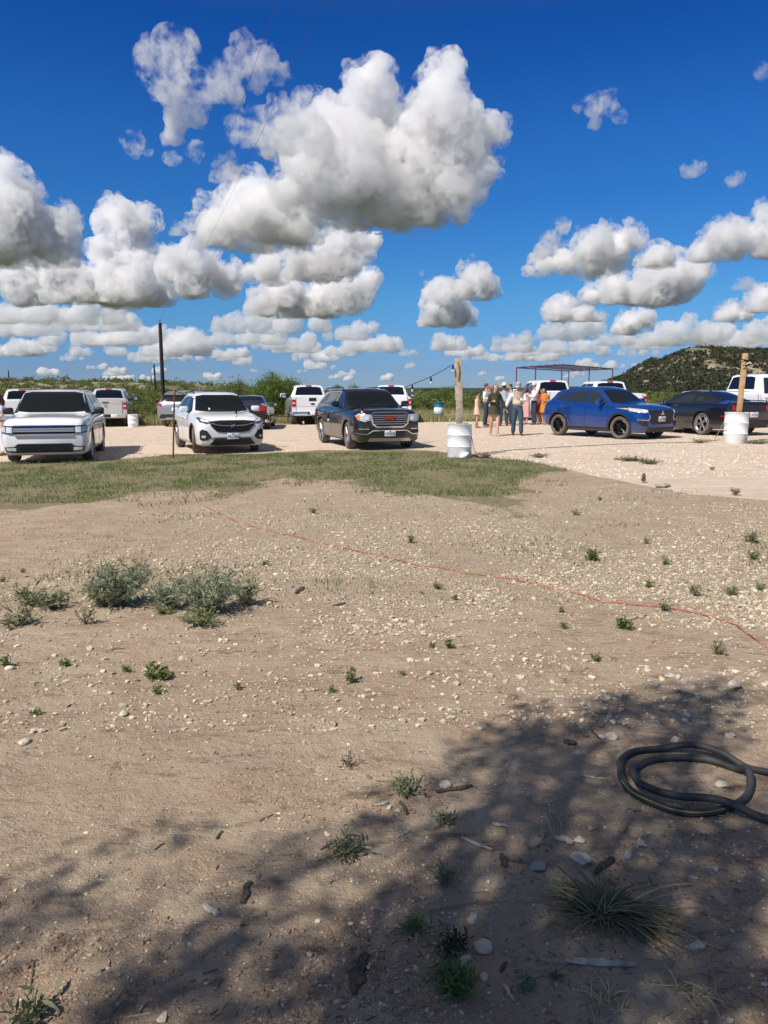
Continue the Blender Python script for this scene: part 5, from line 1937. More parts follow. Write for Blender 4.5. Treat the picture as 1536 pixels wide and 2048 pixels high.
# white sack and rope coil at the near drum
g_ = GP(929, 917)
b = MB().ball((0, 0, .055), (.13, .09, .075), u=18, v=12)
o = b.build('white_sack', PM('white_sack_cloth', (.80, .80, .78), .7, bump=.8, bscale=12), loc=(g_.x, 18.02, gzf(g_.x, 18.0)), rz=.3)
for v in o.data.vertices: v.co += Vector(((vnoise(v.co.x * 20, v.co.y * 20, 3) - .5) * .03, 0, (vnoise(v.co.x * 14, v.co.z * 14, 7) - .5) * .05 + v.co.x * .25))
tag(o, 'crumpled white sack slumped against the foot of the nearer drum', 'sack')
g_ = Vector((2.32, 18.15, 0))
g_.z = gzf(g_.x, g_.y)
pts = []
for k in range(150):
    a = k * .42
    rr = .10 + .05 * math.sin(k * .7) + .03 * math.sin(k * 1.9)
    pts.append((g_.x + rr * math.cos(a) * 1.25, g_.y + rr * math.sin(a), g_.z + .02 + .085 * abs(math.sin(k * .31)) + .02 * math.sin(k * 1.3)))
tag(MB().tube([(pb.x + .27, pb.y - .1, pb.z + .5), (pb.x + .34, pb.y - .12, pb.z + .15)] + pts, .010, 5).build('rope_coil', PM('old_rope', (.34, .25, .17), .9)), 'tangled brown rope coil on the ground right of the nearer drum', 'rope')
# thin dark cable across the lot
pts = [GP(*q) + Vector((0, 0, .008)) for q in [(975, 905), (1020, 901), (1080, 897), (1150, 893), (1230, 889), (1320, 886), (1400, 885), (1440, 880)]]
tag(MB().tube(pts, .009, 5).build('ground_cable', PM('dusty_cable', (.10, .085, .07), .8)), 'thin dark cable lying across the pale lot between the drums', 'cable')
# far drums
g_ = place(878, 0, 47.0)
M_dblue = PM('drum_blue', (.02, .12, .26), .5)
drum(g_, .29, .88, 'blue drum with a broad white band standing far out in the field', (PM('drum_teal', (.015, .16, .27), .5),), bands=[(.20, .56, M_drum)])
g_ = place(263, 0, 37.2)
drum(g_, .24, .62, 'small pale drum on the ground right of the champagne pickup')

# orange extension cord
CORD = [(400, 1010), (430, 1024), (470, 1043), (530, 1060), (600, 1076), (650, 1087), (700, 1099), (750, 1109), (800, 1121), (845, 1133), (880, 1139), (920, 1146), (960, 1151), (1010, 1160), (1060, 1168), (1110, 1177), (1150, 1186), (1200, 1199), (1250, 1208), (1290, 1213), (1330, 1217), (1370, 1222), (1400, 1229), (1430, 1238), (1455, 1247), (1475, 1256), (1490, 1268), (1505, 1281), (1530, 1297), (1570, 1318), (1640, 1345)]
pts = []
for k, q in enumerate(CORD):
    g_ = GP(*q)
    pts.append(g_ + Vector((0, .012 * math.sin(k * 2.1), .009 + .006 * math.sin(k * 3.3))))
tag(MB().tube(pts, .0050, 7).build('extension_cord', PM('orange_cord', (.40, .13, .075), .7, var=.35, vscale=6)), 'faded orange extension cord running diagonally across the soil', 'cord')


# ------------------------------------------------------------------ garden hose, two coils
def smooth_path(ps, n=8):
    out = []
    for k in range(len(ps) - 1):
        a, b_ = ps[k], ps[k + 1]
        pm = ps[max(k - 1, 0)]
        pn = ps[min(k + 2, len(ps) - 1)]
        for t in np.linspace(0, 1, n + 1)[:-1]:
            out.append(.5 * ((2 * a) + (-pm + b_) * t + (2 * pm - 5 * a + 4 * b_ - pn) * t * t + (-pm + 3 * a - 3 * b_ + pn) * t ** 3))
    out.append(ps[-1])
    return out


HOSE = [(1720, 1605, 0), (1620, 1572, 0), (1536, 1549, .0), (1490, 1536, .0), (1440, 1523, .03), (1380, 1510, .03), (1320, 1503, .0), (1270, 1510, .0), (1243, 1532, 0), (1243, 1562, 0), (1262, 1588, .0), (1300, 1608, .0), (1350, 1625, .0), (1400, 1632, 0), (1450, 1625, .0), (1487, 1605, 0), (1500, 1580, 0), (1495, 1556, .03), (1470, 1540, .0), (1420, 1528, .0),
        (1360, 1521, .0), (1310, 1525, .0), (1275, 1541, .0), (1265, 1562, .03), (1275, 1583, .03), (1310, 1600, .032), (1360, 1612, .032), (1410, 1622, .035), (1460, 1632, .035), (1510, 1643, .01), (1580, 1660, 0), (1700, 1690, 0)]
HR = .0150
pts = []
for (px, py, dz) in HOSE:
    g_ = GP(px, py)
    pts.append(g_ + Vector((0, 0, HR + dz)))
pts = smooth_path(pts, 7)
root = empty('garden_hose', GP(1370, 1565))
tag(root, 'black rubber hose coiled twice on the shaded soil, yellow stripe along it', 'hose')
o_ = root.location.copy()
MB().tube([p - o_ for p in pts], HR, 14).build('hose_tube', PM('hose_rubber', (.050, .050, .048), .62, spec=.35, var=.4, vscale=7), root)
st = []
seg = pts[7 * 9 + 3:7 * 14]
for k, p in enumerate(seg):
    t_ = (seg[min(k + 1, len(seg) - 1)] - seg[max(k - 1, 0)]).normalized()
    nrm = Vector((t_.y, -t_.x, 0))
    if nrm.y > 0 and abs(nrm.y) > abs(nrm.x): nrm = -nrm
    c_ = GP(1370, 1565)
    out = (p - c_)
    if nrm.dot(out) < 0: nrm = -nrm
    st.append(p - o_ + (nrm * .75 + Vector((0, 0, .55))).normalized() * (HR - .0003))
MB().tube(st, .0014, 6).build('stripe', PM('yellow_stripe', (.50, .42, .06), .5), root)

# ------------------------------------------------------------------ utility poles and line
def pole(px, pyt, y, lean, label, r=.15, z0=None, arm=False):
    x = at(px, 780, y).x
    z = gzf(x, y) if z0 is None else z0
    t = at(px - lean, pyt, y)
    root = empty('utility_pole', (x, y, z))
    tag(root, label, 'pole', 'utility poles')
    d_ = t - Vector((x, y, z))
    MB().tube([(0, 0, -.3), d_ * .5, d_], [r, r * .9, r * .8], 12).build('shaft', M_pole, root)
    i_ = MB()
    i_.tube([d_, d_ + Vector((0, 0, .16))], [.025, .03], 8)
    i_.lathe([(.001, 0), (.05, .01), (.06, .05), (.04, .07), (.05, .10), (.03, .14), (.001, .15)], 12, d_ + Vector((0, 0, .12)))
    i_.build('insulator', PM('insulator_glaze', (.12, .10, .09), .3), root)
    if arm:
        MB().tube([d_ * .32, d_ * .32 + Vector((2.6, 0, -.9))], .05, 6).build('brace', M_pole, root)
    return t


t1 = pole(326, 646, 60, 6, 'tall black utility pole nearest, behind the silver SUV', r=.165)
t2 = pole(312, 729, 140, 4, 'thin second utility pole left of the tall one', z0=.0, r=.18, arm=True)
t3 = pole(303, 752, 220, 1, 'tiny third utility pole left of the second', z0=2.0, r=.2)
t4 = pole(19, 742, 230, 2, 'short far utility pole on the rise at the left margin', z0=4.2, r=.2)
pole(75, 765, 200, 0, 'tiny far pole on the rise above the boxy white SUV', z0=3.0, r=.14)
far_p = Vector((2.1, 0, 7.15))
for dx, lab in ((0, 'upper thin power line crossing overhead from the nearest pole'), (.45, 'lower thin power line crossing overhead beside the upper one')):
    a = t1 + Vector((dx, 0, .1))
    b_ = Vector((2.1 + dx * 1.6, 0, 7.15)) + (Vector((2.1, 0, 7.15)) - Vector((-17.5, 60, 7.1))).normalized() * 12
    pts = [a.lerp(b_, t) + Vector((0, 0, -1.0 * math.sin(PI * t) * .35)) for t in np.linspace(0, 1, 40)]
    tag(MB().tube(pts, .0030, 5).build('power_line', PM('line_wire', (.05, .05, .055), .5)), lab, 'wire', 'overhead power lines')

# ------------------------------------------------------------------ pipe frame shelter
N_, R_, L_ = Vector((11.6, 51, 0)), Vector((17.7, 60.5, 0)), Vector((9.75, 57.5, 0))
Fr_ = N_ + (R_ - N_) + (L_ - N_)
HZ = 1.58 + 1.69
root = empty('pipe_frame_shelter', (0, 0, 0))
root.location = N_
tag(root, 'open red brown pipe frame of a shelter without a roof', 'shelter')


def P_(v, z): return Vector((v.x - N_.x, v.y - N_.y, z))


for v in (N_, R_, L_, Fr_, N_.lerp(R_, .5), N_.lerp(L_, .55) + Vector((.0, 0, 0))):
    MB().tube([P_(v, -.1), P_(v, HZ)], .042, 8).build('post', M_redpipe, root)
for a, b_ in ((N_, R_), (L_, Fr_), (N_, L_), (R_, Fr_)):
    MB().tube([P_(a, HZ), P_(b_, HZ)], .042, 8).build('top_rail', M_redpipe, root)
for k in range(1, 6):
    a = N_.lerp(L_, k / 6)
    b_ = R_.lerp(Fr_, k / 6)
    MB().tube([P_(a, HZ + .05), P_(b_, HZ + .05)], .03, 8).build('rafter', M_redpipe, root)
# ------------------------------------------------------------------ foreground plants, sticks, tree shade
def plant(name, px, py, w, h, n, leaf, aspect, m, seed, label, cat='weed', stems=5, up=.3, stemm=None, clumps=10, flat=1.0, group=None):
    p = GP(px, py)
    rs = np.random.RandomState(seed)
    root = empty(name, p)
    tag(root, label, cat, group)
    P = []
    tips = []
    b = MB()
    for k in range(stems):
        a = rs.uniform(0, 2 * PI)
        rr = w / 2 * rs.uniform(.25, 1) ** .7
        hh = h * rs.uniform(.5, 1) * (1 - .35 * (rr / (w / 2)) ** 2)
        tip = np.array([rr * math.cos(a), rr * math.sin(a) * flat, hh])
        mid = tip * np.array([.45, .45, .6])
        b.tube([(0, 0, -.01), mid, tip], [.0035 + w * .004, .003 + w * .002, .0015], 5)
        tips.append((mid, tip))
    for k in range(n):
        mid, tip = tips[rs.randint(len(tips))]
        t = rs.uniform(.05, 1) ** .8
        q = mid * t * 2 if t < .5 else mid + (tip - mid) * (t - .5) * 2
        P.append(q + rs.normal(0, leaf * .35, 3))
    P = np.array(P)
    P[:, 2] = np.abs(P[:, 2]) + .003
    V, Fc = leafcloud(P, leaf, aspect, rs, up)
    link('foliage', npmesh('foliage', V, Fc), m, root)
    b.build('stem', stemm or PM('green_stem', (.16, .17, .08), .8), root)
    return root


plant('silver_bush', 243, 1210, .54, .39, 2000, .055, .16, M_leaf_silver, 1, 'tall silvery green bush, left one of the bushy pair', 'bush', 46)
plant('silver_bush', 205, 1213, .34, .26, 700, .05, .16, M_leaf_grey, 31, 'low grey green shoots at the left foot of the silvery bush', 'bush', 22)
plant('silver_bush', 425, 1222, .60, .36, 1800, .055, .16, M_leaf_silver, 2, 'wide silvery green bush right of the tall one', 'bush', 46)
plant('silver_bush', 345, 1216, .42, .26, 800, .055, .16, M_leaf_silver, 3, 'looser silver shoots between the two big silvery bushes', 'bush', 30)
plant('silver_bush', 492, 1208, .24, .24, 420, .05, .16, M_leaf_silver, 4, 'slender pale silvery shoot at the right of the wide bush', 'bush', 12)
plant('green_weed', 400, 1248, .34, .11, 500, .035, .3, PM('olive_leaf', (.17, .19, .08), .6, island=.35, trans=.2), 5, 'mossy olive green mat in front of the wide silvery bush', 'weed', 26)
plant('green_weed', 330, 1225, .20, .07, 200, .03, .3, PM('olive_leaf', (.17, .19, .08)), 6, 'small olive patch below the looser silver shoots', 'weed', 18)
plant('green_weed', 105, 1218, .34, .15, 320, .055, .22, M_leaf_grey, 7, 'drooping grey green weed left of the silvery bushes', 'weed', 20, up=.1)
plant('green_weed', 60, 1210, .26, .12, 200, .06, .25, M_leaf_grey, 8, 'flat grey green weed near the left margin', 'weed', 12)
plant('green_weed', 40, 1252, .30, .10, 160, .06, .2, M_leaf_grey, 9, 'straggly weed low at the left margin', 'weed', 12)
plant('green_weed', 172, 1245, .16, .15, 70, .05, .18, M_leaf_grey, 10, 'thin pale sprig below the tall silvery bush', 'weed', 6)
SPR = [(4, 1163, .07, 'bright green sprout at the left margin'), (45, 1144, .06, 'small green sprout above the left weeds'), (10, 1338, .10, 'leafy green sprout above a white stone at the left margin'), (130, 1332, .08, 'bright yellow green sprout beside a white stone'),
       (250, 1342, .07, 'green sprout between two stony patches'), (300, 1353, .12, 'darker half of a double green weed'), (328, 1355, .12, 'brighter half of a double green weed'), (315, 1385, .07, 'yellow green sprout below the double weed'),
       (73, 1430, .06, 'faint green sprout at the lower left'), (703, 1368, .11, 'bright green sprout alone in the middle of the soil'), (662, 1386, .05, 'tiny weed left of the bright middle sprout'), (875, 1178, .09, 'green sprout just below the orange cord'),
       (908, 1200, .07, 'green sprout a little lower right of the cord sprout'), (898, 1300, .09, 'green sprout in the stony strip centre right'), (865, 1300, .06, 'pale sprout left of the stony strip sprout'), (1128, 1254, .07, 'small bright green mound at the right'),
       (1250, 1260, .12, 'flat green tuft right of the bright mound'), (1192, 1318, .08, 'dark green sprout above the tree shade'), (1438, 1312, .14, 'spiky grey green weed near the cord end'), (805, 1352, .05, 'tiny green weed right of the middle sprout'),
       (478, 1380, .06, 'faint brown green weed at centre left'), (530, 1131, .09, 'low green tuft on the pale gravel left'), (627, 1027, .16, 'green tuft on the gravel below the grass strip'), (820, 1085, .16, 'pale wispy weed above the orange cord'),
       (1200, 1000, .12, 'dark small weed right of the grass tip'), (1150, 1030, .14, 'weed in the gravel below the grass tip'), (1185, 1122, .16, 'brown green weed in the pale gravel'), (1330, 1130, .14, 'weed right of the brown green one'),
       (1390, 1190, .15, 'upright weed above the cord bend'), (1460, 1190, .16, 'tall dark weed right of the upright one'), (1520, 1180, .12, 'weed at the right margin above the cord'), (1297, 1175, .10, 'thin weed left of the upright one'),
       (1330, 1222, .14, 'grassy tuft growing through the orange cord'), (1120, 1225, .07, 'tiny weed near a wood chip under the cord'), (1425, 940, .14, 'dark weed on the pale lot edge'), (1470, 990, .22, 'leafy weed cluster at the right lot edge'),
       (1500, 1085, .25, 'weed patch at the right margin in gravel'), (1505, 1120, .18, 'small weed patch under the right margin patch'), (1290, 1085, .12, 'small weed in mid gravel')]
for i, (px, py, w, lab) in enumerate(SPR):
    br = py > 1120 and px < 1300
    plant('sprout', px, py, w * (.85 if br else .8), w * (.6 if br else .55), 70 if w < .12 else 150, w * (.24 if br else .17), .55 if br else .3, M_leaf_bright if br else M_leaf_grey, 200 + i, lab, 'sprout', 7, group='sprouts on the soil')
for i, (px, py, w, n) in enumerate([(1265, 922, .9, 420), (1300, 928, .6, 260), (1080, 915, .7, 200), (1400, 886, .9, 260), (1520, 888, 1.2, 420)]):
    plant('low_weed', px, py, w, .10, n, .05, .4, M_leaf_grey, 300 + i, ['flat green weed patch on the lot before the blue crossover', 'small weed patch right of the flat one on the lot', 'scattered weeds at the tip of the grass strip', 'weeds at the left foot of the farther drum', 'grass patch right of the farther drum'][i], 'weed', 30, flat=.5)
# shaded weeds close to the camera
plant('shade_weed', 910, 1975, 0.145, 0.053, 520, .035, .14, PM('feathery_leaf', (.11, .17, .05), .7, island=.4, trans=.2), 40, 'feathery green weed in the shade at the bottom', 'weed', 30)
plant('shade_weed', 905, 1905, 0.111, 0.038, 200, .03, .16, M_leaf_dark, 41, 'dark weed above the feathery one', 'weed', 16)
plant('shade_weed', 830, 1870, 0.085, 0.038, 160, .035, .10, PM('feathery_leaf', (.11, .17, .05)), 42, 'grassy weed left of the dark one in dappled light', 'weed', 14)
plant('shade_weed', 690, 1712, 0.136, 0.026, 160, .04, .2, M_leaf_grey, 43, 'flat dusky weed among pebbles in the shade edge', 'weed', 12)
plant('shade_weed', 812, 1590, 0.111, 0.053, 200, .035, .25, M_leaf_grey, 44, 'small leafy weed casting a crisp shadow', 'weed', 12)
plant('shade_weed', 888, 1653, 0.111, 0.022, 120, .03, .2, M_leaf_grey, 45, 'thin creeping weed in the dappled light', 'weed', 10)
plant('shade_weed', 888, 1775, 0.076, 0.034, 120, .045, .08, M_leaf_grey, 46, 'wiry tuft at the edge of the deep shade', 'weed', 16, up=.6)
plant('shade_weed', 1050, 1975, 0.060, 0.022, 140, .02, .25, M_leaf_silver, 47, 'pale grey rosette on bright soil near the bottom', 'weed', 12)
plant('shade_weed', 1110, 1960, 0.043, 0.015, 60, .018, .25, M_leaf_grey, 48, 'tiny grey rosette right of the pale one', 'weed', 8)
plant('shade_weed', 60, 2040, 0.102, 0.038, 60, .05, .25, M_leaf_grey, 49, 'leafy weed in the bottom left corner', 'weed', 8)
plant('shade_weed', 703, 1540, 0.085, 0.038, 40, .03, .2, PM('dead_leaf', (.10, .07, .05), .9), 50, 'dead dark sprig on sunlit soil above the shade', 'weed', 6)


def grass_clump(name, px, py, n, lmax, seed, label, dirs, m, wid=.0026):
    """arching blades fanning out over the ground"""
    p = GP(px, py)
    rs = np.random.RandomState(seed)
    root = empty(name, p)
    tag(root, label, 'grass tuft')
    V = []
    Fc = []
    for k in range(n):
        dd = dirs[rs.randint(len(dirs))]
        a = R(dd[0]) + rs.normal(0, R(dd[1]))
        L0 = lmax * dd[2] * rs.uniform(.35, 1)
        el = R(rs.uniform(8, 62)) * dd[3]
        base = np.array([rs.normal(0, .022), rs.normal(0, .016), 0])
        S_ = 7
        q = base.copy()
        pts = [q.copy()]
        e_ = el
        for s_i in range(S_):
            q = q + np.array([math.cos(a) * math.cos(e_), math.sin(a) * math.cos(e_), math.sin(e_)]) * L0 / S_
            e_ -= R(rs.uniform(6, 19))
            a += rs.normal(0, .05)
            q[2] = max(q[2], .004)
            pts.append(q.copy())
        nrm = np.array([-math.sin(a), math.cos(a), rs.normal(0, .5)])
        nrm /= np.linalg.norm(nrm)
        w0 = wid * rs.uniform(.6, 1.3)
        o = len(V)
        for i, q in enumerate(pts):
            w = w0 * (1 - (i / S_) ** 1.5) + .0003
            V.append(q - nrm * w)
            V.append(q + nrm * w)
        for i in range(S_): Fc.append((o + 2 * i, o + 2 * i + 1, o + 2 * i + 3, o + 2 * i + 2))
    link('blades', npmesh('blades', np.array(V), np.array(Fc)), m, root)
    return root


M_tuftg = PM('tuft_green', (.15, .145, .08), .75, island=.45, trans=.15)
grass_clump('dry_grass_tuft', 1205, 1830, 620, .29, 60, 'big half dry grass tuft sprawling in the shade under the hose', [(135, 22, 1.0, 1.0), (-20, 24, 1.1, .8), (80, 60, .6, 1.2), (-70, 40, .6, .8), (165, 20, .8, .8), (10, 30, .9, .8)], M_tuftg)
gt = grass_clump('dry_grass_tuft', 1235, 1828, 46, .36, 61, 'long bleached straw blades reaching right out of the green tuft', [(5, 10, 1.3, .6), (22, 9, 1.3, .6), (-25, 8, 1.25, .5), (133, 9, .9, .8), (-48, 12, .9, .5)], M_dry, .0022)
grass_clump('dry_grass_tuft', 1390, 1985, 40, .12, 62, 'dry curled straw tuft at the bottom right', [(k * 60, 30, 1, .5) for k in range(6)], M_dry, .0018)
grass_clump('dry_grass_tuft', 1215, 2010, 26, .12, 63, 'small dry straw wisp at the bottom below the wood splinter', [(90, 40, 1, 1), (60, 30, .8, .8)], M_dry, .0018)
grass_clump('dry_grass_tuft', 1110, 1660, 10, .16, 64, 'two or three upright straws above the tan rock', [(95, 12, 1, 1.2)], M_dry, .0014)
grass_clump('dry_grass_tuft', 215, 1300, 14, .22, 65, 'bleached dead sprig on the brown soil at left', [(60, 50, 1, .8)], M_dry, .003)

# sticks and wood chips
M_wood = PM('bleached_wood', (.42, .36, .29), .9, var=.35, vscale=30, bump=.8, bscale=50)
M_woodd = PM('dark_wood', (.085, .07, .055), .95, var=.5, vscale=30, bump=1., bscale=60)
STK = [(1128, 1927, 1270, 1932, 9, 0, 'long split piece of grey driftwood below the grass tuft'), (727, 1918, 706, 2000, 13, 1, 'stubby charred log standing out in the shade at the bottom'),
       (408, 1810, 438, 1830, 9, 0, 'short bleached wood stub in the sun at lower left'), (498, 1765, 484, 1808, 8, 1, 'frayed dark bark scrap right of the bleached stub'), (922, 1680, 984, 1703, 5, 0, 'curved pale stick in the shade left of the tuft'),
       (985, 1652, 1018, 1660, 5, 0, 'bleached wood chip above the curved stick'), (1004, 1712, 1010, 1738, 7, 1, 'dark upright chip below the curved stick'), (870, 1587, 945, 1578, 6, 1, 'long brown bark strip in the shade edge'),
       (800, 1612, 815, 1633, 5, 1, 'dark stick under the small leafy weed'), (750, 1618, 775, 1612, 5, 0, 'pale bark chip left of the dark stick'), (640, 1705, 672, 1686, 3, 1, 'thin brown twig beside the flat dusky weed'),
       (795, 1676, 820, 1662, 4, 0, 'split pale twig in the dappled light'), (755, 1818, 768, 1828, 3, 0, 'thin pale chip on dappled soil'), (1008, 1970, 1030, 2005, 5, 0, 'bright splinters at the bottom beside the grey rosette'),
       (1012, 1925, 1000, 1945, 4, 1, 'dark splinter above the bright splinters'), (1110, 1674, 1145, 1684, 9, 0, 'bleached wood chip left of the round tan rock'), (1190, 1745, 1225, 1715, 8, 1, 'dark branch piece behind the grass tuft'),
       (1375, 1752, 1395, 1756, 5, 0, 'small grey chip right of the grass tuft'), (1130, 1490, 1150, 1494, 9, 1, 'dark flat bark piece in the shade upper left of the hose'), (1160, 1555, 1215, 1563, 3, 0, 'pale twig left of the hose'),
       (1200, 1480, 1180, 1462, 3, 1, 'curved twig beside the white flat stone'), (1128, 1330, 1140, 1342, 6, 0, 'small grey wood stub on sunlit soil above the shade'), (1252, 1240, 1292, 1230, 5, 0, 'grey wood chip just under the orange cord'),
       (590, 1188, 608, 1176, 6, 1, 'dark stick beside the wide silvery bush'), (665, 1213, 690, 1209, 4, 1, 'short dark stick on the stony middle ground'), (520, 1645, 545, 1632, 2, 1, 'thin dark twig on sunny soil left of the shade'),
       (310, 1702, 328, 1690, 2, 1, 'thin dark twig in the left sun patch'), (432, 1680, 445, 1663, 4, 1, 'small black twig right of the thin left twig'), (615, 1386, 635, 1384, 5, 0, 'grey wood chip left of the middle sprout'),
       (1287, 965, 1289, 945, 6, 1, 'dark little stump at the lot edge'), (1315, 975, 1340, 973, 8, 0, 'pale flat slab lying at the lot edge'), (250, 2030, 302, 2024, 2, 0, 'pale straw at the bottom left'), (60, 1985, 68, 1915, 2, 1, 'slim dry stem at the lower left')]
for i, (xa, ya, xb_, yb, r, dk, lab) in enumerate(STK):
    a, b_ = GP(xa, ya), GP(xb_, yb)
    d_ = (a - Vector((0, 0, CAMZ))).length
    rr = r / F * d_ * .8
    rs = np.random.RandomState(i)
    if lab.startswith('dark little stump'): b_ = a + Vector((0, 0, .12))
    n = 7
    pts = []
    rad = []
    for k in range(n):
        t = k / (n - 1)
        q = a.lerp(b_, t) + Vector((rs.normal(0, rr * .25), rs.normal(0, rr * .25), rr * .45 + abs(rs.normal(0, rr * .15))))
        pts.append(q)
        rad.append(rr * (.45 + .65 * math.sin(PI * (.12 + .76 * t))) * rs.uniform(.75, 1.2))
    o_ = a.copy()
    o = MB().tube([q - o_ for q in pts], rad, 7, flat=.62).build('stick', M_woodd if dk else M_wood, loc=o_, ang=25)
    tag(o, lab, 'stick')
# fine litter: tiny twigs and bark bits
rs = np.random.RandomState(88)
n = 4200
x, y = view_points(n, 1.6, 12, rs)
k = rs.uniform(0, 1, n) < .10 + .9 * sstep(.46, .62, fbm(x * 1.8 + 5, y * 1.8, 66, 4)) * (.22 + .78 * sstep(-1.2, .6, x - (y - 3.2) * .6 + .8))
x, y = x[k], y[k]
n = len(x)
ln_ = .005 + rs.exponential(.009, n).clip(0, .05)
a = rs.uniform(0, 2 * PI, n)
w = rs.uniform(.0005, .0022, n)
Z = gz(x, y)
c_, s_ = np.cos(a), np.sin(a)
V = []
for sx_, sy_, sz_ in ((-1, -1, 0), (-1, 1, 0), (-1, 0, 1), (1, -1, 0), (1, 1, 0), (1, 0, 1)):
    X_ = x + c_ * ln_ / 2 * sx_ - s_ * w * sy_
    Y_ = y + s_ * ln_ / 2 * sx_ + c_ * w * sy_
    V.append(np.stack([X_, Y_, Z + .001 + sz_ * w * 1.4 + (sx_ > 0) * rs.uniform(0, .006, n)], 1))
V = np.stack(V, 1).reshape(-1, 3)
f0 = np.array([[0, 2, 5], [0, 5, 3], [1, 4, 5], [1, 5, 2], [0, 1, 2], [3, 5, 4]])
Fc = (f0[None] + (np.arange(n) * 6)[:, None, None]).reshape(-1, 3)
tag(link('litter', npmesh('litter', V, Fc), PM('litter_bits', (.26, .20, .14), .95, island=.6)), 'tiny twigs and bark bits strewn over the shaded soil', None, None, 'stuff')

# ------------------------------------------------------------------ the tree that shades the foreground (stands behind the camera)
SH = [(1180, 1432, 170, 34, 1.0), (1330, 1395, 70, 38, .8), (1400, 1450, 60, 40, .9), (1250, 1470, 170, 36, 1.1), (1020, 1490, 120, 34, .9), (1440, 1380, 30, 35, .4), (1130, 1530, 200, 34, 1.0), (940, 1580, 110, 34, .7), (1180, 1600, 170, 34, .9), (1420, 1560, 140, 60, .7),
      (1000, 1660, 150, 40, .7), (1250, 1690, 240, 50, 1.4), (1480, 1680, 120, 60, 1.0), (700, 1640, 150, 20, .6), (620, 1700, 150, 22, .6), (640, 1760, 130, 26, .6), (860, 1780, 90, 45, .6), (1120, 1800, 190, 70, 1.5), (1350, 1800, 160, 60, 1.1), (1320, 1930, 140, 60, .9),
      (1500, 1990, 100, 70, .8), (920, 1900, 120, 55, 1.0), (760, 1960, 120, 70, 1.1), (900, 2010, 160, 60, 1.2), (250, 1690, 90, 16, .35), (70, 1830, 110, 26, .5), (20, 1870, 80, 26, .4), (360, 1900, 110, 20, .45), (260, 1960, 120, 30, .5), (180, 2010, 110, 30, .4), (480, 1880, 90, 26, .45), (440, 1990, 120, 40, .6), (600, 1900, 80, 24, .4), (620, 2020, 130, 40, .7), (1180, 2010, 110, 60, .7), (330, 1850, 110, 14, .3), (1080, 1900, 60, 30, .3)]
rs = np.random.RandomState(404)
root = empty('shade_tree', (-3.4, -3.6, 0))
tag(root, 'spreading tree behind the viewer that casts the dappled shade', 'tree')
P = []
cen = []
o_ = np.array([-3.4, -3.6, 0])
for (cx, cy_, rx, ry, wt) in SH:
    nc = max(2, int(wt * (10 if cx > 850 else 6)))
    for k in range(nc):
        u = rs.uniform(-1, 1, 2)
        if u[0] ** 2 + u[1] ** 2 > 1: u *= .6
        g_ = G(cx + u[0] * rx, cy_ + u[1] * ry)
        h = rs.uniform(4.0, 7.0)
        c_ = np.array([g_.x - .6 * h, g_.y - .62 * h, h])
        if c_[1] > 0 and (c_[2] - CAMZ) / c_[1] < .60: continue
        cen.append(c_ - o_)
        P.append(c_ - o_ + rs.normal(0, .075, (30, 3)) * np.array([1, 1, 1.8]))
P = np.concatenate(P)
V, Fc = leafcloud(P, .075, .45, rs)
link('crown', npmesh('crown', V, Fc), PM('oak_leaf', (.07, .11, .03), .6, island=.3, trans=.2), root)
b = MB()
b.tube([(0, 0, -.2), (.05, .05, 1.0), (.2, .1, 2.0), (.4, .4, 2.8)], [.24, .2, .17, .14], 12)
fork = Vector((.4, .4, 2.8))
cs = sorted(cen, key=lambda c: (round(c[0] / 1.3), c[1]))
for k in range(0, len(cs), 22):
    e = Vector(cs[k])
    b.tube([fork, fork.lerp(e, .5) + Vector((0, 0, .25)), e], [.07, .045, .015], 7)
    for q in cs[k + 1:k + 22:6]:
        b.tube([fork.lerp(e, .5) + Vector((0, 0, .25)), (fork.lerp(e, .5) + Vector(q)) / 2, Vector(q)], [.028, .018, .007], 5)
b.build('trunk', M_bark, root)
# ------------------------------------------------------------------ people
def skin(name, pts, edges, rad, root, m, parent=None, sub=1, keep=False):
    """one continuous surface grown over a skeleton"""
    me = bpy.data.meshes.new(name)
    keys = list(pts)
    idx = {k: i for i, k in enumerate(keys)}
    me.from_pydata([tuple(pts[k]) for k in keys], [(idx[a], idx[b]) for a, b in edges], [])
    ob = bpy.data.objects.new(name, me)
    COL.objects.link(ob)
    mo = ob.modifiers.new('s', 'SKIN')
    mo.use_smooth_shade = True
    mo.branch_smoothing = .6
    for k, i in idx.items():
        r = rad[k]
        me.skin_vertices[0].data[i].radius = (r, r) if not isinstance(r, tuple) else r
        me.skin_vertices[0].data[i].use_root = (k == root)
    if sub:
        sm_ = ob.modifiers.new('u', 'SUBSURF')
        sm_.levels = sub
        sm_.render_levels = sub
    nm = eval_mesh(ob)
    bpy.data.objects.remove(ob)
    if keep: return nm
    return link(name, nm, m, parent)


SKIN1 = PM('skin_light', (.60, .38, .28), .5, spec=.3)
SKIN2 = PM('skin_tan', (.48, .28, .19), .5, spec=.3)
M_hairb = PM('hair_brown', (.05, .028, .015), .5)
M_hairl = PM('hair_light_brown', (.20, .12, .06), .5)
M_hairk = PM('hair_black', (.012, .010, .009), .45)
M_eye = PM('eye_dark', (.02, .015, .01), .3)
M_lip = PM('lip', (.35, .10, .08), .5)
M_jean = PM('dark_denim', (.028, .045, .085), .85, var=.25, vscale=14, bump=.3)
M_jean2 = PM('blue_denim', (.04, .075, .125), .85, var=.25, vscale=14, bump=.3)
M_wshirt = PM('white_shirt', (.78, .79, .80), .7, bump=.3, bscale=18)
M_boot = PM('brown_boot', (.13, .06, .03), .6)


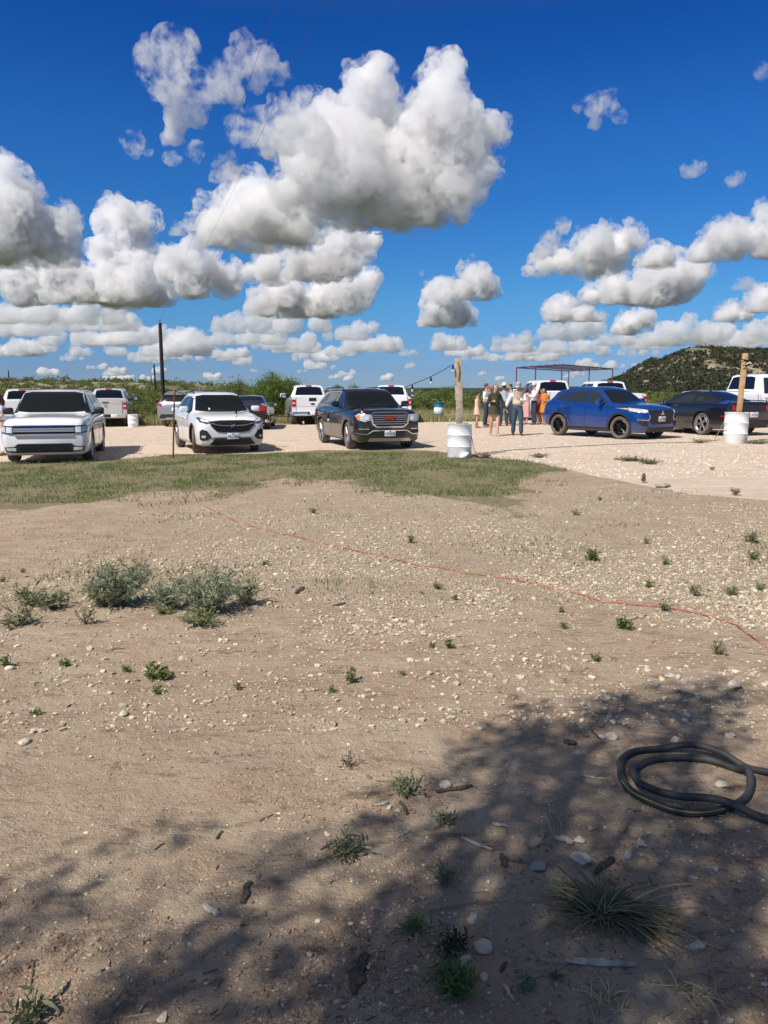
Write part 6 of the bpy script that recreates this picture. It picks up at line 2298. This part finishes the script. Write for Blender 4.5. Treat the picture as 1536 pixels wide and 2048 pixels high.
def ellip(b, c, r, rot=0, u=16, v=10, pitch=0):
    b.ball(c, r, Matrix.Rotation(rot, 3, 'Z') @ Matrix.Rotation(pitch, 3, 'X'), u, v)


def person(loc, face, H, label, sex='m', skinm=SKIN1, hair=M_hairb, hairlen=0, step=.0, spread=.09, arms=('down', 'down'), top=None, bottom=None, dress=None, hat=None, shoe=None, headturn=0, headdown=0, lean=0, vest=None, boots=False, sleeve='long'):
    """faces -Y when face = 0"""
    k = H / 1.75
    root = empty('person', loc, R(face))
    root.scale = (k, k, k)
    tag(root, label, 'person', 'people standing in the parking lot')
    f = sex == 'f'
    shw = .165 if f else .195
    hip = .095 if f else .09
    P = dict(pel=(0, 0, .97), waist=(0, .0, 1.10), chest=(0, .005 - lean * .5, 1.28), collar=(0, .01 - lean, 1.43), neck=(0, -.005 - lean, 1.50), head=(0, -.02 - lean, 1.58))
    rd = dict(pel=(.155 if f else .145, .105), waist=(.115 if f else .135, .09), chest=(.135 if f else .155, .10), collar=(.10, .07), neck=.052, head=.06)
    E = [('pel', 'waist'), ('waist', 'chest'), ('chest', 'collar'), ('collar', 'neck'), ('neck', 'head')]
    hands = {}
    for s_, sd_ in (('r', -1), ('l', 1)):
        st = step * (1 if s_ == 'l' else -1)
        P['hip' + s_] = (sd_ * hip, 0, .90)
        P['knee' + s_] = (sd_ * (hip * .5 + spread * .55), -st * .45 - .015 - abs(st) * .12, .49)
        P['ank' + s_] = (sd_ * spread, -st + .02, .09)
        P['heel' + s_] = (sd_ * spread, -st + .05, .045)
        P['toe' + s_] = (sd_ * (spread + .02), -st - .13, .03)
        rd['hip' + s_] = .092 if f else .088
        rd['knee' + s_] = .058 if f else .056
        rd['ank' + s_] = .036
        rd['heel' + s_] = .032
        rd['toe' + s_] = (.038, .024)
        P['calf' + s_] = tuple(np.array(P['knee' + s_]) * .62 + np.array(P['ank' + s_]) * .38 + np.array([0, .018, 0]))
        rd['calf' + s_] = .055
        P['thigh' + s_] = tuple(np.array(P['hip' + s_]) * .5 + np.array(P['knee' + s_]) * .5)
        rd['thigh' + s_] = .078 if f else .073
        E += [('pel', 'hip' + s_), ('hip' + s_, 'thigh' + s_), ('thigh' + s_, 'knee' + s_), ('knee' + s_, 'calf' + s_), ('calf' + s_, 'ank' + s_), ('ank' + s_, 'heel' + s_), ('heel' + s_, 'toe' + s_)]
        mode = arms[0 if s_ == 'r' else 1]
        P['sh' + s_] = (sd_ * shw, .01 - lean, 1.40)
        sh = Vector(P['sh' + s_])
        A = {'down': ((.05, .02, -.29), (.03, -.06, -.25)), 'out': ((.13, .02, -.26), (.10, -.05, -.23)), 'bent': ((.05, .03, -.28), (-.10, -.20, .05)), 'across': ((.05, -.02, -.27), (-.20, -.16, .08)), 'fwd': ((.03, -.14, -.24), (-.02, -.23, .08)), 'hip': ((.14, .05, -.24), (-.12, -.05, -.18)), 'swing': ((.06, .10, -.27), (.02, -.02, -.25)), 'swingf': ((.04, -.10, -.27), (.0, -.14, -.2))}[mode]
        el = sh + Vector((sd_ * A[0][0], A[0][1], A[0][2]))
        wr = el + Vector((sd_ * A[1][0], A[1][1], A[1][2]))
        P['el' + s_] = tuple(el)
        P['wr' + s_] = tuple(wr)
        d = (wr - el).normalized()
        palm = wr + d * .075
        P['pm' + s_] = tuple(palm)
        rd['sh' + s_] = .052 if f else .060
        rd['el' + s_] = .036 if f else .041
        rd['wr' + s_] = (.024, .020)
        rd['pm' + s_] = (.036, .015)
        E += [('collar', 'sh' + s_), ('sh' + s_, 'el' + s_), ('el' + s_, 'wr' + s_), ('wr' + s_, 'pm' + s_)]
        side = d.cross(Vector((sd_, 0, 0)))
        side = side.normalized() if side.length > .1 else Vector((0, -1, 0))
        inn = side.cross(d).normalized()
        for fi, (o_, l_) in enumerate(((-.027, .066), (-.009, .076), (.009, .070), (.026, .056))):
            b0 = palm + side * o_ + d * .012
            b1 = b0 + d * l_ * .55 + inn * .006
            b2 = b1 + (d * .8 + inn * .6).normalized() * l_ * .5
            for nm_, q, r_ in (('a', b0, .0095), ('b', b1, .0085), ('c', b2, .0068)):
                P['f%d%s%s' % (fi, nm_, s_)] = tuple(q)
                rd['f%d%s%s' % (fi, nm_, s_)] = r_
            E += [('pm' + s_, 'f%da%s' % (fi, s_)), ('f%da%s' % (fi, s_), 'f%db%s' % (fi, s_)), ('f%db%s' % (fi, s_), 'f%dc%s' % (fi, s_))]
        t0 = wr + d * .03 - side * .028
        t1 = t0 + (d * .7 - side * .6).normalized() * .035
        t2 = t1 + d * .028
        for nm_, q, r_ in (('ta', t0, .011), ('tb', t1, .0095), ('tc', t2, .008)):
            P[nm_ + s_] = tuple(q)
            rd[nm_ + s_] = r_
        E += [('wr' + s_, 'ta' + s_), ('ta' + s_, 'tb' + s_), ('tb' + s_, 'tc' + s_)]
    for q in rd:
        if q[0] == 'f' and q[1].isdigit() or q[:2] in ('ta', 'tb', 'tc') or q[:2] in ('pm', 'to'): continue
        fk = 1.20 if q in ('pel', 'waist', 'chest', 'collar') else 1.14
        rd[q] = (rd[q][0] * fk, rd[q][1] * fk) if isinstance(rd[q], tuple) else rd[q] * fk
    rb = dict(rd)
    for q in ('pel', 'waist', 'chest', 'collar'): rb[q] = (rd[q][0] * .82, rd[q][1] * .82)
    for q in ('shr', 'shl'): rb[q] = rd[q] * .9
    if bottom:
        for q in ('hipr', 'hipl', 'thighr', 'thighl'): rb[q] = rd[q] * .88
    body = skin('body', P, E, rb, 'pel', skinm, keep=True)
    # head with face joined to the same mesh
    hb = MB()
    HM = Matrix.Rotation(R(headturn), 3, 'Z') @ Matrix.Rotation(R(headdown), 3, 'X')
    hc = Vector((0, -.03 - lean, 1.635))

    def hp(v): return hc + HM @ Vector(v)
    Mh = HM
    hb.ball(hc + HM @ Vector((0, .01, .02)), (.074, .092, .095), Mh, 20, 14)
    hb.ball(hp((0, -.03, -.045)), (.056, .060, .066), Mh, 16, 10)
    hb.ball(hp((0, -.092, -.012)), (.013, .018, .020), Mh, 8, 6)
    hb.ball(hp((0, -.084, .010)), (.009, .012, .028), Mh, 8, 6)
    for sd_ in (1, -1):
        hb.ball(hp((sd_ * .075, .012, -.005)), (.010, .020, .030), Mh, 8, 6)
        hb.ball(hp((sd_ * .035, -.064, -.018)), (.022, .018, .020), Mh, 8, 6)
    hb.ball(hp((0, -.082, -.086)), (.020, .016, .014), Mh, 8, 6)
    o_ = len(body.vertices)
    bm = bmesh.new()
    bm.from_mesh(body)
    vs = [bm.verts.new(v) for v in hb.v]
    for q in hb.f:
        try:
            fc = bm.faces.new([vs[i] for i in q])
            fc.smooth = True
        except ValueError:
            pass
    bmesh.ops.recalc_face_normals(bm, faces=bm.faces)
    bm.to_mesh(body)
    bm.free()
    link('body', body, skinm, root)
    e = MB()
    for sd_ in (1, -1): e.ball(hp((sd_ * .032, -.083, .012)), (.013, .006, .008), Mh, 8, 6)
    e.build('eyes', M_eye, root)
    MB().ball(hp((0, -.086, -.054)), (.024, .008, .007), Mh, 10, 6).build('mouth', M_lip, root)
    # hair
    h = MB()
    h.ball(hp((0, .028, .040)), (.083, .092, .092), Mh, 18, 12)
    if hairlen > 0:
        h.ball(hp((0, .062, -.02)), (.088, .060, .12), Mh, 16, 10)
        for sd_ in (1, -1):
            h.tube([hp((sd_ * .070, .0, .05)), hp((sd_ * .088, .01, -.04)), hp((sd_ * .090, .02, -.05 - hairlen * .5)), hp((sd_ * .075, .015, -.06 - hairlen))], [.022, .030, .032, .012], 8)
        h.tube([hp((0, .08, .02)), hp((0, .10, -.08)), hp((0, .09, -.08 - hairlen * .6)), hp((0, .08, -.08 - hairlen))], [.05, .075, .07, .02], 10, flat=.55)
    if hairlen < 0: h.ball(hp((0, .115, .05)), (.048, .045, .045), Mh, 12, 8)
    h.build('hair', hair, root, ang=80)

    def g(r, keys): return {q: r.get(q, rd[q]) for q in keys}

    def grow(keys, add, ov={}):
        o = {}
        for q in keys:
            r_ = ov.get(q, rd[q])
            o[q] = (r_[0] + add, r_[1] + add) if isinstance(r_, tuple) else r_ + add
        return o
    # trousers
    if bottom:
        ks = ['pel', 'waist'] + [a + s_ for s_ in 'rl' for a in ('hip', 'thigh', 'knee', 'calf', 'ank')]
        Pt = {q: P[q] for q in ks}
        Pt['waist'] = (0, 0, 1.07)
        for s_ in 'rl':
            a_ = list(P['ank' + s_])
            a_[2] = .075
            Pt['ank' + s_] = tuple(a_)
        Et = [('waist', 'pel')] + [q for s_ in 'rl' for q in (('pel', 'hip' + s_), ('hip' + s_, 'thigh' + s_), ('thigh' + s_, 'knee' + s_), ('knee' + s_, 'calf' + s_), ('calf' + s_, 'ank' + s_))]
        skin('trousers', Pt, Et, grow(ks, .014, {'ankr': .066, 'ankl': .066, 'waist': (.180, .128), 'kneer': .072, 'kneel': .072}), 'pel', bottom, root)
        MB().lathe([(.001, 0), (.142, 0), (.145, .018), (.142, .036), (.001, .036)], 28, (0, 0, 1.00), 'Z', Matrix.Diagonal((1, .72, 1, 1))).build('belt', M_boot, root)
    if top:
        ks = ['waist', 'chest', 'collar'] + [a + s_ for s_ in 'rl' for a in ('sh', 'el')] + (['wrr', 'wrl'] if sleeve == 'long' else [])
        Pt = {q: P[q] for q in ks}
        Pt['waist'] = (0, 0, .97)
        Pt['mid'] = (0, 0, 1.12)
        Et = [('waist', 'mid'), ('mid', 'chest'), ('chest', 'collar')] + [q for s_ in 'rl' for q in (('collar', 'sh' + s_), ('sh' + s_, 'el' + s_))] + ([('elr', 'wrr'), ('ell', 'wrl')] if sleeve == 'long' else [])
        if sleeve == 'short':
            for s_ in 'rl': Pt['el' + s_] = tuple(np.array(P['sh' + s_]) * .35 + np.array(P['el' + s_]) * .65)
        rr = grow(ks, .016, {'waist': (.188, .138), 'elr': .055, 'ell': .055, 'wrr': .036, 'wrl': .036})
        rr['mid'] = (.182, .130)
        skin('shirt', Pt, Et, rr, 'chest', top, root)
        MB().lathe([(.062, 0), (.066, .012), (.058, .045), (.052, .045)], 18, (0, -.005 - lean, 1.455), 'Z').build('collar', top, root)
    if vest:
        Pt = dict(a=(0, 0, .96), b=(0, 0, 1.12), c=P['chest'], d=(0, .01 - lean, 1.40), e1=(-.10, .01 - lean, 1.41), e2=(.10, .01 - lean, 1.41))
        skin('vest', Pt, [('a', 'b'), ('b', 'c'), ('c', 'd'), ('d', 'e1'), ('d', 'e2')], dict(a=(.205, .150), b=(.212, .158), c=(.228, .165), d=(.15, .115), e1=.088, e2=.088), 'c', vest, root)
    if dress:
        m_, hem, wide, straps = dress
        prof = [(1.42, .11, .09), (1.34, .165, .125), (1.22, .160, .132), (1.10, .148, .118), (1.02, .172, .134), (.92, .198, .150), (.80, .204, .156)]
        z = .80
        prof = [q for q in prof if q[0] > hem]
        prof.append((hem, .198 + wide, .156 + wide * .8))
        b = MB()
        n = 36
        for i, (z, a, c_) in enumerate(prof):
            for t in range(n):
                an = 2 * PI * t / n
                fold = 1 + (.05 + wide * .6) * math.sin(an * 7 + 1) * max(0, (1.05 - z) / .6)
                b.v.append((a * math.cos(an) * fold, c_ * math.sin(an) * fold - lean * max(0, (z - 1) * 2), z))
        for i in range(len(prof) - 1):
            for t in range(n): b.f.append((i * n + t, i * n + (t + 1) % n, (i + 1) * n + (t + 1) % n, (i + 1) * n + t))
        b.build('dress', m_, root, ang=80)
        if straps:
            ks = ['collar'] + [a + s_ for s_ in 'rl' for a in ('sh', 'el')] + (['wrr', 'wrl'] if straps == 'long' else [])
            Pt = {q: P[q] for q in ks}
            if straps == 'short':
                for s_ in 'rl': Pt['el' + s_] = tuple(np.array(P['sh' + s_]) * .45 + np.array(P['el' + s_]) * .55)
            Et = [q for s_ in 'rl' for q in (('collar', 'sh' + s_), ('sh' + s_, 'el' + s_))] + ([('elr', 'wrr'), ('ell', 'wrl')] if straps == 'long' else [])
            skin('sleeves', Pt, Et, grow(ks, .018, {'wrr': .030, 'wrl': .030}), 'collar', m_, root)
    # shoes
    sh_ = shoe or M_boot
    for s_ in 'rl':
        b = MB()
        hl, to = Vector(P['heel' + s_]), Vector(P['toe' + s_])
        if boots or bottom:
            b.tube([hl + Vector((0, .025, .0)), hl.lerp(to, .35) + Vector((0, 0, .012)), hl.lerp(to, .8), to + Vector((0, -.035, -.005))], [.040, .044, .042, .018], 12, flat=.9)
            b.tube([hl + Vector((0, -.01, 0)), hl + Vector((0, -.015, .10 if not boots else .26))], [.045, .055], 12)
        else:
            b.tube([hl + Vector((0, .02, -.03)), hl.lerp(to, .5) + Vector((0, 0, -.022)), to + Vector((0, -.03, -.018))], [.028, .036, .026], 10, flat=.35)
            b.tube([Vector(P['ank' + s_]) + Vector((-.038, 0, 0)), Vector(P['ank' + s_]) + Vector((0, -.04, .004)), Vector(P['ank' + s_]) + Vector((.038, 0, 0))], .006, 6)
        b.build('shoe', sh_, root)
    if hat:
        kind, hm = hat
        b = MB()
        if kind == 'cowboy':
            b.lathe([(.001, .235), (.05, .24), (.082, .225), (.095, .13), (.098, .10), (.16, .092), (.205, .115), (.207, .120), (.16, .10), (.098, .108)], 32)
            for i, v in enumerate(b.v):
                x, y, z = v
                r_ = math.hypot(x, y)
                if r_ > .12: z += (abs(x) / .2) ** 2 * .055 - (abs(y) / .2) ** 2 * .02
                if z > .2 and abs(x) < .035: z -= .03
                b.v[i] = (x, y * 1.15, z)
        else:
            b.lathe([(.001, .155), (.05, .148), (.082, .11), (.092, .06), (.093, .035)], 28)
            b.ball((0, -.115, .045), (.072, .080, .010), Matrix.Rotation(R(8), 3, 'X'), 16, 8)
        o = b.build('hat', hm, root, ang=60)
        o.location = hc + HM @ Vector((0, .015, -.02 if kind == 'cowboy' else 0.01))
        o.rotation_euler = (HM.to_euler())
    return root


def spot(px, py): return GP(px, py)


M_olive = PM('olive_cloth', (.042, .042, .020), .8, bump=.3, bscale=14)
M_lace = PM('beige_lace', (.62, .47, .36), .8, bump=.5, bscale=60)
M_beige = PM('beige_vest', (.52, .43, .32), .7, var=.1, bump=.3)
M_greysh = PM('grey_blue_shirt', (.42, .47, .56), .8, bump=.3, bscale=16)
M_straw = PM('straw_hat', (.70, .62, .42), .7)
M_pink = PM('dusty_pink', (.62, .36, .32), .8, bump=.3)
M_orange = PM('mustard_orange', (.55, .20, .025), .75, bump=.3)
M_rustc = PM('rust_cloth', (.30, .045, .02), .75, bump=.3)
M_lblue = PM('light_blue_cloth', (.35, .50, .68), .8)
M_capw = PM('white_cap', (.62, .63, .66), .7)
M_capg = PM('grey_cap', (.33, .33, .42), .7)

person(spot(988, 872), 8, 1.76, 'woman walking in short olive green long sleeved romper, light brown hair', 'f', SKIN1, M_hairl, .20, step=.16, spread=.075, arms=('bent', 'out'), dress=(M_olive, .74, .02, 'long'), headturn=12, headdown=8, shoe=PM('tan_sandal', (.45, .30, .2), .6))
q = person(spot(1034, 871), -6, 1.80, 'man walking in beige vest over white shirt, jeans and grey cap, looking down', 'm', SKIN1, M_hairb, 0, step=.10, spread=.13, arms=('out', 'across'), top=M_wshirt, bottom=M_jean2, vest=M_beige, hat=('cap', M_capg), headturn=-20, headdown=28, lean=.03)
person(spot(954, 856), 95, 1.50, 'woman in sleeveless beige lace dress, dark hair up, at the left of the crowd', 'f', SKIN2, M_hairk, -1, step=.03, spread=.06, arms=('down', 'fwd'), dress=(M_lace, .66, .015, None), boots=True, shoe=PM('tan_boot', (.42, .22, .11), .6))
person(spot(971, 853), 70, 1.84, 'man in white long sleeved shirt and dark jeans behind the woman in beige lace', 'm', SKIN2, M_hairb, 0, spread=.10, arms=('bent', 'down'), top=M_wshirt, bottom=M_jean, headturn=10)
person(spot(978, 849), -60, 1.70, 'woman in light blue mostly hidden behind the man in white shirt', 'f', SKIN1, M_hairl, .18, spread=.07, arms=('down', 'bent'), dress=(M_lblue, .60, .02, 'short'), headdown=5)
person(spot(1007, 852), 168, 1.80, 'man in cream cowboy hat and grey blue shirt with his back turned', 'm', SKIN2, M_hairb, 0, spread=.13, arms=('bent', 'bent'), top=M_greysh, bottom=M_jean, hat=('cowboy', M_straw), headturn=-10)
person(spot(1022, 849), -70, 1.80, 'dark haired man leaning in beside the cowboy hat', 'm', SKIN2, M_hairk, 0, spread=.10, arms=('down', 'bent'), top=M_greysh, bottom=M_jean, headdown=20, lean=.05)
person(spot(1052, 848), 120, 1.66, 'woman with brown hair in long dusty pink dress behind the man in vest', 'f', SKIN1, M_hairb, .25, spread=.07, arms=('fwd', 'down'), dress=(M_pink, .34, .03, 'short'))
person(spot(1067, 849.5), -78, 1.84, 'man in white shirt, white cap and dark jeans facing left', 'm', SKIN2, M_hairb, 0, spread=.09, arms=('bent', 'fwd'), top=M_wshirt, bottom=M_jean, hat=('cap', M_capw), headdown=6)
q = person(spot(1087, 850), -50, 1.62, 'dark haired woman in mustard orange dress beside the truck tailgate', 'f', SKIN2, M_hairk, .26, step=.05, spread=.08, arms=('bent', 'bent'), dress=(M_orange, .60, .03, 'short'), headdown=10, shoe=PM('pale_shoe', (.6, .5, .42), .6))
person(spot(1079, 848), 20, 1.60, 'woman in dark rust dress tucked beside the one in mustard orange', 'f', SKIN2, M_hairk, .22, spread=.07, arms=('down', 'down'), dress=(M_rustc, .48, .03, 'short'), headturn=30)
x_ = at(-3, 780, 20.5).x
person((x_, 20.5, gzf(x_, 20.5)), -60, 1.62, 'person in blue and white striped top cut off by the left edge', 'f', SKIN1, M_hairb, .2, spread=.07, arms=('down', 'bent'), top=PM('striped_top', (.55, .60, .75), .8), bottom=PM('white_shorts', (.75, .75, .78), .7), sleeve='short')
